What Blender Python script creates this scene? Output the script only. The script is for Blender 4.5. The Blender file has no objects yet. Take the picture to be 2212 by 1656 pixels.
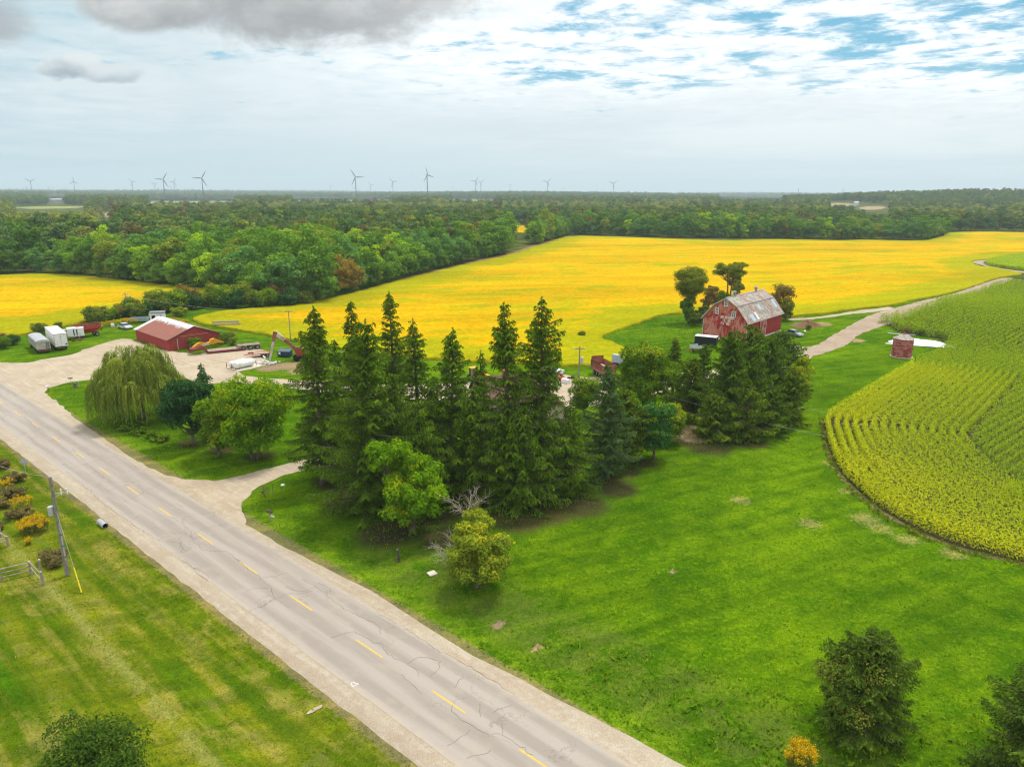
import bpy, bmesh, math, random
import numpy as np
from mathutils import Vector, Matrix

# ------------------------------------------------------------------ scene basics
scene = bpy.context.scene
COL = scene.collection
rnd = random.Random(7)

HAZE = 0.000125
# ------------------------------------------------------------------ camera
W, H, F, CH = 2212.0, 1656.0, 1534.0, 34.0
PITCH = math.atan((H / 2 - 412) / F)
ROLL = math.radians(0.25)
_fw = np.array([0, math.cos(PITCH), -math.sin(PITCH)])
_r = np.array([1.0, 0, 0]); _u = np.array([0, math.sin(PITCH), math.cos(PITCH)])
_rc = _r * math.cos(ROLL) + _u * math.sin(ROLL)
_uc = _u * math.cos(ROLL) - _r * math.sin(ROLL)
cam_data = bpy.data.cameras.new("camera")
cam = bpy.data.objects.new("camera", cam_data); COL.objects.link(cam)
cam_data.sensor_width = 36.0
cam_data.lens = 36.0 * F / W
cam_data.clip_start = 0.5
cam_data.clip_end = 60000
m = Matrix.Identity(4)
for i in range(3):
    m[i][0] = _rc[i]; m[i][1] = _uc[i]; m[i][2] = -_fw[i]
m[2][3] = CH
cam.matrix_world = m
scene.camera = cam

# ------------------------------------------------------------------ colour management, light
scene.view_settings.view_transform = 'Standard'
scene.view_settings.look = 'None'
scene.view_settings.exposure = 0.10
scene.view_settings.gamma = 1.0
try:
    scene.cycles.max_bounces = 6
    scene.cycles.diffuse_bounces = 3
    scene.cycles.transparent_max_bounces = 8
    scene.cycles.volume_bounces = 0
    scene.cycles.use_denoising = True
    scene.cycles.filter_width = 1.2
except Exception:
    pass
SUN_EL, SUN_AZ = 66.0, 35.0      # azimuth clockwise from +Y (view direction) towards +X
sun_data = bpy.data.lights.new("sun", 'SUN')
sun_data.energy = 2.9
sun_data.angle = math.radians(10.0)
sun_data.color = (1.0, 0.95, 0.86)
sun = bpy.data.objects.new("sun", sun_data); COL.objects.link(sun)
_a, _e = math.radians(SUN_AZ), math.radians(SUN_EL)
_sd = Vector((math.sin(_a) * math.cos(_e), math.cos(_a) * math.cos(_e), math.sin(_e)))
sun.rotation_euler = _sd.to_track_quat('Z', 'Y').to_euler()


# ------------------------------------------------------------------ node maths helper
class X:
    """Small expression helper for shader maths."""
    nt = None
    def __init__(self, s): self.s = s
    @staticmethod
    def put(sock, v):
        if isinstance(v, X): X.nt.links.new(v.s, sock)
        elif isinstance(v, (tuple, list)):
            sock.default_value = tuple(v) + ((1.0,) if len(sock.default_value) == 4 and len(v) == 3 else ())
        else: sock.default_value = v
    @staticmethod
    def op(o, a, b=None, c=None, clamp=False):
        n = X.nt.nodes.new('ShaderNodeMath'); n.operation = o; n.use_clamp = clamp
        for i, v in enumerate((a, b, c)):
            if v is not None: X.put(n.inputs[i], v)
        return X(n.outputs[0])
    def __add__(s, o): return X.op('ADD', s, o)
    __radd__ = __add__
    def __sub__(s, o): return X.op('SUBTRACT', s, o)
    def __rsub__(s, o): return X.op('SUBTRACT', o, s)
    def __mul__(s, o): return X.op('MULTIPLY', s, o)
    __rmul__ = __mul__
    def __truediv__(s, o): return X.op('DIVIDE', s, o)
    def pw(s, o): return X.op('POWER', s, o)
    def mx(s, o): return X.op('MAXIMUM', s, o)
    def mn(s, o): return X.op('MINIMUM', s, o)
    def ab(s): return X.op('ABSOLUTE', s)
def ss(v, lo, hi, a=0.0, b=1.0):
    n = X.nt.nodes.new('ShaderNodeMapRange'); n.interpolation_type = 'SMOOTHSTEP'
    X.put(n.inputs['Value'], v)
    for k, q in zip(('From Min', 'From Max', 'To Min', 'To Max'), (lo, hi, a, b)):
        X.put(n.inputs[k], q)
    return X(n.outputs[0])
def noise(vec=None, scale=1.0, detail=3.0, rough=0.55, dist=0.0):
    n = X.nt.nodes.new('ShaderNodeTexNoise')
    if vec is not None: X.nt.links.new(vec.s, n.inputs['Vector'])
    n.inputs['Scale'].default_value = scale; n.inputs['Detail'].default_value = detail
    n.inputs['Roughness'].default_value = rough; n.inputs['Distortion'].default_value = dist
    return X(n.outputs[0])
def comb(x, y, z):
    n = X.nt.nodes.new('ShaderNodeCombineXYZ')
    for i, v in enumerate((x, y, z)): X.put(n.inputs[i], v)
    return X(n.outputs[0])
def sep(v):
    n = X.nt.nodes.new('ShaderNodeSeparateXYZ'); X.nt.links.new(v.s, n.inputs[0])
    return [X(o) for o in n.outputs]
def mixc(f, a, b, mode='MIX'):
    n = X.nt.nodes.new('ShaderNodeMix'); n.data_type = 'RGBA'; n.blend_type = mode
    X.put(n.inputs[0], f); X.put(n.inputs[6], a); X.put(n.inputs[7], b)
    return X(n.outputs[2])
def pos():
    n = X.nt.nodes.new('ShaderNodeNewGeometry'); return X(n.outputs['Position'])
def objco():
    n = X.nt.nodes.new('ShaderNodeTexCoord'); return X(n.outputs['Object'])
def attr(name):
    n = X.nt.nodes.new('ShaderNodeAttribute'); n.attribute_name = name; return X(n.outputs['Fac'])

# ------------------------------------------------------------------ world
def pdir(x, y):
    d = _fw + (x - W / 2) / F * _rc + (H / 2 - y) / F * _uc
    return d[0] / d[1], d[2] / d[1]
world = bpy.data.worlds.new("World"); scene.world = world
world.use_nodes = True
nt = world.node_tree; nt.nodes.clear(); X.nt = nt
out = nt.nodes.new('ShaderNodeOutputWorld'); bg = nt.nodes.new('ShaderNodeBackground')
nt.links.new(bg.outputs[0], out.inputs[0]); bg.inputs[1].default_value = 0.1
sky = nt.nodes.new('ShaderNodeTexSky'); sky.sky_type = 'NISHITA'; sky.sun_disc = False
sky.sun_elevation = math.radians(SUN_EL); sky.sun_rotation = math.radians(SUN_AZ)
sky.air_density = 1.0; sky.dust_density = 1.0; sky.ozone_density = 1.5
gen = X(nt.nodes.new('ShaderNodeTexCoord').outputs['Generated'])
dx, dy, dz = sep(gen)
yy = dy.mx(0.15)
az, el = dx / yy, dz / yy                       # bearing and elevation slopes of the view direction
hz = dz.mx(0.0) + 0.05
cp = comb(dx / hz + 3.7, dy / hz + 1.9, 0.0)                # position on the cloud layer
cp_st = comb(dx / hz * 0.9 + 7.3, dy / hz * 1.0 + 2.1, 0.0)
n_big = noise(cp, 0.35, 5, 0.6, 0.3)
n_alto = noise(cp_st, 1.3, 8, 0.66, 0.5)
n_fine = noise(cp, 4.2, 6, 0.62, 0.2)
wy = comb(az * 1.0, el * 1.6, 0.0)
n_sc = noise(wy, 9.0, 7, 0.62, 0.25)
n_sc2 = noise(wy, 3.0, 3, 0.5, 0.2)
def L3(r, g_, b_):                              # sRGB 0-255 to linear
    return tuple(((c / 255 + 0.055) / 1.055) ** 2.4 if c > 10 else c / 3294.6 for c in (r, g_, b_))
def K(c, k=10.0): return tuple(v * k for v in c)
blue = mixc(ss(el, 0.0, 0.45), K(L3(140, 204, 226)), K(L3(74, 166, 212)))
clear = mixc(0.08, blue, X(sky.outputs[0]))
veil_c = mixc(ss(az, -0.75, 0.35), K(L3(188, 213, 222)), K(L3(238, 245, 247)))
veil_c = mixc(ss(n_big, 0.35, 0.7), veil_c, K(L3(214, 227, 232)))
white_c = mixc(ss(n_fine, 0.3, 0.75), K(L3(232, 241, 246), 11.0), K((1, 1, 1), 12.5))
# alto cloud cover: broken to the upper right, closed lower down
right = ss(az, -0.35, 0.15)
thr = 0.486 - ss(el, 0.03, 0.17, 0.20, 0.0) - (1.0 - right) * 0.06
cov = ss(n_alto * 0.72 + n_fine * 0.42 - 0.07, thr - 0.085, thr + 0.05)
lit = ss(el, 0.05, 0.17) * ss(az + n_sc2 * 0.3, -0.30, 0.15)
cloud_c = mixc(lit, veil_c, white_c)
c1 = mixc(cov, clear, cloud_c)
veil = ss(el + (n_big - 0.5) * 0.06, 0.04, 0.17, 1.0, 0.0) * 0.93
veil = veil.mx((1.0 - ss(az + n_sc2 * 0.2, -0.62, -0.12)) * ss(n_sc, 0.30, 0.50) * 0.8)
c1 = mixc(veil, c1, veil_c)
wisp = ss(n_sc2 * 0.5 + n_alto * 0.6, 0.50, 0.66) * ss(el, 0.03, 0.12) * 0.55
c1 = mixc(wisp, c1, K(L3(232, 240, 243)))
# horizon haze
hcol = mixc(ss(az, -0.7, 0.7), K(L3(190, 214, 221)), K(L3(218, 234, 238)))
c1 = mixc(ss(el, -0.01, 0.10, 0.85, 0.0), c1, hcol)
# solid clouds at given bearings (ellipses with broken edges)
def ell(cx, cy, rx, ry, soft=0.55, amp=1.5, sc=None):
    a0, e0 = pdir(cx, cy); a1, _ = pdir(cx + rx, cy); _, e1 = pdir(cx, cy - ry)
    qa = (az - a0) * (1.0 / abs(a1 - a0)); qe = (el - e0) * (1.0 / abs(e1 - e0))
    return ss(1.0 - qa * qa - qe * qe + ((sc or n_sc) - 0.5) * amp, 0.0, soft), qe, qa
m1, q1, _q = ell(640, -50, 400, 185, 0.6, 1.9)
m2, q2, _q = ell(340, 5, 200, 78, 0.6, 1.9)
m3, q3, _q = ell(850, -30, 300, 92, 0.9, 2.6)
m3b, q3b, _q = ell(-40, 40, 140, 80, 0.9, 2.4)
big = m1.mx(m2).mx(m3 * 0.85).mx(m3b * 0.8)
gcol = mixc(ss(q1 + (n_sc - 0.5) * 2.5, -1.1, 0.9), K(L3(152, 155, 157)), K(L3(228, 229, 228)))
c1 = mixc(big * 0.95, c1, gcol)
n_puff = noise(wy, 16.0, 6, 0.6, 0.1)
m4, q4, _q = ell(145, 142, 76, 36, 0.6, 2.6, n_puff)
m5, q5, _q = ell(245, 160, 90, 26, 0.7, 2.6, n_puff)
pc = mixc(ss(q4 + (n_puff - 0.5) * 2.2, -0.9, 0.5), K(L3(150, 166, 176)), K(L3(226, 232, 234)))
c1 = mixc(m4 * 0.9, c1, pc)
pc5 = mixc(ss(q5 + (n_puff - 0.5) * 2.2, -0.9, 0.5), K(L3(160, 176, 184)), K(L3(218, 226, 229)))
c1 = mixc(m5 * 0.8, c1, pc5)
c1 = mixc(ss(dz, -0.12, -0.03, 1.0, 0.0), c1, K((0.10, 0.13, 0.05)))
# behind the camera the layer is an even bright cloud cover
back = mixc(ss(n_big, 0.35, 0.65), K(L3(214, 222, 228)), K(L3(250, 252, 255)))
c1 = mixc(ss(dy, 0.05, 0.25, 1.0, 0.0) * ss(dz, -0.02, 0.05), c1, back)
boost = 1.0 + ss(dz, 0.30, 0.65) * 0.45 + ss(dy, 0.1, -0.4, 0.0, 1.0) * ss(dz, 0.0, 0.2) * 0.2     # overcast is brightest overhead
vm = nt.nodes.new('ShaderNodeVectorMath'); vm.operation = 'SCALE'; nt.links.new(c1.s, vm.inputs[0]); nt.links.new(boost.s, vm.inputs['Scale'])
nt.links.new(vm.outputs[0], bg.inputs[0])

# ------------------------------------------------------------------ ground shape and picture-to-ground mapping
def sstep(a, b, v):
    t = np.clip((v - a) / (b - a), 0, 1); return t * t * (3 - 2 * t)
RC = np.array([-37.498, 70.835]); RT = np.array([-0.7495, 0.66201]); RN = np.array([0.66201, 0.7495])
def road_uv(x, y):
    return (x - RC[0]) * RT[0] + (y - RC[1]) * RT[1], (x - RC[0]) * RN[0] + (y - RC[1]) * RN[1]
def HF(x, y):
    x = np.asarray(x, float); y = np.asarray(y, float)
    d = np.hypot(x, y)
    f = sstep(175, 420, d)
    z = f * (0.9 * np.sin(x / 88 + 0.6) * np.cos(y / 97 + 0.4) + 0.8 * np.sin((x * 0.8 + y) / 74 + 2.0) + 0.45 * np.sin((x - y * 0.6) / 47))
    z = z + 3.0 * np.exp(-(((x - 128) / 32) ** 2 + ((y - 196) / 34) ** 2))
    z = z - 1.4 * np.exp(-(((x - 118) / 26) ** 2 + ((y - 150) / 14) ** 2)) * sstep(60, 90, x)
    g1 = sstep(900, 2500, d)
    z = z + g1 * (5 * np.sin(x / 420 + 1.3) + 4 * np.sin(y / 510 + x / 800))
    z = z + 30 * np.exp(-(((x - 1150) / 420) ** 2 + ((y - 1750) / 500) ** 2))
    z = z + 12 * np.exp(-(((x - 2600) / 900) ** 2 + ((y - 3600) / 900) ** 2))
    u, v = road_uv(x, y)
    near = 1 - sstep(120, 160, d)
    z = z - near * 0.45 * np.exp(-((v - 8.3) / 1.6) ** 2) * (1 - sstep(-24, -10, u))
    z = z - near * 0.4 * np.exp(-((v + 9.5) / 2.0) ** 2) * (1 - sstep(-5, 5, u))
    return z
def ray(x, y): return _fw + (x - W / 2) / F * _rc + (H / 2 - y) / F * _uc
def gz(x, y, z=0.0):
    d = ray(x, y); q = 0.0
    for _ in range(14):
        t = (CH - z - q) / max(1e-4, -d[2]); q = 0.5 * q + 0.5 * float(HF(d[0] * t, d[1] * t))
    return np.array([d[0] * t, d[1] * t])
def g(x, y): return gz(x, y, 0.0)
def G3(x, y, z=0.0):
    p = gz(x, y, z); return (p[0], p[1], z + float(HF(p[0], p[1])))
def proj(x, y, z):
    x = np.asarray(x, float); v = np.stack([x, np.asarray(y, float), np.asarray(z, float) - CH], -1)
    k = v @ _fw
    return W / 2 + F * (v @ _rc) / k, H / 2 - F * (v @ _uc) / k
def z_at(x, y, p):
    d = ray(x, y); return CH + math.hypot(p[0], p[1]) / math.hypot(d[0], d[1]) * d[2] - float(HF(p[0], p[1]))
def pip(px, py, poly):
    px = np.asarray(px); py = np.asarray(py); inside = np.zeros(px.shape, bool)
    n = len(poly); j = n - 1
    for i in range(n):
        xi, yi = poly[i]; xj, yj = poly[j]
        c = ((yi > py) != (yj > py)) & (px < (xj - xi) * (py - yi) / (yj - yi + 1e-12) + xi)
        inside ^= c; j = i
    return inside

# ------------------------------------------------------------------ object helpers
def tag(o, label=None, cat=None, group=None, kind=None):
    if label: o['label'] = label
    if cat: o['category'] = cat
    if group: o['group'] = group
    if kind: o['kind'] = kind
    return o
def thing(name, label, cat, loc=(0, 0, 0), rz=0.0, group=None):
    o = bpy.data.objects.new(name, None); COL.objects.link(o)
    o.empty_display_size = 0.3
    o.location = loc; o.rotation_euler = (0, 0, rz)
    return tag(o, label, cat, group)
def link(name, me, parent=None, loc=(0, 0, 0), rz=0.0):
    o = bpy.data.objects.new(name, me); COL.objects.link(o)
    if parent is not None: o.parent = parent
    o.location = loc; o.rotation_euler = (0, 0, rz)
    return o
def copy_tree(o, parent=None):
    c = o.copy(); COL.objects.link(c)
    if parent is not None: c.parent = parent
    for ch in [q for q in o.children]: copy_tree(ch, c)
    return c

class MB:
    """Collects simple solids, linked as ONE mesh object."""
    def __init__(s): s.v = []; s.f = []; s.mi = []; s.m = 0
    def add(s, vs, fs):
        b = len(s.v); s.v += [tuple(p) for p in vs]
        s.f += [tuple(b + i for i in f) for f in fs]; s.mi += [s.m] * len(fs); return s
    def box(s, c, d, rz=0.0, ry=0.0, rx=0.0):
        M = Matrix.Rotation(rz, 3, 'Z') @ Matrix.Rotation(ry, 3, 'Y') @ Matrix.Rotation(rx, 3, 'X')
        vs = [Vector(c) + M @ Vector((sx * d[0] / 2, sy * d[1] / 2, sz * d[2] / 2)) for sx in (-1, 1) for sy in (-1, 1) for sz in (-1, 1)]
        return s.add(vs, [(0, 1, 3, 2), (4, 6, 7, 5), (0, 4, 5, 1), (2, 3, 7, 6), (0, 2, 6, 4), (1, 5, 7, 3)])
    def tube(s, p0, p1, r0, r1=None, n=8, cap=True):
        r1 = r0 if r1 is None else r1
        p0, p1 = Vector(p0), Vector(p1); d = (p1 - p0)
        if d.length < 1e-6: return s
        q = d.to_track_quat('Z', 'Y').to_matrix()
        vs = []
        for p, r in ((p0, r0), (p1, r1)):
            for i in range(n):
                a = 2 * math.pi * i / n; vs.append(p + q @ Vector((r * math.cos(a), r * math.sin(a), 0)))
        fs = [(i, (i + 1) % n, n + (i + 1) % n, n + i) for i in range(n)]
        if cap: fs += [tuple(range(n - 1, -1, -1)), tuple(range(n, 2 * n))]
        return s.add(vs, fs)
    def path(s, pts, rs, n=6):
        for i in range(len(pts) - 1): s.tube(pts[i], pts[i + 1], rs[i], rs[i + 1], n, cap=(i == len(pts) - 2 or i == 0))
        return s
    def lathe(s, prof, n=24, c=(0, 0, 0), axis='Z'):
        vs = []; k = len(prof)
        for i in range(n):
            a = 2 * math.pi * i / n
            for r, z in prof:
                p = (r * math.cos(a), r * math.sin(a), z) if axis == 'Z' else (z, r * math.cos(a), r * math.sin(a))
                vs.append((c[0] + p[0], c[1] + p[1], c[2] + p[2]))
        fs = []
        for i in range(n):
            j = (i + 1) % n
            for q in range(k - 1): fs.append((i * k + q, j * k + q, j * k + q + 1, i * k + q + 1))
        return s.add(vs, fs)
    def prism(s, poly, y0, y1, plane='XZ'):
        """extrude a 2D outline; plane XZ extrudes along Y, XY along Z, YZ along X"""
        f = {'XZ': lambda a, b, t: (a, t, b), 'XY': lambda a, b, t: (a, b, t), 'YZ': lambda a, b, t: (t, a, b)}[plane]
        n = len(poly); vs = [f(a, b, y0) for a, b in poly] + [f(a, b, y1) for a, b in poly]
        fs = [tuple(range(n)), tuple(range(2 * n - 1, n - 1, -1))] + [(i, n + i, n + (i + 1) % n, (i + 1) % n) for i in range(n)]
        return s.add(vs, fs)
    def build(s, name, mats, parent=None, loc=(0, 0, 0), rz=0.0, smooth=False, bevel=0.0):
        me = bpy.data.meshes.new(name); me.from_pydata(s.v, [], s.f)
        mats = mats if isinstance(mats, (list, tuple)) else [mats]
        for mt in mats: me.materials.append(mt)
        if len(mats) > 1: me.polygons.foreach_set('material_index', s.mi)
        bm = bmesh.new(); bm.from_mesh(me)
        bmesh.ops.recalc_face_normals(bm, faces=bm.faces)
        if bevel > 0: bmesh.ops.bevel(bm, geom=[e for e in bm.edges if len(e.link_faces) == 2 and e.calc_face_angle(0) > 0.5], offset=bevel, segments=2, affect='EDGES', clamp_overlap=True)
        bm.to_mesh(me); bm.free()
        if smooth: me.polygons.foreach_set('use_smooth', [True] * len(me.polygons))
        me.update()
        return link(name, me, parent, loc, rz)

# ------------------------------------------------------------------ materials
MATS = {}
def newmat(name):
    mt = bpy.data.materials.new(name); mt.use_nodes = True
    t = mt.node_tree; t.nodes.clear(); X.nt = t
    o = t.nodes.new('ShaderNodeOutputMaterial'); MATS[name] = mt
    return mt, t, o
def finish(t, o, col, rough=0.8, metal=0.0, spec=0.3, bump=None, bstr=0.4, bdist=0.05):
    p = t.nodes.new('ShaderNodeBsdfPrincipled')
    X.put(p.inputs['Base Color'], col); X.put(p.inputs['Roughness'], rough)
    p.inputs['Metallic'].default_value = metal
    p.inputs['Specular IOR Level'].default_value = spec
    if bump is not None:
        b = t.nodes.new('ShaderNodeBump'); b.inputs['Strength'].default_value = bstr; b.inputs['Distance'].default_value = bdist
        t.links.new(bump.s, b.inputs['Height']); t.links.new(b.outputs[0], p.inputs['Normal'])
    t.links.new(p.outputs[0], o.inputs[0])
    return p
def paint(name, a, b=None, scale=1.5, rough=0.6, metal=0.0, lo=0.4, hi=0.6, rust=None, rlo=0.55, rhi=0.65, rscale=2.0, spec=0.3, bstr=0.2, fine=20):
    """general worn surface: base a, patches b, optional rust/dirt on top"""
    mt, t, o = newmat(name); c = objco()
    b = b or tuple(v * 0.75 for v in a)
    col = mixc(ss(noise(c, scale, 5, 0.65), lo, hi), a, b)
    if rust: col = mixc(ss(noise(c, rscale, 6, 0.7, 0.4), rlo, rhi), col, rust)
    fn = noise(c, fine, 3, 0.6)
    col = mixc(ss(fn, 0.3, 0.7) * 0.25, col, (0, 0, 0), 'MIX') if False else mixc(0.35, col, mixc(ss(fn, 0.35, 0.65), (0.75, 0.75, 0.75), (1.15, 1.15, 1.15)), 'MULTIPLY')
    finish(t, o, col, rough, metal, spec, fn, bstr, 0.02)
    return mt
def foliage(name, cols, transl=0.25, scale=0.35, var=0.5, obj_random=False):
    """cols: three leaf colours picked by the per-leaf tint value"""
    mt, t, o = newmat(name)
    v = attr('tint')
    if obj_random:
        oi = X(t.nodes.new('ShaderNodeObjectInfo').outputs['Random'])
        r = t.nodes.new('ShaderNodeValToRGB'); X.nt.links.new(oi.s, r.inputs[0])
        cr = r.color_ramp; cr.interpolation = 'CONSTANT'
        while len(cr.elements) > 1: cr.elements.remove(cr.elements[0])
        for i, cc in enumerate(obj_random):
            e = cr.elements[0] if i == 0 else cr.elements.new(i / len(obj_random))
            e.position = i / len(obj_random); e.color = (*cc, 1)
        base = X(r.outputs[0])
        col = mixc(v, mixc(1.0, base, (0.72, 0.74, 0.8), 'MULTIPLY'), mixc(1.0, base, (1.5, 1.4, 1.2), 'MULTIPLY'))
    else:
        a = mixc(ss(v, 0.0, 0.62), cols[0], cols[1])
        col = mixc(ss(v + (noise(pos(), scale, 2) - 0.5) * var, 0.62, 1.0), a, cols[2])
    d = t.nodes.new('ShaderNodeBsdfDiffuse'); tr = t.nodes.new('ShaderNodeBsdfTranslucent')
    X.put(d.inputs[0], col); X.put(tr.inputs[0], mixc(1.0, col, (1.1, 1.15, 0.7), 'MULTIPLY'))
    mx = t.nodes.new('ShaderNodeMixShader'); mx.inputs[0].default_value = transl
    t.links.new(d.outputs[0], mx.inputs[1]); t.links.new(tr.outputs[0], mx.inputs[2]); t.links.new(mx.outputs[0], o.inputs[0])
    return mt

# ------------------------------------------------------------------ big meshes from arrays
def np_mesh(name, verts, faces4, mats, fattr=None, pattr=None, midx=None, smooth=False):
    me = bpy.data.meshes.new(name)
    n, f = len(verts), len(faces4)
    me.vertices.add(n); me.vertices.foreach_set('co', np.asarray(verts, np.float32).ravel())
    me.loops.add(f * 4); me.loops.foreach_set('vertex_index', np.asarray(faces4, np.int32).ravel())
    me.polygons.add(f); me.polygons.foreach_set('loop_start', np.arange(0, f * 4, 4, dtype=np.int32))
    try: me.polygons.foreach_set('loop_total', np.full(f, 4, np.int32))
    except Exception: pass
    for mt in (mats if isinstance(mats, (list, tuple)) else [mats]): me.materials.append(mt)
    if midx is not None: me.polygons.foreach_set('material_index', np.asarray(midx, np.int32))
    if smooth: me.polygons.foreach_set('use_smooth', np.ones(f, bool))
    for k, v in (fattr or {}).items():
        a = me.attributes.new(k, 'FLOAT', 'FACE'); a.data.foreach_set('value', np.asarray(v, np.float32))
    for k, v in (pattr or {}).items():
        a = me.attributes.new(k, 'FLOAT', 'POINT'); a.data.foreach_set('value', np.asarray(v, np.float32))
    me.update(calc_edges=True); me.validate()
    return me
def leaves(name, C, U, V, tint, mat):
    """diamond leaves: centre C, half axes U (long) and V (wide)"""
    n = len(C)
    v = np.empty((n, 4, 3), np.float32)
    v[:, 0] = C - U; v[:, 1] = C + V; v[:, 2] = C + U; v[:, 3] = C - V
    return np_mesh(name, v.reshape(-1, 3), np.arange(n * 4).reshape(-1, 4), mat, fattr={'tint': tint})
def unit(a): return a / (np.linalg.norm(a, axis=-1, keepdims=True) + 1e-9)
def rdir(R, n):
    v = R.normal(size=(n, 3)); return unit(v)

# ================================================================== GROUND
def gpoly(pts): return [tuple(g(x, y)) for x, y in pts]
def densify(poly, step, closed=True):
    out_ = []; n = len(poly)
    for i in range(n if closed else n - 1):
        a = np.array(poly[i]); b = np.array(poly[(i + 1) % n]); k = max(1, int(np.linalg.norm(b - a) / step))
        for j in range(k): out_.append(tuple(a + (b - a) * j / k))
    if not closed: out_.append(tuple(poly[-1]))
    return out_
def wob(p, amp, sc):
    x, y = p
    return (x + amp * (math.sin(x * 1.7 / sc + y * 2.3 / sc) * .5 + math.sin(x * 4.1 / sc - y * 3.7 / sc + 1.3) * .35 + math.sin(x * 9.3 / sc + y * 8.1 / sc) * .25),
            y + amp * (math.sin(x * 2.1 / sc - y * 1.9 / sc + 2) * .5 + math.sin(x * 5.3 / sc + y * 3.1 / sc) * .35 + math.sin(x * 7.7 / sc - y * 9.9 / sc) * .25))
def smooth_poly(poly, it=1):
    for _ in range(it):
        q = []; n = len(poly)
        for i in range(n):
            a = np.array(poly[i]); b = np.array(poly[(i + 1) % n]); q += [tuple(a * .75 + b * .25), tuple(a * .25 + b * .75)]
        poly = q
    return poly
def sheet(name, poly, mat, off, cell=6.0, amp=0.25, sc=2.0, step=1.0, skirt=0.0, extra=None, kind='structure', zj=0.0, smooth=1):
    poly = smooth_poly(list(poly), smooth) if smooth else list(poly)
    poly = [wob(p, amp, sc) for p in densify(poly, step)]
    bm = bmesh.new(); vs = [bm.verts.new((x, y, 0)) for x, y in poly]
    f = bm.faces.new(vs); f.normal_update()
    if f.normal.z < 0: f.normal_flip()
    bmesh.ops.triangulate(bm, faces=bm.faces[:], ngon_method='EAR_CLIP')
    xs = [p[0] for p in poly]; ys = [p[1] for p in poly]
    for ax, lo, hi in ((0, min(xs), max(xs)), (1, min(ys), max(ys))):
        k = int((hi - lo) / cell)
        for i in range(1, k):
            co = [0, 0, 0]; no = [0, 0, 0]; co[ax] = lo + (hi - lo) * i / k; no[ax] = 1
            bmesh.ops.bisect_plane(bm, geom=bm.verts[:] + bm.edges[:] + bm.faces[:], plane_co=co, plane_no=no, dist=1e-5)
    co = np.array([v.co[:] for v in bm.verts]); z = HF(co[:, 0], co[:, 1]) + off
    if zj: z = z + zj * np.sin(co[:, 0] * 1.3 + co[:, 1] * .7) * np.sin(co[:, 1] * 1.1 - co[:, 0] * .4)
    for v, zz in zip(bm.verts, z): v.co.z = zz
    if skirt:
        be = [e for e in bm.edges if e.is_boundary]
        r = bmesh.ops.extrude_edge_only(bm, edges=be)
        for v in [q for q in r['geom'] if isinstance(q, bmesh.types.BMVert)]: v.co.z -= skirt
    me = bpy.data.meshes.new(name); bm.to_mesh(me); bm.free(); me.materials.append(mat)
    for p in me.polygons: p.use_smooth = True
    return tag(link(name, me), kind=kind)

# ---- picture outlines of the places (picked on the photograph, mapped to real ground positions)
P_FIELD_L = [(-420, 640), (-200, 612), (0, 596), (85, 593), (170, 595), (260, 606), (380, 619), (460, 627), (500, 634), (440, 643), (340, 655), (270, 668), (235, 682), (192, 698), (100, 712), (55, 725), (0, 727), (-200, 745), (-600, 790)]
P_FIELD_M = [(1228, 510), (1340, 513), (1450, 517), (1570, 521), (1640, 518), (1720, 518), (1820, 521), (1870, 518), (1990, 522), (2034, 513), (2045, 503), (2120, 501), (2212, 503), (2700, 512),
             (2700, 548), (2212, 549), (2184, 553), (2140, 561), (2101, 564), (2099, 571), (2123, 579), (2135, 577), (2160, 583), (2212, 593), (2200, 596), (2160, 601), (2123, 611), (2074, 629), (1989, 646), (1947, 658), (1891, 665), (1842, 670), (1768, 680), (1697, 687), (1600, 690),
             (1510, 684), (1468, 678), (1433, 681), (1402, 690), (1346, 712), (1290, 730), (1327, 744), (1351, 756), (1400, 768), (1430, 778), (1344, 787), (1281, 792), (1214, 792), (1120, 788), (1000, 783), (860, 772), (740, 757), (600, 731), (560, 722), (500, 713), (450, 705), (410, 694),
             (430, 684), (470, 676), (560, 668), (640, 661), (740, 641), (800, 626), (870, 604), (930, 591), (1000, 573), (1060, 561), (1120, 547), (1190, 523)]
P_CORN = [(1890, 697), (1945, 672), (2013, 650), (2086, 631), (2148, 609), (2212, 597), (2700, 520), (3400, 700), (3400, 1500), (2600, 1330), (2212, 1212), (2117, 1194), (2032, 1168), (1959, 1134), (1898, 1097), (1845, 1053), (1806, 1009), (1789, 963), (1778, 909), (1784, 889), (1805, 870),
          (1817, 864), (1866, 835), (1915, 806), (1971, 775), (2033, 748), (2052, 739), (2023, 731), (1976, 724), (1940, 717), (1922, 704)]
P_CORN2 = [(2128, 571), (2141, 563), (2184, 555), (2212, 551), (2700, 552), (2700, 610), (2212, 586), (2160, 578), (2136, 575)]
P_GRAV_A = [(-250, 778), (0, 783), (67, 784), (87, 777), (117, 772), (150, 767), (167, 762), (183, 754), (217, 744), (238, 737), (275, 729), (330, 752), (400, 763), (430, 765), (472, 757), (520, 754), (556, 752), (580, 760), (560, 772), (585, 778), (572, 791), (530, 800), (514, 804), (534, 814), (606, 819), (700, 826), (860, 832), (1000, 828), (1060, 815), (1130, 806), (1215, 806), (1240, 816), (1330, 812), (1400, 816), (1470, 803), (1480, 800),
            (1540, 800), (1640, 790), (1715, 768), (1750, 757), (1762, 770), (1700, 795), (1560, 815), (1450, 840), (1350, 870), (1240, 880), (1100, 885), (900, 872), (700, 848), (610, 836), (500, 826), (430, 830), (330, 826), (260, 818), (200, 820), (163, 823), (125, 832), (98, 841), (108, 858), (156, 897), (160, 930), (-600, 700), (-500, 640)]
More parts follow.
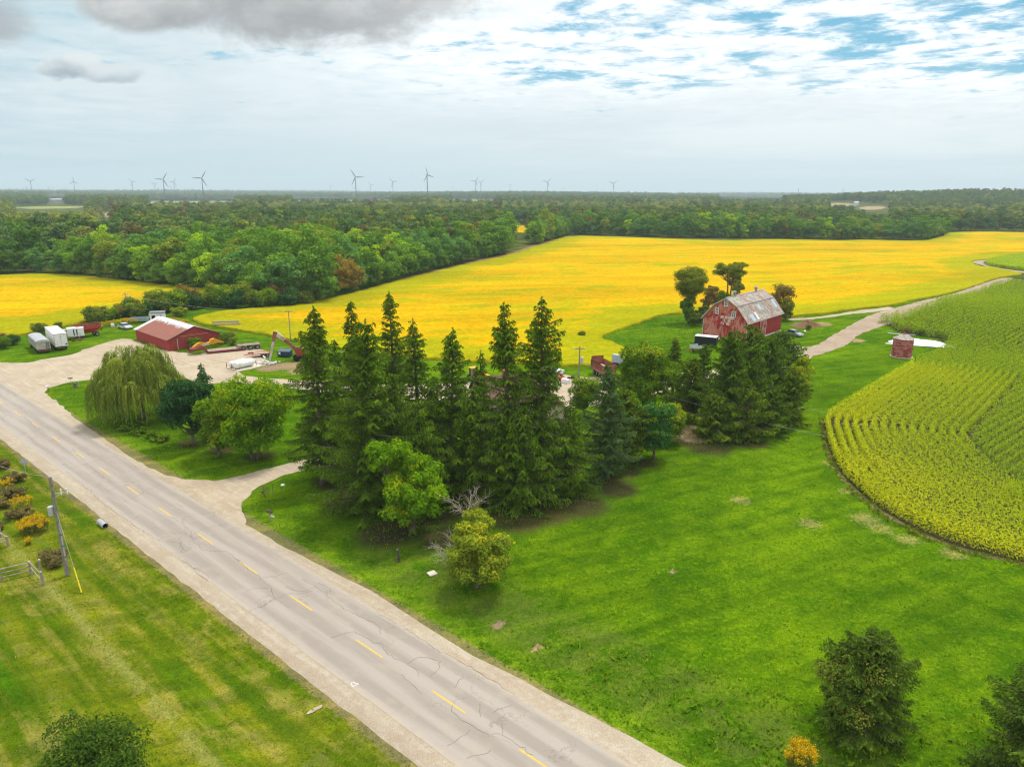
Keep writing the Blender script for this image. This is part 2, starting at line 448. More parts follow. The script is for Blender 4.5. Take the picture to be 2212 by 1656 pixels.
P_GRAV_B = [(281, 986), (332, 1016), (375, 1032), (450, 1039), (500, 1033), (563, 1017), (604, 1006), (688, 986), (740, 975), (820, 972), (820, 990), (740, 1000), (691, 1011), (626, 1023), (585, 1039), (551, 1055), (529, 1080), (517, 1099), (532, 1123), (530, 1160), (400, 1100)]
P_TRACK = [(1700, 770), (1719, 763), (1751, 750), (1776, 742), (1793, 728), (1817, 714), (1842, 699), (1874, 683), (1891, 677), (1940, 664), (1976, 655), (2025, 642), (2087, 626), (2148, 604), (2167, 600), (2196, 601), (2110, 634), (2035, 657), (1965, 682), (1915, 703), (1882, 713), (1857, 722), (1838, 736), (1832, 747), (1808, 754), (1768, 768), (1727, 774), (1700, 782)]
P_TRACK2 = [(2212, 591), (2170, 583), (2135, 578), (2113, 571), (2098, 568), (2106, 563), (2140, 560), (2146, 561), (2122, 566), (2128, 571.5), (2160, 580), (2212, 587.5), (2400, 602), (2400, 608)]

# ---- terrain sheet
def axis_(lo, hi, step, far_lo, far_hi, gr=1.09):
    c = list(np.arange(lo, hi + 1e-6, step)); s = step; q = hi
    while q < far_hi: s *= gr; q += s; c.append(q)
    s = step; q = lo; l = []
    while q > far_lo: s *= gr; q -= s; l.append(q)
    return np.array(l[::-1] + c)
gx = axis_(-110, 120, 1.0, -10000, 10000); gy = axis_(22, 200, 1.0, -150, 10000)
GX, GY = np.meshgrid(gx, gy); nX, nY = len(gx), len(gy)
gzv = HF(GX, GY)
PX, PY = proj(GX.ravel(), np.maximum(GY.ravel(), 5), gzv.ravel())
PX = PX.reshape(GX.shape); PY = PY.reshape(GX.shape)
def blob(L, out_=None):
    a = np.zeros(GX.shape)
    for (x, y, r) in L:
        p = g(x, y); d2 = ((GX - p[0]) ** 2 + (GY - p[1]) ** 2) / r ** 2
        a = np.maximum(a, np.exp(-d2 * 1.2))
    return a
litter_shade = blob([(715, 1040, 3.5), (770, 1060, 4), (820, 1090, 4), (880, 1130, 3.5), (950, 1110, 4), (1000, 1090, 4), (1060, 1090, 4.5), (1120, 1080, 4.5), (1180, 1070, 4), (1240, 1050, 4), (1310, 1040, 3.5), (1350, 1020, 3), (1500, 950, 5), (1560, 950, 4), (1640, 930, 4), (1450, 930, 3), (560, 985, 3), (480, 970, 3), (420, 955, 3.5), (1390, 1000, 2.5), (900, 1050, 6), (1050, 1040, 7), (1180, 1000, 7), (760, 1085, 5), (840, 1150, 5), (960, 1160, 4), (1180, 1105, 5), (1250, 1090, 5), (1330, 1055, 4), (1120, 1120, 5), (1530, 965, 5), (1620, 955, 4)])  # needle litter, with the shade around the spruces painted into the same patches
uu, vv = road_uv(GX, GY)
side = sstep(-1, 1, vv)                                    # 1 on the farmyard side of the road
tall = side * sstep(5, 6, vv) * (1 - sstep(13, 16, vv)) * (1 - sstep(-26, -18, uu)) * sstep(7, 9, vv)
far_g = sstep(230, 330, np.hypot(GX, GY))
dry = blob([(1870, 1120, 2.5), (1960, 1165, 2), (2060, 1195, 2), (1830, 1060, 1.6), (1790, 1000, 1.5), (1900, 1140, 2), (1690, 880, 3), (1600, 1080, 2), (1750, 1130, 2)]) * 0.8
bare = blob([(1075, 1348, .8), (1090, 1356, .5), (1160, 1395, .6), (1180, 1408, .5), (1008, 1362, .45), (1272, 1326, .45), (1450, 1232, .5)]) + 0.9 * blob([(620, 790, 5), (585, 795, 4), (660, 800, 5), (1745, 700, 5), (1775, 700, 4), (1850, 735, 3), (1480, 925, 3), (1500, 945, 3.5)])
verts = np.stack([GX.ravel(), GY.ravel(), gzv.ravel()], -1)
ii = np.arange(nX * nY).reshape(nY, nX)
fc = np.stack([ii[:-1, :-1], ii[:-1, 1:], ii[1:, 1:], ii[1:, :-1]], -1).reshape(-1, 4)
mt, t, o = newmat("ground_grass")
p = pos(); px_, py_, pz_ = sep(p)
u_ = (px_ - float(RC[0])) * float(RT[0]) + (py_ - float(RC[1])) * float(RT[1])
v_ = (px_ - float(RC[0])) * float(RN[0]) + (py_ - float(RC[1])) * float(RN[1])
str_v = comb(u_ * 0.12, v_, 0.0)
nA = noise(p, 0.05, 3, .55); nB = noise(p, 0.42, 4, .6, .4); nC = noise(p, 2.6, 4, .65); nD = noise(p, 9.0, 3, .65)
nS = noise(str_v, 0.75, 4, .6); nS2 = noise(comb(u_ * 0.05, v_, 3.0), 0.28, 3, .5)
lawn = mixc(ss(nB + (nA - 0.5) * 0.9, 0.3, 0.7), (0.050, 0.122, 0.002), (0.106, 0.186, 0.003))
lawn = mixc(ss(nC, 0.5, 0.75) * 0.6, lawn, (0.140, 0.240, 0.010))
verge = mixc(ss(nS2 * 0.55 + nS * 0.5, 0.42, 0.60), (0.070, 0.120, 0.003), (0.155, 0.175, 0.008))
verge = mixc(ss(nB * 0.5 + nS * 0.6, 0.53, 0.68) * 0.75, verge, (0.24, 0.21, 0.045))
verge = mixc(ss(noise(str_v, 0.30, 4, .6) * 0.8 + nC * 0.3, 0.56, 0.70) * 0.75, verge, (0.052, 0.14, 0.003))
road_y = attr('side')
col = mixc(road_y, verge, lawn)
nearroad = ss(v_, 4.9, 9.0, 1.0, 0.0) * road_y
col = mixc(nearroad * ss(nB, 0.3, 0.6), col, (0.135, 0.215, 0.010))
col = mixc(attr('tall') * ss(nB, 0.35, 0.6), col, (0.10, 0.15, 0.015))
col = mixc(ss(attr('dry') + (nC - 0.5) * 0.9, 0.35, 0.75) * 0.8, col, (0.26, 0.24, 0.07))
col = mixc(ss(attr('litter_shade') + (nC - 0.5) * 0.55, 0.40, 0.80) * 0.9, col, (0.055, 0.042, 0.022))
col = mixc(ss(attr('bare') + (nC - 0.5) * 0.8, 0.45, 0.65), col, (0.30, 0.21, 0.12))
fringe = ss(v_ * road_y, 5.1, 6.4, 1.0, 0.0) * ss(v_, 3.0, 4.0) + ss(v_, -6.5, -5.2) * ss(v_, -4.0, -3.0, 1.0, 0.0)
col = mixc(ss(fringe + (nC - 0.5) * 1.3, .35, .8) * .8, col, (0.21, 0.165, 0.075))
col = mixc(attr('far'), col, mixc(ss(nA, .4, .6), (0.055, 0.085, 0.015), (0.12, 0.13, 0.03)))
arc = noise(comb(px_ * 0.10 + py_ * 0.05, py_ * 0.8 - px_ * 0.38, 2.0), 0.55, 4, .6, .2)      # mower and tyre lines sweeping round the lawn
col = mixc(1.0, col, mixc(ss(arc, .38, .62) , (0.80, 0.84, 0.9), (1.18, 1.13, 1.0)), 'MULTIPLY')
col = mixc(1.0, col, mixc(ss(noise(p, 0.07, 4, .6, .5), .38, .62), (0.88, 0.90, 0.95), (1.08, 1.06, 1.0)), 'MULTIPLY')
rl = ss((u_ * 0.0 + v_ + 13.4 + (nB - 0.5) * 0.9).ab(), 0.0, 0.75, 1.0, 0.0) * ss(nB, .3, .5) * ss(u_, 10.0, 16.0, 1.0, 0.0) * (1.0 - road_y)
col = mixc(rl * 0.7, col, (0.24, 0.235, 0.055))
rl2 = ss((v_ + 8.6 + (nB - 0.5) * 0.8).ab(), 0.0, 0.9, 1.0, 0.0) * (1.0 - road_y)
col = mixc(rl2 * 0.55, col, (0.055, 0.105, 0.004))
col = mixc(1.0, col, mixc(ss(nD * 0.6 + nC * 0.4, 0.32, 0.68), (0.55, 0.60, 0.55), (1.36, 1.32, 1.3)), 'MULTIPLY')
finish(t, o, col, 0.95, 0, 0.0, nC * 0.6 + nD * 0.4, 0.7, 0.25)
me = np_mesh("ground", verts, fc, mt, pattr={'side': side.ravel(), 'tall': tall.ravel(), 'litter_shade': litter_shade.ravel(), 'dry': dry.ravel(), 'bare': np.clip(bare, 0, 1).ravel(), 'far': far_g.ravel()}, smooth=True)
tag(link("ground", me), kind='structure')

# ---- gravel and tracks
def gravel(name, a, b, c, sc=1.0, streak=True):
    mt, t, o = newmat(name); p = pos(); x_, y_, z_ = sep(p)
    u_ = (x_ - float(RC[0])) * float(RT[0]) + (y_ - float(RC[1])) * float(RT[1])
    v_ = (x_ - float(RC[0])) * float(RN[0]) + (y_ - float(RC[1])) * float(RN[1])
    n1 = noise(p, 0.16 * sc, 4, .6, .6); n2 = noise(p, 1.3 * sc, 4, .65); n3 = noise(p, 14, 3, .7)
    n4 = noise(comb(u_ * 0.10, v_, 0.0), 1.6, 3, .6)
    col = mixc(ss(n1, .35, .65), a, b); col = mixc(ss(n2 * .5 + n4 * .5, .45, .66) * .75, col, c)
    col = mixc(1.0, col, mixc(ss(n3, .3, .7), (0.78, 0.78, 0.78), (1.15, 1.15, 1.15)), 'MULTIPLY')
    finish(t, o, col, 0.95, 0, 0.1, n3, 0.6, 0.04); return mt
M_GRAV = gravel("gravel", (0.43, 0.345, 0.25), (0.36, 0.28, 0.195), (0.50, 0.41, 0.29))
M_SHO = gravel("shoulder_gravel", (0.40, 0.33, 0.235), (0.36, 0.28, 0.20), (0.46, 0.40, 0.31))
M_TRK = gravel("track_dirt", (0.36, 0.275, 0.195), (0.29, 0.21, 0.14), (0.43, 0.35, 0.27))
sheet("gravel_yard", gpoly(P_GRAV_A), M_GRAV, 0.035, 8, 0.35, 2.2, 0.8)
sheet("driveway", gpoly(P_GRAV_B), M_GRAV, 0.043, 6, 0.22, 1.6, 0.6)
sheet("farm_track", gpoly(P_TRACK), M_TRK, 0.06, 6, 0.35, 2.5, 1.0)
sheet("farm_track_far", gpoly(P_TRACK2), M_TRK, 0.10, 6, 0.2, 3.0, 2.0)
sheet("sand_strip", gpoly([(1697, 689), (1750, 686), (1797, 681), (1842, 672), (1890, 667), (1925, 662), (1935, 668), (1880, 675), (1830, 679), (1790, 686), (1750, 690), (1700, 693)]), M_GRAV, 0.05, 6, 0.4, 2.5, 1.0)
sheet("parking_spur", gpoly([(1690, 742), (1705, 741), (1735, 750), (1752, 754), (1745, 762), (1715, 752)]), M_GRAV, 0.05, 6, 0.3, 1.7, 0.7)
# strip of bare soil between crop and trees
M_SOIL = gravel("bare_soil", (0.26, 0.15, 0.085), (0.20, 0.12, 0.06), (0.33, 0.22, 0.13))
sheet("soil_strip", gpoly([(740, 640), (800, 622), (870, 600), (930, 586), (1000, 568), (1060, 556), (1120, 542), (1190, 518), (1232, 508), (1234, 513), (1195, 525), (1120, 549), (1060, 564), (1000, 576), (930, 594), (870, 607), (800, 629), (745, 645)]), M_SOIL, 0.05, 8, 0.3, 3, 2)
M_SOILC = gravel("corn_edge_dirt", (0.21, 0.15, 0.07), (0.13, 0.12, 0.035), (0.10, 0.13, 0.02), 1.6)
sheet("corn_edge_soil", gpoly([(1774, 905), (1776, 935), (1784, 965), (1802, 1015), (1840, 1060), (1894, 1104), (1955, 1141), (2030, 1175), (2115, 1201), (2212, 1219), (2400, 1260), (2400, 1240), (2212, 1205), (2117, 1187), (2032, 1160), (1959, 1126), (1898, 1089), (1845, 1045), (1808, 1003), (1793, 963), (1782, 915)]), M_SOILC, 0.03, 6, 0.45, 0.9, 0.4)
M_MEAD = gravel("far_meadow", (0.20, 0.24, 0.06), (0.28, 0.28, 0.09), (0.16, 0.22, 0.05), 0.05)
for q in ([(20, 452), (40, 446), (175, 445), (190, 450)], [(300, 440), (330, 435), (520, 434), (500, 438)], [(600, 436), (640, 431), (860, 431), (840, 435)], [(960, 436), (985, 432), (1080, 432), (1060, 436)], [(1540, 432), (1560, 428), (1700, 429), (1680, 433)]):
    sheet("far_meadow", gpoly(q), M_MEAD, 0.5, 80, 3, 30, 30)
M_TAN = gravel("harvested_field", (0.30, 0.215, 0.12), (0.34, 0.25, 0.14), (0.26, 0.19, 0.10), 0.1)
for q in ([(1789, 446), (1795, 438), (1851, 440), (1851, 446)], [(1858, 454), (1856, 446), (1920, 446), (1900, 454)], [(222, 469), (228, 459), (247, 460), (244, 470)]):
    sheet("harvested_field", gpoly(q), M_TAN, 0.4, 60, 2, 20, 20)

# ---- paved road: one long strip each for shoulder and asphalt, in the road's own direction
def strip(name, mat, v0, v1, u0, u1, off, jit, du=0.5, crown=0.0, prof=None):
    us = np.arange(u0, u1, du); k = 7
    A = []
    R_ = np.random.default_rng(5)
    j0 = np.interp(us, us[::3], R_.normal(0, jit, len(us[::3]))); j1 = np.interp(us, us[::3], R_.normal(0, jit, len(us[::3])))
    for i, u in enumerate(us):
        for q in range(k):
            ve = v1 if prof is None else float(np.interp(u, *prof))
            fq = (0, .02, .25, .5, .75, .98, 1)[q] if prof is not None else q / (k - 1)
            v = (v0 + j0[i]) + ((ve + j1[i]) - (v0 + j0[i])) * fq
            x = RC[0] + RT[0] * u + RN[0] * v; y = RC[1] + RT[1] * u + RN[1] * v
            A.append((x, y, float(HF(x, y)) + off + crown * (1 - (v / 3.6) ** 2) - (0.16 if prof is not None and q in (0, k - 1) else 0)))
    n = len(us); idx = np.arange(n * k).reshape(n, k)
    f = np.stack([idx[:-1, :-1], idx[1:, :-1], idx[1:, 1:], idx[:-1, 1:]], -1).reshape(-1, 4)
    return tag(link(name, np_mesh(name, A, f, mat, smooth=True)), kind='structure')
strip("gravel_shoulder", M_SHO, -5.3, 5.0, -78, 260, 0.052, 0.06, prof=([-78, -60, -47, -41, -29, -17, 20, 33, 46, 60, 100], [6.3, 6.0, 5.3, 4.9, 5.3, 4.6, 4.3, 4.9, 5.3, 6.2, 6.5]))
mt, t, o = newmat("asphalt")
p = pos(); px_, py_, pz_ = sep(p)
u_ = (px_ - float(RC[0])) * float(RT[0]) + (py_ - float(RC[1])) * float(RT[1])
v_ = (px_ - float(RC[0])) * float(RN[0]) + (py_ - float(RC[1])) * float(RN[1])
n1 = noise(comb(u_ * 0.06, v_, 0.0), 0.9, 4, .6); n2 = noise(p, 0.5, 4, .6); n3 = noise(p, 30, 2, .7)
track = X.op('COSINE', v_ * 3.6 - 0.4)
col = mixc(ss(n1 + track * 0.10, .35, .65), (0.285, 0.242, 0.202), (0.355, 0.308, 0.262))
col = mixc(ss(n2, .5, .7) * .5, col, (0.36, 0.305, 0.245))
edge = ss(v_.ab(), 3.0, 3.6)
col = mixc(edge * ss(noise(p, 1.5, 4, .6), .35, .6) * .75, col, (0.42, 0.345, 0.25))
vor = t.nodes.new('ShaderNodeTexVoronoi'); vor.feature = 'DISTANCE_TO_EDGE'
vc = comb(u_ * 0.21 + noise(p, 1.4, 5, .7) * 0.75, v_ * 0.42 + noise(p, 1.7, 5, .7) * 0.7, 0.0)
t.links.new(vc.s, vor.inputs['Vector']); vor.inputs['Scale'].default_value = 0.9
crk = ss(X(vor.outputs['Distance']), 0.0, 0.010, 1.0, 0.0) * ss(noise(p, 0.16, 3, .5), .47, .60)
col = mixc(crk * 0.7, col, (0.13, 0.12, 0.11))
col = mixc(1.0, col, mixc(ss(n3, .3, .7), (0.88, 0.88, 0.88), (1.1, 1.1, 1.1)), 'MULTIPLY')
finish(t, o, col, 0.9, 0, 0.15, n3, 0.3, 0.01)
strip("road", mt, -3.6, 3.55, -78, 260, 0.062, 0.03, crown=0.04)
M_YEL = paint("road_yellow", (0.76, 0.44, 0.04), (0.60, 0.38, 0.08), 5, 0.8, rust=(0.36, 0.31, 0.24), rlo=.56, rhi=.62, rscale=9.0)
us_, mk = [], MB()
def rp(u, v, z): return (RC[0] + RT[0] * u + RN[0] * v, RC[1] + RT[1] * u + RN[1] * v, z)
for uc in [-61.5, -52.5, -44.4, -35.6, -26.3, -17.5, -9.0, 0.2, 8.9, 17.5, 26.2, 35.1, 44.4, 53.1, 62, 71, 80, 89, 98]:
    for k in range(6):
        a = uc - 1.65 + k * 0.55; b = a + 0.55
        mk.add([rp(a, -0.13, .1085), rp(b, -0.13, .1085), rp(b, 0.0, .1088), rp(a, 0.0, .1088)], [(0, 1, 2, 3)])
tag(mk.build("centre_line", M_YEL), kind='structure')
# long cracks traced as thin dark seams
M_CRK = paint("crack_dark", (0.13, 0.115, 0.10), None, 3, 0.9)
def cr(x, y): return (345.6 + x * .3646, 1209.6 + y * .3646)
CR = [[(475, 10), (455, 0), (478, 20), (600, 110), (660, 170), (670, 205), (710, 245), (765, 290)], [(605, 108), (680, 105), (755, 75)], [(840, 118), (890, 145), (930, 165), (980, 195), (1040, 255), (1100, 295), (1200, 345), (1270, 375), (1305, 410), (1308, 445)],
      [(940, 138), (985, 165), (1030, 192)], [(510, 190), (560, 170), (640, 170)], [(690, 230), (620, 270), (530, 305)], [(690, 235), (740, 205), (840, 205), (905, 185)], [(745, 160), (800, 185), (850, 190), (925, 165)],
      [(1020, 460), (1080, 440), (1150, 428), (1210, 460), (1240, 485), (1320, 500), (1325, 530), (1370, 570), (1420, 600), (1475, 625), (1520, 655), (1530, 695)], [(1475, 610), (1520, 590), (1575, 578), (1660, 605), (1640, 670), (1600, 700)],
      [(1430, 675), (1445, 710), (1500, 735), (1525, 780), (1555, 800)], [(1455, 405), (1520, 455), (1640, 535), (1760, 590), (1860, 650), (1980, 720), (2090, 795)], [(1740, 770), (1750, 730), (1800, 705)], [(1735, 870), (1735, 900), (1780, 945), (1860, 990), (1940, 1040), (2020, 1035), (2100, 1090), (2212, 1160)],
      [(1820, 1175), (1900, 1160), (1960, 1130)], [(150, 20), (200, 55), (230, 90), (285, 125), (280, 95), (240, 65), (195, 45)], [(1280, 308), (1340, 345), (1400, 380)], [(2025, 975), (2030, 1035)], [(1845, 1010), (1780, 1055), (1700, 1105)], [(1895, 850), (1890, 900), (1900, 935)], [(1965, 905), (2040, 880), (2085, 860)]]
CR = [[cr(*q) for q in L] for L in CR]
def c1_(x, y): return (x * .3128, 720 + y * .3128)
CR += [[c1_(*q) for q in L] for L in [[(560, 680), (640, 740), (760, 815), (870, 870), (960, 940)], [(120, 545), (230, 630), (310, 690)], [(500, 800), (600, 900), (680, 970), (770, 1030), (900, 1030), (980, 1020)], [(470, 940), (600, 905), (790, 850)],
      [(730, 1100), (870, 1050), (900, 1050)], [(890, 1150), (1000, 1100), (1110, 1045)], [(460, 960), (570, 1050), (640, 1100), (700, 1170), (800, 1240), (900, 1300), (960, 1350), (1040, 1400), (1105, 1440)], [(1180, 1270), (1250, 1310), (1320, 1380), (1330, 1440), (1400, 1500), (1560, 1510), (1650, 1580), (1700, 1620)],
      [(1320, 1400), (1420, 1345), (1570, 1320)], [(1160, 1435), (1230, 1450), (1290, 1510)], [(1210, 1175), (1265, 1205)], [(1230, 1540), (1300, 1600), (1380, 1650)]]]
cm = MB(); R_ = random.Random(3)
for L in CR:
    P_ = [np.array(g(x, y)) for x, y in L]; Q = []
    for a, b in zip(P_[:-1], P_[1:]):
        n = max(1, int(np.linalg.norm(b - a) / 0.35))
        for j in range(n): Q.append(a + (b - a) * j / n + np.array([R_.gauss(0, .07), R_.gauss(0, .07)]))
    Q.append(P_[-1]); w = 0.013
    for i in range(len(Q) - 1):
        d = Q[i + 1] - Q[i]; l = np.linalg.norm(d) + 1e-6; nn = np.array([-d[1], d[0]]) / l * w * R_.uniform(.5, 1.3)
        def zz(q):
            _, v = road_uv(q[0], q[1]); return 0.069 + 0.04 * (1 - (v / 3.6) ** 2)
        cm.add([(*(Q[i] - nn), zz(Q[i])), (*(Q[i + 1] - nn), zz(Q[i + 1])), (*(Q[i + 1] + nn), zz(Q[i + 1])), (*(Q[i] + nn), zz(Q[i]))], [(0, 1, 2, 3)])
tag(cm.build("road_cracks", M_CRK), kind='structure')
# surveyor's spray marks by the left edge of the road
M_WHT = paint("white_paint", (0.8, 0.8, 0.8), None, 3, 0.7)
wm = MB()
for a, b in (((758, 1476), (762, 1484)), ((759, 1475), (774, 1477)), ((765, 1482), (775, 1478)), ((764, 1473), (768, 1478)), ((762, 1484), (768, 1481))):
    A = np.array(g(*a)); B = np.array(g(*b)); d = (B - A); nn = np.array([-d[1], d[0]]) / (np.linalg.norm(d) + 1e-6) * 0.022
    wm.add([(*(A - nn), .073), (*(B - nn), .073), (*(B + nn), .073), (*(A + nn), .073)], [(0, 1, 2, 3)])
tag(wm.build("road_spray_marks", M_WHT), kind='structure')

# ================================================================== CROPS
def soy_mat(name):
    mt, t, o = newmat(name); p = pos(); x_, y_, z_ = sep(p)
    st = comb(x_ * 0.45 + y_ * 0.1, y_ * 1.0 - x_ * 0.25, 0.0)
    nA = noise(st, 0.028, 4, .6, .8); nB = noise(st, 0.11, 5, .62, .5); nC = noise(p, 0.9, 4, .7); nD = noise(p, 4.0, 3, .7)
    a = mixc(ss(nB, .35, .65), (0.56, 0.328, 0.001), (0.62, 0.388, 0.002))
    a = mixc(ss(nA, .45, .7) * .5, a, (0.52, 0.325, 0.002))
    gm = ss(nA * 0.5 + nB * 0.6 + attr('green') * 0.27, .535, .66)
    a = mixc(gm * 0.8, a, (0.28, 0.31, 0.004))
    thin = ss(noise(comb(x_ * 0.06 + y_ * 0.02, y_ * 0.7 - x_ * 0.12, 5.0), 0.9, 4, .6, .3), .555, .66)
    a = mixc(thin * 0.6, a, (0.26, 0.33, 0.006))
    a = mixc(1.0, a, mixc(ss(nC * .5 + nD * .5, .34, .66), (0.66, 0.64, 0.55), (1.20, 1.20, 1.2)), 'MULTIPLY')
    nE = noise(comb(x_ * 0.02 + y_ * 0.006, y_ * 0.11 - x_ * 0.03, 9.0), 0.35, 5, .65, .6)
    a = mixc(1.0, a, mixc(ss(nE, .36, .64), (0.87, 0.85, 0.85), (1.05, 1.07, 1.0)), 'MULTIPLY')
    finish(t, o, a, 0.95, 0, 0.0, nC * .5 + nD * .5, 0.8, 0.35); return mt
M_SOY = soy_mat("soybean_leaves")
def edge_attr(o, poly, reach=9.0):
    """'green' rises towards the field edge, where the plants are still green"""
    me = o.data; co = np.empty(len(me.vertices) * 3, np.float32); me.vertices.foreach_get('co', co); co = co.reshape(-1, 3)
    P_ = np.array(densify(poly, 4.0)); d = np.full(len(co), 1e9)
    for i in range(0, len(P_)): d = np.minimum(d, np.hypot(co[:, 0] - P_[i, 0], co[:, 1] - P_[i, 1]))
    a = me.attributes.new('green', 'FLOAT', 'POINT'); a.data.foreach_set('value', np.clip(1 - d / reach, 0, 1).astype(np.float32))
polyM = gpoly(P_FIELD_M); polyL = gpoly(P_FIELD_L)
for pl, nm in ((polyM, "soybean_field"), (polyL, "soybean_field_left")):
    f = sheet("soybean_field", pl, M_SOY, 0.55, 7.0, 0.6, 4.0, 2.0, skirt=0.6, kind='stuff', zj=0.05)
    edge_attr(f, pl, 20.0)
f = sheet("soybean_field", gpoly([(1100, 503), (1108, 487), (1146, 489), (1143, 504)]), M_SOY, 0.55, 9, .5, 4, 4, 0.6, kind='stuff'); edge_attr(f, polyL, 1)
f = sheet("soybean_field", gpoly([(112, 492), (118, 486), (128, 487), (126, 492)]), M_SOY, 0.55, 9, .5, 4, 4, 0.6, kind='stuff'); edge_attr(f, polyL, 1)

# ---- corn: real rows of plants
CT = {(1945, 672), (2013, 650), (2086, 631), (2148, 609), (2212, 597), (1778, 909), (1784, 889), (1805, 870), (1817, 864), (1866, 835), (1915, 806), (1971, 775), (2033, 748), (1890, 697)}   # far edges, where the plants' tops are what the picture shows
polyC = [tuple(gz(x, y, 1.9 if (x, y) in CT and (x, y) not in ((1778, 909), (1890, 697)) else 0)) for x, y in P_CORN]; polyC2 = gpoly(P_CORN2)
RG = np.random.default_rng(11)
edge = [gz(*q, 1.9 if q in CT and q != (1778, 909) else 0) for q in [(1890, 697), (1922, 704), (1940, 717), (1976, 724), (2023, 731), (2052, 739), (2033, 748), (1971, 775), (1915, 806), (1866, 835), (1817, 864), (1805, 870), (1784, 889), (1778, 909), (1789, 963), (1806, 1009), (1845, 1053), (1898, 1097), (1959, 1134), (2032, 1168), (2117, 1194), (2212, 1212), (2600, 1330)]]
head = densify([tuple(q) for q in edge[7:]], 0.7, closed=False)
head = np.array(head)
for _ in range(30): head[1:-1] = head[1:-1] * .5 + (head[:-2] + head[2:]) * .25
Cx, Cy, Ct = [], [], []
HEADROWS = 15; ROW = 1.22
tn = np.gradient(head, axis=0); tn /= np.linalg.norm(tn, axis=1, keepdims=True); nrm = np.stack([-tn[:, 1], tn[:, 0]], 1)
ctr = np.array(g(2150, 950))
if np.dot(ctr - head[len(head) // 2], nrm[len(head) // 2]) < 0: nrm = -nrm
def dist_head(x, y, ends=False):
    d = np.full(x.shape, 1e9); k_ = np.zeros(x.shape, int)
    for i in range(0, len(head), 2):
        q_ = (x - head[i, 0]) ** 2 + (y - head[i, 1]) ** 2; m_ = q_ < d; d[m_] = q_[m_]; k_[m_] = i
    d = np.sqrt(d)
    return np.where(k_ < 2, 1e9, d) if ends else d
for k in range(HEADROWS):
    q = head + nrm * (0.3 + k * ROW)
    seg = np.linalg.norm(np.diff(q, axis=0), axis=1); s = np.concatenate([[0], np.cumsum(seg)])
    tt = np.arange(0, s[-1], 0.20); X_ = np.interp(tt, s, q[:, 0]); Y_ = np.interp(tt, s, q[:, 1])
    dh = dist_head(X_, Y_); ok = (dh > (0.3 + k * ROW) * 0.93) & pip(X_, Y_, polyC) & (Y_ > 40)
    Cx.append(X_[ok]); Cy.append(Y_[ok]); Ct.append(np.full(ok.sum(), 1 - k / 26.0))
a_, b_ = np.array(g(2212, 831)), np.array(g(2040, 916)); rd = (b_ - a_) / np.linalg.norm(b_ - a_); rn = np.array([-rd[1], rd[0]])
pc = np.array(polyC); lo_n, hi_n = -150, 200
c0 = np.array(g(2100, 800))
for k in range(int(-140 / ROW), int(190 / ROW)):
    tt = np.arange(-160, 260, 0.22)
    base = c0 + rn * k * ROW
    X_ = base[0] + rd[0] * tt; Y_ = base[1] + rd[1] * tt
    ok = pip(X_, Y_, polyC) & (Y_ > 45)
    X_, Y_ = X_[ok], Y_[ok]
    if len(X_) == 0: continue
    qx, qy = proj(X_, Y_, HF(X_, Y_)); ok = (qx < 2330) & (qx > 1700); X_, Y_ = X_[ok], Y_[ok]
    dh = dist_head(X_, Y_, True); ok = dh > HEADROWS * ROW + 0.1; X_, Y_ = X_[ok], Y_[ok]
    D = np.hypot(X_, Y_); keep = RG.random(len(X_)) < np.where(D < 150, 1.0, np.clip(1.0 - (D - 150) / 160, .35, 1))
    Cx.append(X_[keep]); Cy.append(Y_[keep]); Ct.append(RG.random(keep.sum()) * 0.10)
Cx = np.concatenate(Cx); Cy = np.concatenate(Cy); Ct = np.concatenate(Ct)
n2 = 9000
t2 = RG.random((n2 * 3, 2)); P2 = np.array(polyC2); mn, mxx = P2.min(0), P2.max(0); q = mn + t2 * (mxx - mn); q = q[pip(q[:, 0], q[:, 1], polyC2)]
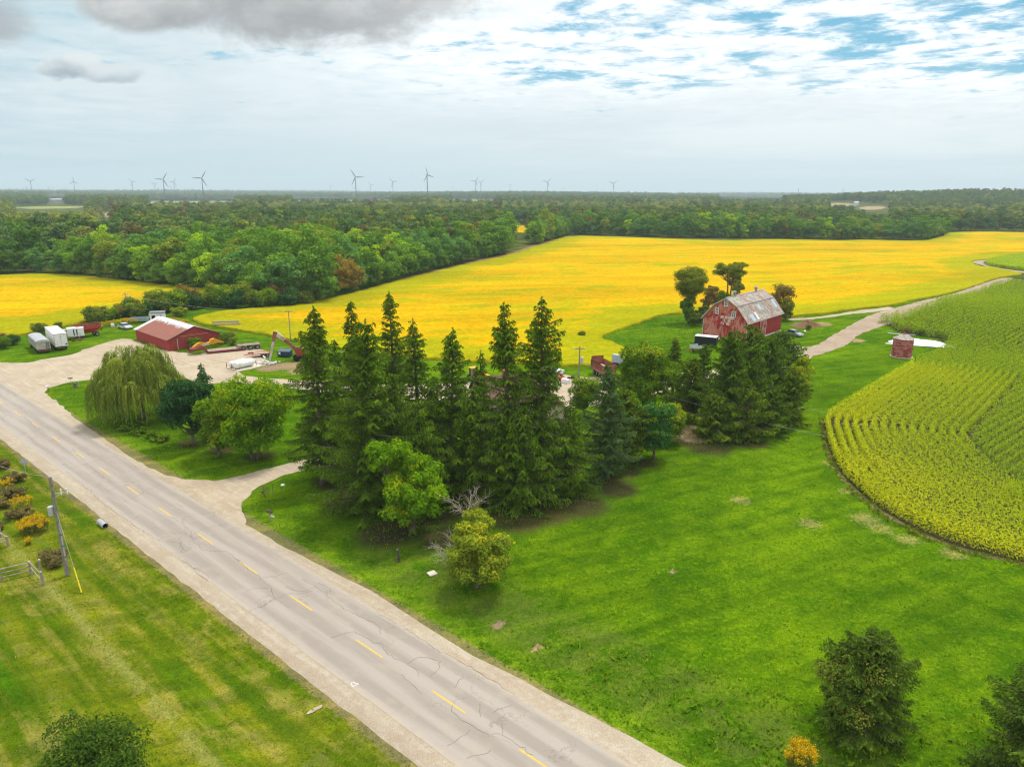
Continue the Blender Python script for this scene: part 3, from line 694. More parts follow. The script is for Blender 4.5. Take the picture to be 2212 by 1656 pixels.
def corn_mesh(name, x, y, t0, mat, nl=8, h=2.15):
    n = len(x); x = x + RG.normal(0, .06, n); y = y + RG.normal(0, .06, n); z = HF(x, y); hh = h * RG.uniform(.86, 1.1, n) * np.where(t0 > .9, .9, 1)
    dist = np.hypot(x, y); big = np.clip(dist / 120, 1, 2.0)
    C, U, V, T = [], [], [], []
    for j in range(nl):
        lev = (j + .5) / nl; az = RG.uniform(0, 2 * np.pi, n); L = (0.28 - 0.06 * lev) * RG.uniform(.7, 1.2, n) * big ** .5
        tilt = RG.uniform(-.5, .55, n) + (lev - .5) * .9
        U_ = np.stack([np.cos(az) * np.cos(tilt), np.sin(az) * np.cos(tilt), np.sin(tilt)], -1) * L[:, None]
        V_ = np.stack([-np.sin(az), np.cos(az), RG.normal(0, .35, n)], -1) * (0.06 * big)[:, None]
        C.append(np.stack([x, y, z + hh * (.18 + .74 * lev)], -1) + U_ * .85); U.append(U_); V.append(V_)
        T.append(np.clip(t0 * .85 + .12 * np.sin(x * .21 + y * .13) * np.sin(y * .17) + RG.normal(0, .09, n) + (1 - lev) * 0.12, 0, 1))
    ef = np.where(t0 > .86)[0]; ne = len(ef)                            # the open edge shows dry lower leaves and stalks
    for j in range(5):
        az = RG.uniform(0, 2 * np.pi, ne); L = RG.uniform(.15, .34, ne); tl = RG.uniform(-1.2, .2, ne)
        U_ = np.stack([np.cos(az) * np.cos(tl), np.sin(az) * np.cos(tl), np.sin(tl)], -1) * L[:, None]; V_ = np.stack([-np.sin(az), np.cos(az), az * 0], -1) * .05
        C.append(np.stack([x[ef] + RG.normal(0, .12, ne), y[ef] + RG.normal(0, .12, ne), z[ef] + hh[ef] * (.06 + .11 * j)], -1)); U.append(U_); V.append(V_); T.append(np.where(RG.random(ne) < .45, .95, .25))
    az = RG.uniform(0, 2 * np.pi, n)                                   # tassel
    C.append(np.stack([x, y, z + hh * 1.0], -1)); U.append(np.stack([RG.normal(0, .05, n), RG.normal(0, .05, n), np.full(n, .22)], -1)); V.append(np.stack([np.cos(az), np.sin(az), az * 0], -1) * (.045 * big)[:, None]); T.append(np.full(n, .62) + RG.normal(0, .1, n))
    return leaves(name, np.concatenate(C), np.concatenate(U), np.concatenate(V), np.concatenate(T), mat)
M_CORN = foliage("corn_leaves", [(0.24, 0.35, 0.014), (0.40, 0.47, 0.014), (0.62, 0.60, 0.014)], 0.35, 0.06, 0.35)
tag(link("corn_field", corn_mesh("corn_field", Cx, Cy, Ct, M_CORN)), kind='stuff')
tag(link("corn_field", corn_mesh("corn_field_far", q[:, 0], q[:, 1], np.full(len(q), .45), M_CORN, 4, 2.0)), kind='stuff')
print("corn plants", len(Cx), len(q))
M_CG = gravel("corn_floor_shaded", (0.06, 0.05, 0.02), (0.045, 0.05, 0.015), (0.08, 0.06, 0.03))  # soil colour darkened to carry the shade between the corn rows
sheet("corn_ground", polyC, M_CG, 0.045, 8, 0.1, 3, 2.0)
# under-canopy for the far part of the corn, so that its floor does not shine through
mt, t, o = newmat("corn_far_canopy"); p = pos()
col = mixc(ss(noise(p, .8, 4, .7), .35, .65), (0.16, 0.25, 0.010), (0.30, 0.38, 0.012)); finish(t, o, col, .95, 0, 0, noise(p, 2.5, 4, .7), 1.0, .5)
sheet("corn_canopy", polyC2, mt, 1.5, 8, .3, 3, 2, skirt=1.5, kind='stuff')

# ---- grass: short blades over the nearer lawns
def scatter_px(poly_px, dens, mx=10 ** 6):
    """random ground points inside a picture outline, even per square metre"""
    P_ = np.array(gpoly(poly_px)); mn, mxx = P_.min(0), P_.max(0); n = int(min(mx, (mxx - mn).prod() * dens))
    q = mn + RG.random((n, 2)) * (mxx - mn); return q[pip(q[:, 0], q[:, 1], P_)]
M_GRASS = foliage("grass_blades", [(0.075, 0.185, 0.002), (0.130, 0.265, 0.004), (0.22, 0.32, 0.012)], 0.35, 0.12, 1.6)
M_GRASS2 = foliage("verge_blades", [(0.10, 0.155, 0.004), (0.17, 0.21, 0.008), (0.30, 0.27, 0.06)], 0.3, 0.2, 1.4)
VERGE_D = 12
excl = [gpoly(P_GRAV_A), gpoly(P_GRAV_B), gpoly(P_TRACK), polyC]
def grass(name, q, hgt, mat, tmean=0.45, clump=0.5):
    for e in excl: q = q[~pip(q[:, 0], q[:, 1], e)]
    u, v = road_uv(q[:, 0], q[:, 1]); q = q[(v > np.interp(u, [-60, -47, -40], [6.3, 5.5, 5.2])) | (v < -5.4)]
    n = len(q); nz = np.sin(q[:, 0] * 1.9 + np.sin(q[:, 1] * 1.3) * 2) * np.sin(q[:, 1] * 2.3 + np.sin(q[:, 0] * .9) * 2) * .5 + .5
    keep = RG.random(n) < (1 - clump) + clump * nz; q = q[keep]; nz = nz[keep]; n = len(q)
    hh = hgt * RG.uniform(.5, 1.3, n) * (.7 + .6 * nz); az = RG.uniform(0, 2 * np.pi, n); ln = RG.normal(0, .55, (n, 2))
    U_ = np.stack([ln[:, 0] * hh, ln[:, 1] * hh, hh], -1) * .5; V_ = np.stack([np.cos(az), np.sin(az), RG.normal(0, .3, n)], -1) * (hh * .38)[:, None]
    C = np.stack([q[:, 0], q[:, 1], HF(q[:, 0], q[:, 1]) + hh * .35], -1)
    tag(link("grass", leaves(name, C, U_, V_, np.clip(tmean + RG.normal(0, .2, n), 0, 1), mat)), kind='stuff')
    return n
P_LAWN = [(517, 1099), (700, 1010), (1000, 1040), (1300, 1000), (1450, 900), (1740, 800), (1960, 740), (1915, 806), (1817, 862), (1778, 905), (1785, 965), (1840, 1058), (1960, 1140), (2212, 1215), (2300, 1240), (2330, 1700), (1490, 1700), (1152, 1476), (797, 1272), (560, 1145)]
n = grass("lawn_grass", scatter_px(P_LAWN, 18), 0.12, M_GRASS)
n += grass("ditch_grass", scatter_px([(1000, 1390), (1300, 1380), (1500, 1430), (1800, 1530), (2212, 1560), (2300, 1700), (1500, 1700), (1150, 1470)], 10), 0.26, M_GRASS, .9, .7)
n += grass("island_grass", scatter_px([(106, 858), (125, 832), (200, 820), (430, 830), (640, 850), (700, 985), (500, 1034), (375, 1034), (219, 940)], 14), 0.14, M_GRASS, .66)
n += grass("verge_grass", scatter_px([(-60, 950), (20, 948), (125, 1052), (334, 1207), (455, 1300), (674, 1480), (892, 1650), (940, 1700), (-60, 1700)], VERGE_D), 0.10, M_GRASS2, .45, .35)
n += grass("far_grass", scatter_px([(1214, 792), (1350, 757), (1290, 730), (1400, 690), (1510, 685), (1560, 760), (1420, 810), (1330, 800)], 6), 0.2, M_GRASS, .4)
n += grass("edge_weeds", scatter_px([(1768, 905), (1772, 945), (1780, 975), (1798, 1022), (1836, 1066), (1890, 1110), (1952, 1147), (2028, 1181), (2113, 1207), (2212, 1226), (2400, 1262), (2400, 1240), (2212, 1205), (2117, 1187), (2032, 1160), (1959, 1126), (1898, 1089), (1845, 1045), (1808, 1003), (1793, 963), (1782, 905)], 22), 0.30, M_GRASS2, .55, .9)
print("grass", n)

# ================================================================== TREES
M_BARK = paint("bark", (0.16, 0.12, 0.085), (0.10, 0.075, 0.055), 6, 0.95, fine=30)
M_BARKG = paint("grey_bark", (0.30, 0.27, 0.23), (0.20, 0.17, 0.14), 6, 0.95, fine=30)
M_SPR = foliage("spruce_needles", [(0.056, 0.106, 0.009), (0.129, 0.222, 0.014), (0.270, 0.362, 0.026)], 0.12, 0.3, .5)
M_SPR2 = foliage("blue_spruce_needles", [(0.057, 0.106, 0.028), (0.116, 0.199, 0.049), (0.212, 0.294, 0.070)], 0.12, 0.3, .5)
M_CED = foliage("cedar_sprays", [(0.066, 0.109, 0.008), (0.155, 0.229, 0.013), (0.310, 0.362, 0.029)], 0.15, 0.3, .5)
M_MAPB = foliage("maple_leaves_bright", [(0.068, 0.180, 0.006), (0.165, 0.315, 0.007), (0.42, 0.42, 0.010)], 0.28, 0.22, 1.0)
M_MAPG = foliage("maple_leaves_green", [(0.052, 0.134, 0.007), (0.147, 0.252, 0.011), (0.380, 0.396, 0.015)], 0.25, 0.22, .8)
M_MAPD = foliage("maple_leaves_dark", [(0.018, 0.060, 0.018), (0.042, 0.112, 0.027), (0.112, 0.188, 0.045)], 0.18, 0.22, .6)
M_MAPT = foliage("maple_leaves_teal", [(0.022, 0.075, 0.016), (0.052, 0.150, 0.026), (0.150, 0.260, 0.050)], 0.2, 0.22, .6)
M_MAPD2 = foliage("dark_treetop_leaves", [(0.026, 0.058, 0.008), (0.060, 0.114, 0.012), (0.132, 0.169, 0.020)], 0.15, 0.4, .6)
M_WIL = foliage("willow_leaves", [(0.154, 0.216, 0.027), (0.306, 0.360, 0.042), (0.486, 0.486, 0.075)], 0.28, 0.22, .6)
M_RND = foliage("locust_leaves", [(0.105, 0.180, 0.015), (0.240, 0.300, 0.021), (0.600, 0.540, 0.018)], 0.28, 0.22, .7)
M_ELM = foliage("elm_leaves", [(0.092, 0.135, 0.014), (0.193, 0.237, 0.018), (0.365, 0.338, 0.036)], 0.22, 0.22, .6)
M_SUM = foliage("brown_leaves", [(0.108, 0.088, 0.022), (0.234, 0.166, 0.032), (0.390, 0.254, 0.036)], 0.22, 0.22, .6)
M_GOLD = foliage("goldenrod_flowers", [(0.14, 0.17, 0.02), (0.56, 0.36, 0.008), (0.72, 0.46, 0.012)], 0.15, 0.6, .2)
M_BUSH = foliage("brush_leaves", [(0.058, 0.103, 0.012), (0.141, 0.199, 0.021), (0.330, 0.310, 0.045)], 0.2, 0.22, .8)
M_WEED = foliage("brown_weeds", [(0.105, 0.083, 0.030), (0.195, 0.150, 0.053), (0.225, 0.225, 0.045)], 0.15, 0.4, .6)

def arr(L): return np.concatenate(L) if L else np.zeros((0, 3))
def spruce(name, seed, Hh, R, zb, mat, dens=1.0, droop=0.5, sparse=0.0, top=0.8, rag=0.32, ls=1.0, bark=None, gap=.56):
    """conifer: whorls of boughs, each with side twigs hung with needle sprays"""
    R_ = np.random.default_rng(seed); C, U, V, T = [], [], [], []; tr = MB()
    bend = R_.normal(0, .3, 2)
    def axis(z): f = (z / Hh) ** 2; return np.array([bend[0] * f, bend[1] * f])
    z = zb; ph = R_.uniform(0, 6.28, 3)
    while z < Hh - 0.12:
        t = (Hh - z) / (Hh - zb)
        prof = min(1.0, (t ** top) * 1.15) * (1 - 0.22 * max(0, (t - .82) / .18))
        nb = int(R_.integers(5, 8)) if t > .15 else int(R_.integers(3, 6))
        a0 = R_.uniform(0, 6.28); wl = R_.uniform(.70, 1.12)
        for b in range(nb):
            if R_.random() < sparse + .05: continue
            az = a0 + b * 6.283 / nb + R_.normal(0, .25)
            gp = 1 + .17 * math.sin(az * 2 + ph[0] + z * .5) + .14 * math.sin(az * 3 - z * .8 + ph[1])
            L = max(.22, R * prof * wl * gp * R_.uniform(1 - rag * 1.4, 1.16))
            z0 = z + R_.uniform(-.15, .15)
            e = np.array([math.cos(az), math.sin(az)]); lat = np.array([-e[1], e[0]]); ax = axis(z0)
            rise = .50 * (1 - t) ** 1.5 - .62 * t * droop
            def bz(s): return z0 + L * (rise * s + .20 * t * s * s * s)
            m = max(2, int(L / .20 * dens)); s = (np.arange(m) + R_.random(m)) / m; s = s ** .8
            s = np.repeat(s, 2); sg = np.tile([-1., 1.], m); keep = R_.random(2 * m) > .12 + sparse * .6; s, sg = s[keep], sg[keep]
            l2 = (.20 + .42 * L * (1 - s) ** .8 * .55 + .12 * s) * R_.uniform(.6, 1.25, len(s)); dr = (.25 + droop * R_.uniform(.5, 1.5, len(s))) * l2 + .10 * droop
            k = 8 if ls > .8 else 9
            q = (np.arange(k) + .5) / k; Q = q[None, :]
            bx_ = ax[0] + e[0] * L * s; by_ = ax[1] + e[1] * L * s
            fx = e[0] * .75 + lat[0] * sg * .8; fy = e[1] * .75 + lat[1] * sg * .8
            X_ = bx_[:, None] + fx[:, None] * l2[:, None] * Q; Y_ = by_[:, None] + fy[:, None] * l2[:, None] * Q; Z_ = bz(s)[:, None] - dr[:, None] * Q ** 1.6
            P_ = np.stack([X_, Y_, Z_], -1).reshape(-1, 3) + R_.normal(0, .035, (len(s) * k, 3))
            tx = np.repeat(fx, k); ty = np.repeat(fy, k); tz = (-dr[:, None] / l2[:, None] * 1.6 * Q ** .6).ravel()
            n = len(P_); ua = unit(np.stack([tx, ty, tz], -1) + R_.normal(0, .30, (n, 3))) * ((.105 + .06 * R_.random(n)) * ls)[:, None]
            va = unit(np.cross(ua, R_.normal(0, 1, (n, 3)) + np.array([0, 0, .6]))) * ((.048 + .03 * R_.random(n)) * ls)[:, None]
            C.append(P_); U.append(ua); V.append(va)
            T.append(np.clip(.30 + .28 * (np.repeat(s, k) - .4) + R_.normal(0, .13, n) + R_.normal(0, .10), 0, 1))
            if L > .7:
                pts = [(ax[0] + e[0] * L * w_, ax[1] + e[1] * L * w_, float(bz(w_))) for w_ in (0, .45, .9)]
                tr.path(pts, [.045 + .011 * L, .028 + .007 * L, .010], 4)
        z += R_.uniform(.75, 1.25) * gap * (1 if t > .2 else .62)
    n = 30
    P_ = np.stack([bend[0] + R_.normal(0, .05, n), bend[1] + R_.normal(0, .05, n), Hh - R_.random(n) * .9 + .2], -1)
    ua = unit(R_.normal(0, .4, (n, 3)) + np.array([0, 0, .9])) * .15; va = unit(np.cross(ua, R_.normal(0, 1, (n, 3)))) * .045
    C.append(P_); U.append(ua); V.append(va); T.append(R_.uniform(.3, .7, n))
    zs = np.linspace(0, Hh, 9); r0 = .012 * Hh + .10
    tr.path([(axis(q)[0], axis(q)[1], q) for q in zs], [r0 * (1.35 if q == 0 else 1) * (1 - q / Hh) ** .8 + .02 for q in zs], 8)
    me = leaves(name, arr(C), arr(U), arr(V), np.concatenate(T), mat)
    return me, trunkmesh(tr, bark or M_BARK)
def trunkmesh(mb, mat):
    me = bpy.data.meshes.new("trunk"); me.from_pydata(mb.v, [], mb.f); me.materials.append(mat)
    me.polygons.foreach_set('use_smooth', [True] * len(me.polygons)); return me

def broad(name, seed, Hh, Wd, zb, mat, n=20000, puffs=60, pr=(.14, .26), ls=.16, wsh=1.0, trunk_r=None, lean=0.0, shape=1.0, limbs=10, tint=.40, lopsided=.12, bark=None, multi=1, fill=.18, up=.35, flat=.75):
    """broad-leaved crown: leaf-sized faces gathered in many puffs over limbs"""
    R_ = np.random.default_rng(seed); hc = Hh - zb; tr = MB()
    cz = zb + hc * .52; rad = Wd / 2
    d = rdir(R_, puffs); rr = R_.random(puffs) ** .38 * .84
    pz = d[:, 2] * rr
    # profile narrower towards the top / bottom according to 'shape'
    wprof = np.sqrt(np.clip(1 - np.abs(pz) ** 2, .05, 1)) ** (shape - 1) if shape != 1 else 1
    pc = np.stack([d[:, 0] * rr * rad * wprof * wsh, d[:, 1] * rr * rad * wprof, cz + pz * hc / 2], -1)
    pc[:, 0] += lopsided * rad * np.sin(pc[:, 2] * .9 + seed) + lean * (pc[:, 2] - zb); pc[:, 1] += lopsided * rad * np.cos(pc[:, 2] * .7 + seed * 2)
    pR = R_.uniform(pr[0], pr[1], puffs) * min(Wd, hc * 1.2) * (1.1 - .35 * rr)
    w = pR ** 2; idx = R_.choice(puffs, n, p=w / w.sum())
    dd = rdir(R_, n); dd[:, 2] += up; dd = unit(dd)
    r = pR[idx] * (1 - np.abs(R_.normal(0, fill, n))).clip(.1, 1.1) * (1 + .22 * np.sin(dd[:, 0] * 7 + idx) * np.sin(dd[:, 1] * 6 + idx * 2) * 1.2)
    P_ = pc[idx] + dd * r[:, None] * np.array([1, 1, flat])
    nn = unit(dd + R_.normal(0, .55, (n, 3)) + np.array([0, 0, .35]))
    ua = unit(np.cross(nn, R_.normal(0, 1, (n, 3)))); va = np.cross(nn, ua)
    sz = ls * R_.uniform(.55, 1.25, n)
    ptint = R_.normal(0, .10, puffs)
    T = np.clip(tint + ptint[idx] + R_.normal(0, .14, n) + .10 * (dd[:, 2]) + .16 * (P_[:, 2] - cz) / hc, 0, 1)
    me = leaves(name, P_, ua * sz[:, None], va * (sz * .62)[:, None], T, mat)
    r0 = trunk_r or (.014 * Hh + .06)
    far_ = np.argsort(-np.linalg.norm(pc - np.array([0, 0, cz]), axis=1))[:limbs]
    for q in range(multi):
        off = (0, 0) if multi == 1 else (.35 * math.cos(q * 6.28 / multi), .35 * math.sin(q * 6.28 / multi))
        top = (off[0] * 3 + lean * hc * .5, off[1] * 3, zb + hc * .45)
        tr.path([(off[0], off[1], -.1), (off[0] * 1.3, off[1] * 1.3, zb * .6 + .2), (off[0] * 2 + lean * .5, off[1] * 2, zb + hc * .12), top], [r0 * 1.25, r0, r0 * .8, r0 * .4], 8)
    for j in far_:
        s = R_.uniform(.0, .32); st = Vector((lean * hc * s, 0, zb * .85 + hc * s)); e = Vector(pc[j]); mid = st.lerp(e, .5) + Vector((0, 0, -.05 * hc))
        tr.path([st, mid, e], [r0 * .5, r0 * .3, r0 * .1], 5)
    return me, trunkmesh(tr, bark or M_BARK)

def put_tree(name, label, cat, px, meshes, s=1.0, rz=0.0, group=None, sz=None, pt=None, parts=('crown', 'trunk')):
    p = g(*px) if pt is None else pt
    t = thing(name, label, cat, (p[0], p[1], float(HF(p[0], p[1]))), rz, group)
    t.scale = (s, s, sz or s)
    for me, nm in zip(meshes, parts): link(nm, me, t)
    return t

# ---- the stand of tall spruces by the road
SPR_G = "tall spruces in the farmyard shelter stand"
sp = [  # base px, top px, radius, first bough height, sparse, droop, seed, label
    ((700, 1045), (655, 665), 4.3, 3.0, .04, .60, 1, "tall spruce with a bare lower trunk beside the driveway, leftmost of the stand"),
    ((738, 1002), (736, 735), 2.3, 2.0, .10, .45, 2, "slim dark spruce just behind and right of the bare-trunked spruce"),
    ((800, 1100), (792, 690), 5.2, .6, .00, .55, 3, "broad bright green spruce with a cone reaching the ground left of the bright maple"),
    ((775, 1010), (795, 652), 3.0, 2.0, .08, .55, 14, "ragged spruce top showing behind the broad bright green spruce"),
    ((858, 985), (849, 632), 3.6, 2.5, .10, .50, 4, "tallest-topped spruce with open tiers behind the broad green spruce"),
    ((905, 965), (910, 688), 3.1, 3.0, .22, .60, 5, "open spruce with see-through tiers between the tallest top and the middle spruces"),
    ((978, 1070), (964, 713), 4.2, 1.0, .05, .55, 6, "full dark spruce in the middle of the stand above the bright maple"),
    ((1040, 1030), (1045, 760), 2.4, 2.0, .05, .50, 7, "short narrow spruce spire in the dip between the middle and right-hand spruces"),
    ((1098, 1085), (1090, 655), 3.9, 1.2, .06, .60, 8, "tall spruce with weeping sprays, left one of the twin spires"),
    ((1168, 1075), (1152, 645), 4.6, 1.6, .10, .60, 9, "tall spruce with widely spaced tiers, right one of the twin spires"),
    ((1310, 1032), (1278, 785), 3.6, 1.2, .03, .40, 10, "grey-green spruce standing apart right of the twin spires"),
]
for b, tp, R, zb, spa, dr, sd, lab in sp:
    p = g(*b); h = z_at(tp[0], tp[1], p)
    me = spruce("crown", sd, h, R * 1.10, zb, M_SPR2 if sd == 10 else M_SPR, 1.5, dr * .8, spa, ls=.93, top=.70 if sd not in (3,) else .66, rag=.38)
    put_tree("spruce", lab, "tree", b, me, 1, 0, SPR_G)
# filler boughs low at the back of the stand
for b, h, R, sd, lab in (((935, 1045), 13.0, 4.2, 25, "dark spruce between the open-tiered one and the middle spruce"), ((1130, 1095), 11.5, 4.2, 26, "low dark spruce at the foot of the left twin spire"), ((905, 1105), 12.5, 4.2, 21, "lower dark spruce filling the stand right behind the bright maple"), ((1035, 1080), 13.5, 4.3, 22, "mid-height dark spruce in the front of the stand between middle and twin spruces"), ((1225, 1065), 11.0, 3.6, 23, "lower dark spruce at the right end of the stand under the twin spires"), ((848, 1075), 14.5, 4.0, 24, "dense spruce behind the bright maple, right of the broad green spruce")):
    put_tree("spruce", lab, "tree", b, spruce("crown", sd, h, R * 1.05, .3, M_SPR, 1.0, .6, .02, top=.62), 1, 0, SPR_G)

# ---- willow
def willow(name, seed, Hh, Wd, mat):
    R_ = np.random.default_rng(seed); C, U, V, T = [], [], [], []; tr = MB(); rad = Wd / 2
    nh = 62; heads = []
    for k in range(nh):
        a = R_.uniform(0, 6.283); q = R_.random() ** .5
        zt = Hh * (1 - .46 * q ** 1.8) * R_.uniform(.78, 1.0); heads.append((math.cos(a) * q * rad * .82, math.sin(a) * q * rad * .82, zt, R_.uniform(.8, 2.0), R_.normal(0, .17)))
    for hx, hy, hz_, hr, tt in heads:
        ns = 40; out_ = math.hypot(hx, hy) / rad
        for s_ in range(ns):
            a = R_.uniform(0, 6.283); q = R_.random() ** .5
            x0 = hx + math.cos(a) * q * hr; y0 = hy + math.sin(a) * q * hr; z0 = hz_ - .8 * q * q * hr
            Ls = R_.uniform(1.6, 4.2) * (0.7 + out_ * 1.35); Ls = min(Ls, z0 - R_.uniform(.4, 3.0) * (1.3 if hx > 0 else 1)); Ls = max(Ls, .6)
            n = int(Ls * 7.5) + 3; s = np.linspace(0, 1, n)
            ox = math.cos(a) * .35 + hx / rad * .4; oy = math.sin(a) * .35 + hy / rad * .4
            X_ = x0 + ox * (1 - (1 - s) ** 2) + R_.normal(0, .07, n); Y_ = y0 + oy * (1 - (1 - s) ** 2) + R_.normal(0, .07, n); Z_ = z0 - Ls * s ** 1.15 + .25 * (1 - s) * s
            C.append(np.stack([X_, Y_, Z_], -1)); ua = np.stack([R_.normal(0, .28, n), R_.normal(0, .28, n), -np.ones(n)], -1); ua[s < .15] += np.array([ox * 2, oy * 2, .8])
            ua = unit(ua) * (.17 + .08 * R_.random(n))[:, None]; az = R_.uniform(0, 6.28, n)
            va = np.stack([np.cos(az), np.sin(az), np.zeros(n)], -1) * .05
            U.append(ua); V.append(va); T.append(np.clip(.42 + tt - .22 * s + R_.normal(0, .12, n), 0, 1))
        tr.path([(0, 0, 2.6 + R_.random()), (hx * .45, hy * .45, hz_ * .72), (hx, hy, hz_ - .2)], [.17, .10, .03], 5)
    tr.path([(0, 0, -.1), (.05, 0, 1.2), (0, .05, 3.2)], [.55, .42, .38], 10)
    tr.path([(0, 0, 3), (1.3, -.3, 5.4), (2.6, -.4, 8)], [.34, .25, .14], 8); tr.path([(0, 0, 3), (-1.2, .2, 5.2), (-2.8, .3, 8)], [.32, .24, .12], 8); tr.path([(0, 0, 3), (.2, 1.2, 6), (.4, 1.6, 9)], [.28, .2, .1], 8)
    return leaves(name, arr(C), arr(U), arr(V), np.concatenate(T), mat), trunkmesh(tr, M_BARK)
put_tree("weeping_willow", "large weeping willow with trailing pale green strands beside the red shed yard", "tree", (308, 905), willow("crown", 5, 13.2, 14.5, M_WIL))

# ---- single broad-leaved trees round the house
def hgt(b, tp): return z_at(tp[0], tp[1], g(*b))
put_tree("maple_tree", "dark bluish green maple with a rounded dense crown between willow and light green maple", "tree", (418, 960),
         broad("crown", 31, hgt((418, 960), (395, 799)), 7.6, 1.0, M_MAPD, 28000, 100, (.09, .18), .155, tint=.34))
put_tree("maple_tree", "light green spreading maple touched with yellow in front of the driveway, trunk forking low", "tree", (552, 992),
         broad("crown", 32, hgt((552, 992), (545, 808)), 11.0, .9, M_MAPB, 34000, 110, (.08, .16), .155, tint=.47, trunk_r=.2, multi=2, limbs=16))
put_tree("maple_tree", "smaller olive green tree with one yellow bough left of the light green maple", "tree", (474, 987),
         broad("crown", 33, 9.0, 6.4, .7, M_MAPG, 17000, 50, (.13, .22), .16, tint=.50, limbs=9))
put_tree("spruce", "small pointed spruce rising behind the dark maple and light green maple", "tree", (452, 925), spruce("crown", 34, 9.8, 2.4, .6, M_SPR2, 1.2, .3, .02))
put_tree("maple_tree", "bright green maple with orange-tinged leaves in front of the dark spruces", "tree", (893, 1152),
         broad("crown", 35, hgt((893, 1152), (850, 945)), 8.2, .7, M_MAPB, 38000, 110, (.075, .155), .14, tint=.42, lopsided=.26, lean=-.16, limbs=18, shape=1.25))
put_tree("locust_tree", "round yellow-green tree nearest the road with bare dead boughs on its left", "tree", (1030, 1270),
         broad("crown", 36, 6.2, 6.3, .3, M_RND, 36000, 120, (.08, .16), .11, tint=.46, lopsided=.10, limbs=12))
put_tree("locust_tree", "small yellow-green leader tree rising just behind the round yellow-green tree", "tree", (1035, 1225),
         broad("crown", 37, 6.6, 2.9, 2.6, M_RND, 6500, 30, (.14, .26), .11, tint=.5))
# dead boughs beside it
def dead(seed, base, dirs, L, r=.06, gen=4):
    R_ = random.Random(seed); mb = MB()
    def grow(p, d, L, r, k):
        q = p; n = 3
        for i in range(n):
            d = (d + Vector((R_.gauss(0, .13), R_.gauss(0, .13), R_.gauss(0, .10)))).normalized(); e = q + d * L / n
            mb.tube(q, e, r * (1 - i * .2), r * (1 - (i + 1) * .2), 4, cap=False)
            if k > 0:
                for _ in range(2 if k > 1 else 3):
                    dd = (d + Vector((R_.gauss(0, .55), R_.gauss(0, .55), R_.gauss(.05, .4)))).normalized(); grow(e, dd, L * R_.uniform(.45, .7), r * .5, k - 1)
            q = e
    for d in dirs: grow(Vector(base), Vector(d).normalized(), L, r, gen - 1)
    return mb
M_DEAD = paint("dead_wood", (0.42, 0.36, 0.28), (0.30, 0.25, 0.19), 5, .9)
def put_dead(label, px, dirs, L, seed, z0=.5, r=.06):
    p = g(*px); o = dead(seed, (0, 0, z0), dirs, L, r, 3).build("dead_branches", M_DEAD, None, (p[0], p[1], 0))
    tag(o, label, "dead tree")
put_dead("bare grey dead boughs spreading left over the grass by the round tree", (1010, 1235), [(-1, .1, .30), (-.9, .5, .55), (-.95, -.3, .15)], 2.3, 1, 1.0)
put_dead("bare grey dead top sticking up behind the round yellow-green tree", (1010, 1215), [(-.25, .1, 1), (.25, .1, 1), (-.6, 0, .9)], 2.1, 2, 4.2, .05)

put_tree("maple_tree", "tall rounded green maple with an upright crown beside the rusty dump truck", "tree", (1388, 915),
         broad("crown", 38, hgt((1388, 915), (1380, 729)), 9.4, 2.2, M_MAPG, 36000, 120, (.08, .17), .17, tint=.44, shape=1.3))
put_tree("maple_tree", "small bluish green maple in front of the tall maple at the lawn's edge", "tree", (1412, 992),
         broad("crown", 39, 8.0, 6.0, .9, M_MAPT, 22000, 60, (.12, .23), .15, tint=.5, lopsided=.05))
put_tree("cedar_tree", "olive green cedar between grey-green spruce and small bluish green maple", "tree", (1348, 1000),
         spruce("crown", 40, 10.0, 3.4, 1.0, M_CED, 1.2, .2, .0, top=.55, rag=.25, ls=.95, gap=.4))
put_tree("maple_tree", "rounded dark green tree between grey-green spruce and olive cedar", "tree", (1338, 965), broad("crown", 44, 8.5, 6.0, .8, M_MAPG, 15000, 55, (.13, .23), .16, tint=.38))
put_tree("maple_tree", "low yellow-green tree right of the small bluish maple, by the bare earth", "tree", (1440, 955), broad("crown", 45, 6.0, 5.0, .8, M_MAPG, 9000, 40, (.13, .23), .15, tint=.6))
put_tree("maple_tree", "small green tree half hidden behind the grey-green spruce by the yard", "tree", (1262, 900), broad("crown", 41, 7.0, 5.5, 1, M_MAPG, 9000, 40, tint=.45, ls=.15))
put_tree("cedar_tree", "small thin dark tree at the edge of the gravel yard behind the grey-green spruce", "tree", (1322, 868), broad("crown", 42, 5.2, 4.4, 1.2, M_CED, 4500, 30, (.10, .18), ls=.13, tint=.5))
put_tree("cedar_tree", "slim pointed cedar standing alone between tall maple and evergreen clump", "tree", (1452, 852), spruce("crown", 43, 9.8, 2.1, 1.6, M_CED, 1.2, .1, .0, top=.62, rag=.25, gap=.4))
# evergreen clump in front of the barn
cl = [((1495, 905), 11.0, 2.9, M_CED), ((1515, 862), 13.2, 1.9, M_SPR), ((1568, 925), 13.8, 3.6, M_SPR), ((1608, 905), 15.6, 3.6, M_SPR), ((1655, 880), 15.0, 3.4, M_SPR), ((1540, 945), 8.0, 3.0, M_CED), ((1608, 948), 10.0, 3.4, M_CED), ((1660, 932), 10.0, 3.0, M_SPR), ((1700, 915), 8.5, 2.6, M_CED), ((1702, 850), 12.5, 3.0, M_SPR), ((1580, 872), 14.0, 3.2, M_SPR), ((1680, 830), 13.8, 3.2, M_SPR), ((1475, 880), 8.0, 2.6, M_CED)]
cl_top = [775, 745, 712, 703, 728, 850, 838, 828, 800, 738, 730, 714, 800]
cl = [(b, max(4.0, z_at(b[0], ty, g(*b))), R, m_) for (b, h, R, m_), ty in zip(cl, cl_top)]
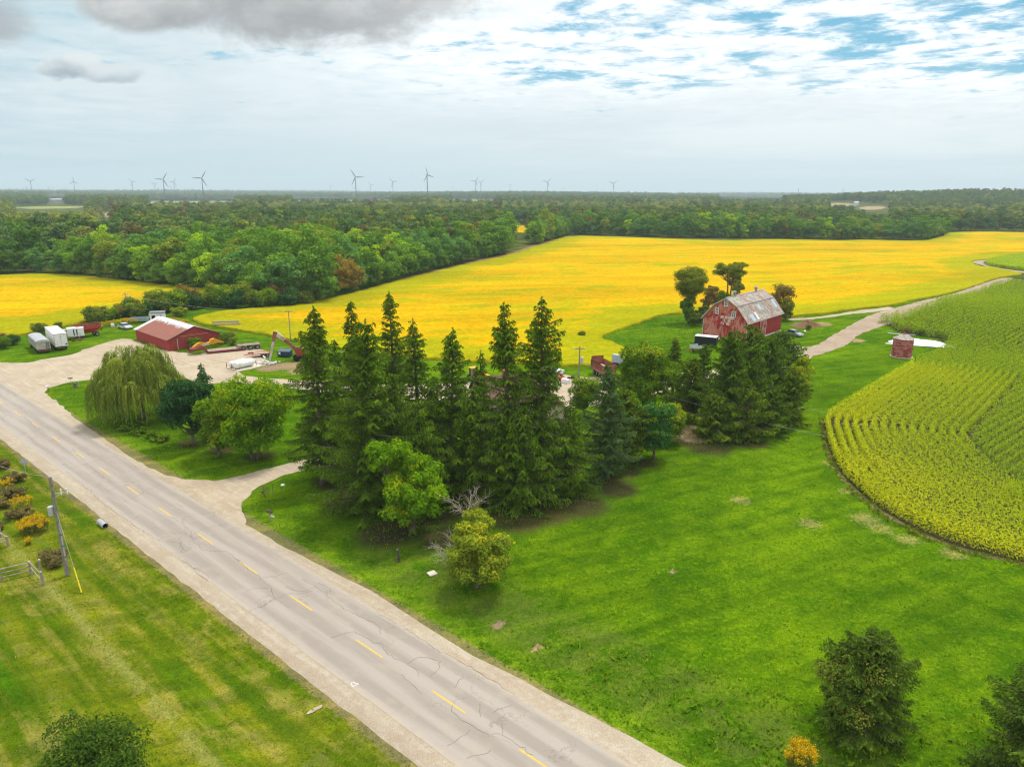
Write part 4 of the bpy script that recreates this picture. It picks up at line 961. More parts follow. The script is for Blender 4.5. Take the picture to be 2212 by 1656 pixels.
cl_lab = ["leftmost olive cedar of the evergreen clump in front of the barn", "narrow dark spruce beside the leaning pole in the evergreen clump", "dark spruce in the left front of the evergreen clump", "tall dark spruce at the middle of the clump, covering the barn gable's foot", "dark spruce right of the clump's middle under the barn door", "low spreading cedar at the clump's left front foot", "low cedar at the clump's middle front foot", "low dark spruce at the clump's right front foot", "low olive cedar at the clump's right-hand edge", "dark spruce at the right back of the evergreen clump", "dark spruce behind the left front one in the evergreen clump", "pointed dark spruce at the clump's back, nearest the barn's right wall", "small olive cedar left of the clump near the bare earth"]
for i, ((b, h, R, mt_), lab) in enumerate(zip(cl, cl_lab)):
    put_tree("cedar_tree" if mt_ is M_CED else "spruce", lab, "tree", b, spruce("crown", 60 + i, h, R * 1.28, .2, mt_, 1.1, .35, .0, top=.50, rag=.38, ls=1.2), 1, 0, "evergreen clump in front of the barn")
put_tree("maple_tree", "yellow-green broad-leaved tree at the right edge of the evergreen clump", "tree", (1715, 895), broad("crown", 75, 9.8, 5.2, .6, M_MAPG, 13000, 50, (.12, .22), .14, tint=.62), group=None)

# ---- trees by the barn
put_tree("ivy_clad_tree", "round-headed tree with ivy up its trunk left of the red barn", "tree", (1487, 698), broad("crown", 81, hgt((1487, 698), (1485, 571)), 9.8, 6.3, M_ELM, 24000, 70, (.11, .22), .19, tint=.5, limbs=12, lopsided=.05, fill=.34))
put_tree("ivy_clad_tree", "dense ivy column under the round-headed tree left of the barn", "tree", (1486, 699), broad("crown", 82, 8.0, 4.6, 0, M_MAPG, 7000, 40, (.14, .24), .2, tint=.3), s=1.0)
put_tree("elm_tree", "open flat-topped elm with bare forked limbs behind the barn ridge", "tree", (1572, 668), broad("crown", 83, hgt((1572, 668), (1566, 560)), 11.5, 8.2, M_ELM, 15000, 60, (.09, .18), .19, tint=.55, limbs=26, flat=.6, fill=.4, multi=2, trunk_r=.24))
for i, (b, h, w, mt_, lab) in enumerate([((1525, 697), 4.6, 5.0, M_BUSH, "grey-green bush against the barn's left corner"), ((1530, 672), 8.0, 5.0, M_SUM, "brownish small tree between round-headed tree and barn"), ((1556, 668), 5.5, 5.5, M_MAPG, "dark green bush right behind the barn's left roof edge"), ((1500, 703), 3.4, 5.0, M_BUSH, "low bush at the foot of the ivy column"), ((1590, 640), 6.8, 4.4, M_ELM, "small tree at the barn ridge beside the left roof vent"), ((1678, 690), 9.8, 8.4, M_SUM, "rust brown round tree behind the barn's right end"), ((1697, 692), 6.0, 5.0, M_ELM, "olive bush at the barn's far right corner")]):
    put_tree("small_tree", lab, "tree", b, broad("crown", 90 + i, h, w, .3, mt_, 6000, 36, (.14, .26), .22, tint=.45))

# ---- foreground evergreens and goldenrod
def vine_cedar(seed, h, R, dens=2.6):
    a, b = spruce("crown", seed, h, R, .15, M_CEDD, 2.6, .22, .0, top=.42, rag=.10, ls=.60, gap=.26)
    return a, b
M_CEDD = foliage("dark_cedar_sprays", [(0.046, 0.079, 0.010), (0.114, 0.189, 0.018), (0.252, 0.308, 0.025)], 0.12, 0.5, .6)
t = put_tree("cedar_tree", "dark cedar standing alone in the lower right lawn, draped with yellow-green vines", "tree", (1858, 1575), vine_cedar(101, 7.3, 3.2))
mev, _ = broad("vines", 102, 6.8, 4.9, .4, M_BUSH, 9000, 26, (.16, .30), .075, tint=.62, fill=.10)
o = link("vines", mev, t); o.location = (-.55, -.45, .15)
put_tree("cedar_tree", "dark cedar cut by the right edge of the picture at the bottom corner", "tree", (2235, 1700), vine_cedar(103, 7.2, 3.6))
put_tree("broad_shrub_tree", "dark green treetop poking up at the bottom left edge", "tree", (190, 1800), broad("crown", 104, 6.7, 7.4, .5, M_MAPD2, 42000, 80, (.13, .22), .075, tint=.4, up=.8))
def goldenrod(seed, w, h, n=90, fl=1.0):
    R_ = np.random.default_rng(seed); C, U, V, T = [], [], [], []; st = MB()
    for k in range(n):
        a, q = R_.uniform(0, 6.28), R_.random() ** .5 * w / 2; x, y = math.cos(a) * q, math.sin(a) * q; hh = h * R_.uniform(.65, 1.05) * (1 - .25 * (q / (w / 2)) ** 2)
        x2, y2 = x * 1.2, y * 1.2; st.tube((x, y, 0), (x2, y2, hh), .008, .006, 3, False)
        m_ = 14
        s = R_.random(m_) * .85; C.append(np.stack([x + (x2 - x) * s, y + (y2 - y) * s, hh * s], -1) + R_.normal(0, .05, (m_, 3))); u_ = unit(R_.normal(0, 1, (m_, 3))) * .09; U.append(u_); V.append(unit(np.cross(u_, R_.normal(0, 1, (m_, 3)))) * .025); T.append(R_.uniform(0, .16, m_))
        if R_.random() < fl:
            m_ = 34; C.append(np.array([x2, y2, hh]) + R_.normal(0, 1, (m_, 3)) * np.array([.085, .085, .075])); u_ = unit(R_.normal(0, 1, (m_, 3))) * .042; U.append(u_); V.append(unit(np.cross(u_, R_.normal(0, 1, (m_, 3)))) * .032); T.append(R_.uniform(.5, 1, m_))
    return leaves("flower_heads", arr(C), arr(U), arr(V), np.concatenate(T), M_GOLD), trunkmesh(st, M_STEM)
M_STEM = paint("weed_stems", (0.12, 0.13, 0.03), None, 5, .9)
for b, w, h, sd, n, lab in (((1727, 1656), 1.5, 1.7, 1, 70, "clump of orange-yellow goldenrod by the road at the bottom right"), ((75, 1150), 2.4, 1.7, 2, 110, "large golden clump of goldenrod left of the roadside utility pole"), ((48, 1096), 1.9, 1.4, 3, 40, "smaller goldenrod patch above the large golden clump"), ((12, 1060), 1.6, 1.5, 4, 26, "orange-tinged goldenrod among brown weeds at the left edge"), ((62, 1175), .45, .7, 5, 16, "tiny goldenrod sprig below the large golden clump")):
    put_tree("goldenrod", lab, "flowering plant", b, goldenrod(sd, w, h, n), 1, 0, "goldenrod clumps", parts=('flower_heads', 'stems'))
def weedmass(label, pts, w, h, seed, mat, n=5000, ls=.085, name="weed_bush", grp=None):
    for i, b in enumerate(pts):
        put_tree(name, label[i], "bush", b, broad("foliage", seed + i, h * rnd.uniform(.8, 1.15), w * rnd.uniform(.8, 1.2), -.1, mat, n, 26, (.16, .30), ls, tint=.42, limbs=3, up=.6), 1, 0, grp, parts=('foliage', 'stems'))
weedmass(["tall brown weeds at the left edge above the goldenrod", "brown and purple weeds beside the road sign", "brown weeds between road sign and goldenrod", "grey-brown weeds around the large golden clump", "dark weeds right of the large golden clump", "brown seed-head weeds at the left edge, below the smaller goldenrod"],
         [(8, 1010), (35, 1040), (28, 1075), (45, 1118), (88, 1140), (5, 1095)], 3.2, 1.3, 120, M_WEED, 5000, .08, grp="brown weeds on the verge")
weedmass(["small green bush behind the fence end and pole", "small bush touching the pole's left side", "brown bush over the round fence post"], [(122, 1222), (132, 1205), (104, 1215)], 1.7, 1.2, 130, M_WEED, 2500, .07)
weedmass(["purple-leaved plant at the left edge by the far fence end"], [(-2, 1145)], 1.0, .9, 134, M_WEED, 1500, .07)

# ---- hedge brush between the left field, the red shed and the wood
hb = [(205, 697), (222, 696), (242, 690), (256, 686), (272, 683), (288, 684), (304, 684), (262, 676), (282, 672), (302, 672), (318, 680), (336, 672), (350, 676), (366, 668), (380, 672), (395, 664), (412, 668), (430, 660), (446, 664), (462, 656), (478, 664), (494, 656), (510, 664), (527, 655), (545, 664), (560, 656), (580, 664), (600, 658), (622, 662), (644, 655), (664, 658), (682, 650), (505, 648), (540, 644), (575, 648), (610, 646), (648, 642), (680, 640), (12, 752), (-12, 748), (28, 745), (-25, 757)]
hw = ["dark", "olive", "greyish", "reddish", "deep green", "yellowish"]
def ordw(i):
    o1 = "zeroth first second third fourth fifth sixth seventh eighth ninth tenth eleventh twelfth thirteenth fourteenth fifteenth sixteenth seventeenth eighteenth nineteenth".split()
    tens = "x x twenty thirty forty fifty sixty seventy eighty ninety".split(); tenth = "x x twentieth thirtieth fortieth fiftieth sixtieth seventieth eightieth ninetieth".split()
    if i < 20: return o1[i]
    if i < 100: return tenth[i // 10] if i % 10 == 0 else tens[i // 10] + "-" + o1[i % 10]
    return "hundred-and-" + ordw(i - 100) if i > 100 else "hundredth"
hm = [M_BUSH, M_ELM, M_MAPG, M_SUM, M_MAPD, M_RND]
hmesh = [broad("foliage", 140 + i, 1.0 * 4.2, 5.4, -.1, hm[i % 6], 3400, 30, (.16, .28), .2, tint=.42, limbs=4, up=.5) for i in range(6)]
for i, b in enumerate(hb):
    k = i % 6; s = rnd.uniform(.65, 1.05) if b[0] < 330 else rnd.uniform(.9, 1.6)
    if b[0] < 60: s *= .8
    lab = f"{hw[k]} bush in the brush behind the red shed, {ordw(i + 1)} from its left end" if i < 38 else f"{hw[k]} bush at left edge by left field, {ordw(i - 37)} from the trailers" 
    put_tree("brush_bush", lab, "bush", b, hmesh[k], s, rnd.uniform(0, 6), "brush between left field and red shed", parts=('foliage', 'stems'))
for i, (b, s, mt_, lab) in enumerate([((84, 722), .75, M_BUSH, "thin leggy bush behind the white trailer"), ((128, 712), .5, M_BUSH, "low bush behind the white box trailer's right side"), ((422, 752), .62, M_MAPG, "light green bush against the red shed gable"), ((486, 741), .6, M_BUSH, "green bush at the red shed's right corner"), ((505, 745), .45, M_BUSH, "low bush behind the excavator boom's right end"), ((497, 733), .5, M_ELM, "olive bush at the field edge right of the shed"), ((392, 683), .7, M_RND, "yellow-flowered bush behind the red shed ridge"), ((378, 683), .6, M_RND, "yellow bush beside the white cabin"), ((1500, 792), .35, M_BUSH, "small grey-green bush on the grass below the black trailer"), ((1590, 676), .5, M_MAPG, "small dark bush just behind the barn's middle"), ((1745, 712), .35, M_WEED, "brown weed clump behind the silver car"), ((1970, 712), .4, M_WEED, "brown weeds in the notch of the corn"), ((1990, 724), .35, M_BUSH, "olive weeds above the rusty bin"), ((2040, 742), .35, M_BUSH, "green weeds in front of the white plastic sheet"), ((1960, 722), .4, M_WEED, "brown weeds left of the white plastic sheet"), ((1258, 728), .4, M_BUSH, "grassy weeds at the point where the two yellow fields meet")]):
    put_tree("bush", lab, "bush", b, broad("foliage", 170 + i, 4.0, 5.0, -.1, mt_, 3000, 26, (.16, .28), .17, tint=.45, limbs=4, up=.5), s, 0, None, parts=('foliage', 'stems'))
# ground cover clumps under the willow and maples
for i, b in enumerate([(275, 928), (300, 938), (330, 945), (352, 952)]):
    put_tree("low_shrub", f"low green ground shrub along the willow's lawn edge, {ordw(i + 1)} from the left", "bush", b, broad("foliage", 190 + i, .9, 3.2, -.1, M_MAPG, 2500, 20, (.16, .3), .1, tint=.4, limbs=2), 1, 0, "low shrubs under the willow", parts=('foliage', 'stems'))

# ================================================================== WOODS
WC = {"deep green": [(0.063, 0.145, 0.018), (0.127, 0.258, 0.025), (0.253, 0.386, 0.036)], "mid green": [(0.084, 0.194, 0.018), (0.183, 0.337, 0.025), (0.339, 0.484, 0.045)], "olive": [(0.127, 0.194, 0.022), (0.253, 0.323, 0.025), (0.423, 0.453, 0.045)],
      "yellow-green": [(0.155, 0.306, 0.011), (0.367, 0.548, 0.014), (0.678, 0.773, 0.022)], "yellow": [(0.282, 0.323, 0.018), (0.620, 0.580, 0.022), (0.960, 0.773, 0.026)], "rust-tinged": [(0.169, 0.145, 0.025), (0.339, 0.241, 0.036), (0.508, 0.323, 0.045)], "bluish green": [(0.072, 0.169, 0.036), (0.147, 0.306, 0.058), (0.282, 0.453, 0.081)]}
WM = {k: foliage("wood_" + k.replace(" ", "_").replace("-", "_"), v, .22, .12, .5) for k, v in WC.items()}
WK = ["deep green"] * 14 + ["mid green"] * 16 + ["olive"] * 6 + ["yellow-green"] * 4 + ["bluish green"] * 8 + ["rust-tinged"] * 1
P_EDGE = [(-900, 640), (-200, 606), (0, 591), (85, 590), (170, 592), (260, 604), (380, 617), (460, 624), (530, 636), (600, 652), (690, 650), (740, 634), (800, 617), (870, 599), (930, 584), (1000, 566), (1060, 554), (1120, 541), (1190, 517), (1229, 506), (1340, 509), (1450, 513), (1640, 514), (1820, 517), (1990, 519), (2030, 510), (2040, 500), (2212, 500), (3200, 520)]
CLEAR = [((1098, 1148), 484, 506), ((220, 248), 457, 471), ((110, 128), 485, 493), ((1789, 1856), 436, 447), ((1855, 1924), 441, 457), ((102, 143), 424, 437), ((28, 188), 446, 450.5), ((320, 512), 434.5, 437.5), ((630, 850), 431, 434.5), ((975, 1072), 432, 435), ((1552, 1692), 428.5, 432)]
ex, ey = np.array([p[0] for p in P_EDGE]), np.array([p[1] for p in P_EDGE])
RW = np.random.default_rng(21)
def plant(dmin, dmax, cell, wide=1.08):
    tx = (W / 2) / F * wide; xs = np.arange(-dmax * tx, dmax * tx, cell); ys = np.arange(60, dmax, cell)
    A, B = np.meshgrid(xs, ys); A = A.ravel() + RW.uniform(-.42, .42, A.size) * cell; B = B.ravel() + RW.uniform(-.42, .42, B.size) * cell
    d = np.hypot(A, B); ok = (d > dmin) & (d < dmax) & (np.abs(A) < B * tx + 20); A, B = A[ok], B[ok]
    z = HF(A, B); qx, qy = proj(A, B, z); ok = qy < np.interp(qx, ex, ey); return A[ok], B[ok], z[ok], qx[ok], qy[ok]
def cleared(qx, qy, qt):
    c = np.zeros(qx.shape, bool)
    for (x0, x1), y0, y1 in CLEAR: c |= (qx > x0) & (qx < x1) & (qy > y0) & (qt < y1)
    return c
NV = 8
wm_ = []
for i in range(NV):
    hh = [19, 21, 17, 20, 22, 18, 16, 20][i]; ww = [14, 15, 15, 12, 14, 16, 12, 11][i]
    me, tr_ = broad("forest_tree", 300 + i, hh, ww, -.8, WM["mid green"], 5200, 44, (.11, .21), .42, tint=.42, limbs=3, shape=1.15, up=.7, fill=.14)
    wm_.append(me)
me, _ = spruce("forest_pine", 320, 19, 4.0, 2, WM["deep green"], .10, .2, 0, ls=3.2); wm_.append(me)
A, B, Z, QX, QY = plant(200, 1000, 9.8)
fr = np.array(densify([tuple(g(*q)) for q in P_EDGE[1:-1]], 6.0, closed=False)); fr = fr * (1 - 2.0 / np.hypot(fr[:, 0], fr[:, 1]))[:, None] + RW.normal(0, .7, fr.shape)      # an unbroken front row at the wood's foot
zf = HF(fr[:, 0], fr[:, 1]); qf = proj(fr[:, 0], fr[:, 1], zf); NF = len(fr)
A, B, Z, QX, QY = [np.concatenate(v) for v in ((A, fr[:, 0]), (B, fr[:, 1]), (Z, zf), (QX, qf[0]), (QY, qf[1]))]
D = np.hypot(A, B); SZ = RW.uniform(.72, 1.12, len(A)); SZ = SZ * np.where(D > 820, .72, 1); SZ[-NF:] = RW.uniform(.5, .95, NF)
# lower growth in the left distance
SZ = np.where((QX < 230) & (QY < 520), SZ * .72, SZ)
QT = proj(A, B, Z + 20 * SZ)[1]; ok = ~cleared(QX, QY, QT); A, B, Z, D, SZ, QX, QY = [v[ok] for v in (A, B, Z, D, SZ, QX, QY)]
# rank: trees seen largest = nearest to the wood's open edge and to the camera
dedge = np.interp(QX, ex, ey) - QY
vis = dedge * D / 34.0 / (1 + D / 400)                  # small when in the front row
order = np.argsort(D * (1 + np.clip(vis, 0, 60) * .02) + np.where((QX < -20) | (QX > 2232), 1e5, 0))
NI = 292; sel = order[:NI]; rest = order[NI:]
kinds = [WK[int(RW.integers(len(WK)))] for _ in sel]
cnt = {}
zone = lambda x: "wood above left field" if x < 470 else ("wood left of main field" if x < 1226 else ("wood behind main field" if x < 2035 else "far right wood"))
for n_i in np.argsort(QX[sel]):
    i = sel[n_i]; kd = kinds[n_i]; zn = zone(QX[i]); key = (kd, zn); cnt[key] = cnt.get(key, 0) + 1
    tall_ = "tall" if SZ[i] > .98 else ("short" if SZ[i] < .82 else "middling"); 
    lab = f"{kd} tree in the {zn}, {ordw(cnt[key])} such from left"
    vi = int(RW.integers(NV)); o = link("forest_tree", wm_[vi], None, (A[i], B[i], Z[i] - .2), RW.uniform(0, 6.28)); s = SZ[i]; o.scale = (s * RW.uniform(.9, 1.15), s * RW.uniform(.9, 1.15), s)
    o.material_slots[0].link = 'OBJECT'; o.material_slots[0].material = WM[kd]
    tag(o, lab, "tree", "trees of the woods")
# shrubs along the wood's foot
# ---- everything farther: one wood of instanced crowns
OBJR = [(0.088, 0.156, 0.027), (0.119, 0.194, 0.033), (0.073, 0.131, 0.033), (0.150, 0.194, 0.035), (0.100, 0.181, 0.056), (0.213, 0.263, 0.033), (0.094, 0.169, 0.033), (0.131, 0.194, 0.037), (0.163, 0.150, 0.044), (0.077, 0.144, 0.040), (0.110, 0.188, 0.050), (0.119, 0.175, 0.037)]
OBJV = [(0.220, 0.275, 0.039), (0.286, 0.297, 0.044), (0.154, 0.220, 0.044), (0.198, 0.253, 0.044), (0.330, 0.308, 0.055), (0.132, 0.198, 0.039)]
M_FAR = foliage("far_wood_leaves", None, .2, obj_random=OBJR)
fm = []
for i in range(5):
    me, _ = broad("far_tree", 340 + i, [19, 21, 17, 20, 16][i], [12, 12, 13, 11, 10][i], .8, M_FAR, 1300, 24, (.15, .26), .72, tint=.45, limbs=1, shape=1.15, up=.7, fill=.12); fm.append(me)
def wood_gn(name, P3, S, label, src_objs):
    """one object: a point cloud carrying instances of the crown meshes"""
    me = bpy.data.meshes.new(name); me.vertices.add(len(P3)); me.vertices.foreach_set('co', np.asarray(P3, np.float32).ravel())
    for k_, v_ in (('sc', S), ('rot', RW.uniform(0, 6.28, len(P3)))):
        a = me.attributes.new(k_, 'FLOAT', 'POINT'); a.data.foreach_set('value', np.asarray(v_, np.float32))
    a = me.attributes.new('pick', 'INT', 'POINT'); a.data.foreach_set('value', RW.integers(0, len(fm), len(P3)).astype(np.int32))
    o = link(name, me); tag(o, label, None, None, 'stuff')
    ng = bpy.data.node_groups.new(name + "_scatter", 'GeometryNodeTree')
    ng.interface.new_socket('Geometry', in_out='INPUT', socket_type='NodeSocketGeometry'); ng.interface.new_socket('Geometry', in_out='OUTPUT', socket_type='NodeSocketGeometry')
    N_ = ng.nodes; gi = N_.new('NodeGroupInput'); go = N_.new('NodeGroupOutput'); ip = N_.new('GeometryNodeInstanceOnPoints'); g2i = N_.new('GeometryNodeGeometryToInstance')
    for ob in reversed(src_objs):
        oi = N_.new('GeometryNodeObjectInfo'); oi.inputs['Object'].default_value = ob; oi.inputs['As Instance'].default_value = True
        ng.links.new(oi.outputs['Geometry'], g2i.inputs[0])
    def na(nm, ty='FLOAT'):
        q = N_.new('GeometryNodeInputNamedAttribute'); q.data_type = ty; q.inputs[0].default_value = nm; return [x for x in q.outputs if x.enabled][0]
    ng.links.new(gi.outputs[0], ip.inputs['Points']); ng.links.new(g2i.outputs[0], ip.inputs['Instance']); ip.inputs['Pick Instance'].default_value = True
    ng.links.new(na('pick', 'INT'), ip.inputs['Instance Index']); ng.links.new(na('sc'), ip.inputs['Scale'])
    cx_ = N_.new('ShaderNodeCombineXYZ'); ng.links.new(na('rot'), cx_.inputs[2]); ng.links.new(cx_.outputs[0], ip.inputs['Rotation'])
    ng.links.new(ip.outputs[0], go.inputs[0])
    md = o.modifiers.new("scatter", 'NODES'); md.node_group = ng
src_objs = [bpy.data.objects.new("far_tree", me) for me in fm]
A2, B2, Z2, QX2, QY2 = plant(1000, 2600, 15.0); S2 = RW.uniform(.65, 1.0, len(A2)) * 1.15
A3, B3, Z3, QX3, QY3 = plant(2600, 5200, 36.0, 1.04); S3 = RW.uniform(.7, 1.0, len(A3)) * 1.5
A4, B4, Z4, QX4, QY4 = plant(5200, 9800, 95.0, 1.03); S4 = RW.uniform(.6, 1.0, len(A4)) * 1.7
vn = np.sin(A2 / 130 + 1) * np.sin(B2 / 90 + A2 / 260); vl = (np.hypot(A2, B2) < 1650) & ((vn > -.15) | (np.hypot(A2, B2) < 1200)) & ~cleared(QX2, QY2, proj(A2, B2, Z2 + 15)[1]) & (RW.random(len(A2)) < .9)
M_FAR2 = foliage("valley_leaves", None, .2, obj_random=OBJV); src2 = []
for me in fm:
    m2 = me.copy(); m2.materials.clear(); m2.materials.append(M_FAR2); src2.append(bpy.data.objects.new("valley_tree", m2))
keep2 = ~vl; A2k, B2k, Z2k, S2k, QX2k, QY2k = [v[keep2] for v in (A2, B2, Z2, S2, QX2, QY2)]
def clr(A, B, Z, S, QX, QY):
    QT = proj(A, B, Z + 14 * S)[1]; k = ~cleared(QX, QY, QT); return np.stack([A[k], B[k], Z[k] - 2 * (S[k] > 1.2)], -1), S[k]
lowv = (QX[rest] < 235) & (QY[rest] < 525); r1_, r2_ = rest[~lowv], rest[lowv]
parts_ = [(np.stack([A[r1_], B[r1_], Z[r1_] - .2], -1), SZ[r1_]), clr(A2k, B2k, Z2k, S2k, QX2k, QY2k), clr(A3, B3, Z3, S3, QX3, QY3), clr(A4, B4, Z4, S4, QX4, QY4)]
print("wood pts", [len(q[0]) for q in parts_])
wood_gn("far_woods", np.concatenate([q[0] for q in parts_]), np.concatenate([q[1] for q in parts_]), "wooded plain of distant trees reaching to the horizon behind the fields", src_objs)
wood_gn("valley_trees", np.concatenate([np.stack([A2[vl], B2[vl], Z2[vl]], -1), np.stack([A[r2_], B[r2_], Z[r2_]], -1)]), np.concatenate([S2[vl] * .8, SZ[r2_]]), "paler yellow-green trees of the hollow behind the nearer woods", src2)
# closed canopy sheet beneath the distant crowns, far away only
def ring(name, d0, d1, h, mat, n=260, k=60):
    tx = (W / 2) / F * 1.15; a = np.linspace(-math.atan(tx), math.atan(tx), n); d = np.geomspace(d0, d1, k)
    AA, DD = np.meshgrid(a, d); x = DD * np.sin(AA); y = DD * np.cos(AA)
    z = HF(x, y) + h + 2.5 * np.sin(x / 31 + 1) * np.sin(y / 37) + 2 * np.sin(x / 17) * np.cos(y / 53 + x / 71)
    idx = np.arange(n * k).reshape(k, n); f = np.stack([idx[:-1, :-1], idx[:-1, 1:], idx[1:, 1:], idx[1:, :-1]], -1).reshape(-1, 4)
    tag(link(name, np_mesh(name, np.stack([x.ravel(), y.ravel(), z.ravel()], -1), f, mat, smooth=True)), "continuous tree canopy of the most distant woods", None, None, 'stuff')
mt, t, o = newmat("distant_canopy"); p = pos()
col = mixc(ss(noise(p, .02, 5, .7), .35, .65), (0.030, 0.055, 0.016), (0.070, 0.095, 0.020)); finish(t, o, col, .95, 0, 0, noise(p, .05, 4, .7), 1.0, 8)
ring("distant_canopy", 3000, 9900, 8, mt)

# ================================================================== BUILDINGS AND OBJECTS
def at2(pa, pb):
    """ground frame with x running from pa to pb"""
    a, b = np.array(pa), np.array(pb); m_ = (a + b) / 2
    return (m_[0], m_[1], float(HF(m_[0], m_[1]))), math.atan2(b[1] - a[1], b[0] - a[0]), float(np.linalg.norm(b - a))
def planks(name, a, b, c, board=0.25, axis=0, p1=(.42, .58), rough=.85, dark=(0.10, 0.03, 0.02)):
    """weathered painted boards: seams, flaked paint patches"""
    mt, t, o = newmat(name); q = objco(); x_, y_, z_ = sep(q); s_ = (x_, y_)[axis]
    st = comb(x_ * 3.0, y_ * 3.0, z_ * .5); n1 = noise(q, .42, 5, .62, .4); n2 = noise(st, 1.1, 5, .68); n3 = noise(comb(x_ * 8, y_ * 8, z_ * .8), 1.0, 3, .6)
    col = mixc(ss(n1 * .6 + n2 * .5, *p1), a, b); col = mixc(ss(n2 * .7 + n3 * .35, .60, .72) * .8, col, c)
    fr = X.op('FRACT', s_ / board); seam = ss((fr - .5).ab(), .42, .49)
    col = mixc(seam * .55, col, dark); col = mixc(1.0, col, mixc(ss(n3, .3, .7), (.82, .82, .82), (1.12, 1.12, 1.12)), 'MULTIPLY')
    finish(t, o, col, rough, 0, .2, seam * -1.0 + n3 * .3, .5, .02); return mt
def roofing(name, a, b, c, pitch=.3, axis=0, lo=.45, hi=.6, metal=0.0, rough=.6, sheet_=2.2):
    mt, t, o = newmat(name); q = objco(); x_, y_, z_ = sep(q); s_ = (x_, y_)[axis]
    st = comb(x_ * (2.4 if axis == 0 else .5), y_ * (.5 if axis == 0 else 2.4), z_ * .5)
    n1 = noise(q, .8, 5, .65, .3); n2 = noise(st, 1.3, 5, .7); ix = X.op('FLOOR', s_ / sheet_)
    wn = t.nodes.new('ShaderNodeTexWhiteNoise'); wn.noise_dimensions = '1D'; t.links.new(ix.s, wn.inputs['W'])
    col = mixc(ss(n2 * .65 + n1 * .4, lo, hi), a, b); col = mixc(ss(n1 * .5 + n2 * .35 + X(wn.outputs[0]) * .16, .50, .62) * .8, col, c)
    rib = ss((X.op('FRACT', s_ / pitch) - .5).ab(), .35, .5)
    col = mixc(rib * .35, col, (0.12, .10, .09)); finish(t, o, col, rough, metal, .3, rib, .5, .03); return mt
M_BARN = planks("barn_boards_gable", (0.37, 0.028, 0.022), (0.56, 0.22, 0.16), (0.34, 0.16, 0.14), .28, 1, (.495, .585))
M_BARNS = planks("barn_boards_side", (0.33, 0.030, 0.026), (0.27, 0.05, 0.04), (0.42, 0.15, 0.12), .28, 0, (.52, .70))
M_BROOF = roofing("barn_roof_metal", (0.44, 0.41, 0.34), (0.21, 0.185, 0.15), (0.30, 0.135, 0.09), .35, 0, .44, .58)
M_TRIM = paint("pale_trim", (0.62, 0.45, 0.40), (0.5, 0.4, 0.36), 3, .8)
M_WHITE = paint("white_worn", (0.74, 0.73, 0.70), (0.55, 0.53, 0.48), 1.5, .55, lo=.5, hi=.8)
M_WIN = paint("dull_glass", (0.20, 0.17, 0.13), (0.12, 0.10, 0.09), 3, .25)
M_DK = paint("dark_gap", (0.015, 0.013, 0.012), None, 3, .9)
M_BLK = paint("black_paint", (0.015, 0.015, 0.017), None, 3, .5)
M_TYRE = paint("tyre_rubber", (0.022, 0.022, 0.024), (0.05, 0.045, 0.04), 4, .9)
M_RIM = paint("wheel_rim", (0.40, 0.36, 0.32), (0.2, 0.17, 0.14), 4, .6)
M_RUST = paint("rusty_steel", (0.20, 0.065, 0.04), (0.32, 0.12, 0.07), 1.2, .85, rust=(0.12, 0.05, 0.035))
M_RUSTR = paint("rusty_red", (0.30, 0.045, 0.03), (0.24, 0.08, 0.05), 1.2, .8, rust=(0.15, 0.06, 0.04))
M_MAROON = paint("maroon_steel", (0.26, 0.035, 0.035), (0.17, 0.03, 0.03), 1.0, .6, rust=(0.2, 0.10, 0.07), rlo=.6, rhi=.7)
M_DECK = paint("weathered_deck", (0.36, 0.29, 0.22), (0.24, 0.19, 0.14), 1.4, .9, rust=(0.18, 0.07, 0.04), rlo=.6, rhi=.72)
M_YM = paint("machine_yellow", (0.72, 0.34, 0.012), (0.62, 0.30, 0.02), 1.0, .55, rust=(0.35, 0.18, 0.05), rlo=.64, rhi=.72)
M_TANK = paint("tank_white", (0.80, 0.80, 0.78), (0.70, 0.69, 0.66), 1.0, .45, rust=(0.45, 0.30, 0.18), rlo=.70, rhi=.78)
M_CONC = paint("pad_concrete", (0.62, 0.57, 0.45), (0.52, 0.47, 0.37), 1.5, .9)
M_NAVY = paint("navy_steel", (0.012, 0.030, 0.075), (0.02, 0.04, 0.08), 1.5, .5)
M_GREYM = paint("galvanised", (0.46, 0.47, 0.46), (0.36, 0.37, 0.36), 2, .5, metal=.2)
M_SILV = paint("silver_car_paint", (0.42, 0.43, 0.45), (0.38, 0.39, 0.41), 2, .3, metal=.5)
M_GLS = paint("car_glass", (0.03, 0.04, 0.05), None, 2, .1, spec=.6)
M_REDC = paint("red_car_paint", (0.55, 0.02, 0.025), (0.45, 0.02, 0.02), 2, .35)
M_WOODP = paint("grey_pole_wood", (0.26, 0.23, 0.185), (0.19, 0.165, 0.13), 3, .95, fine=40)
M_FENCE = paint("fence_wood", (0.36, 0.31, 0.24), (0.25, 0.21, 0.15), 3, .95, fine=40)
M_LITE = paint("cut_wood_end", (0.62, 0.50, 0.32), None, 3, .9)

# ---------------- barn
bp = g(1516.3, 727); ba = math.radians(48); BW, BL, EV, RG_, BK, BKF = 11.2, 20.0, 4.8, 9.9, 8.15, .24
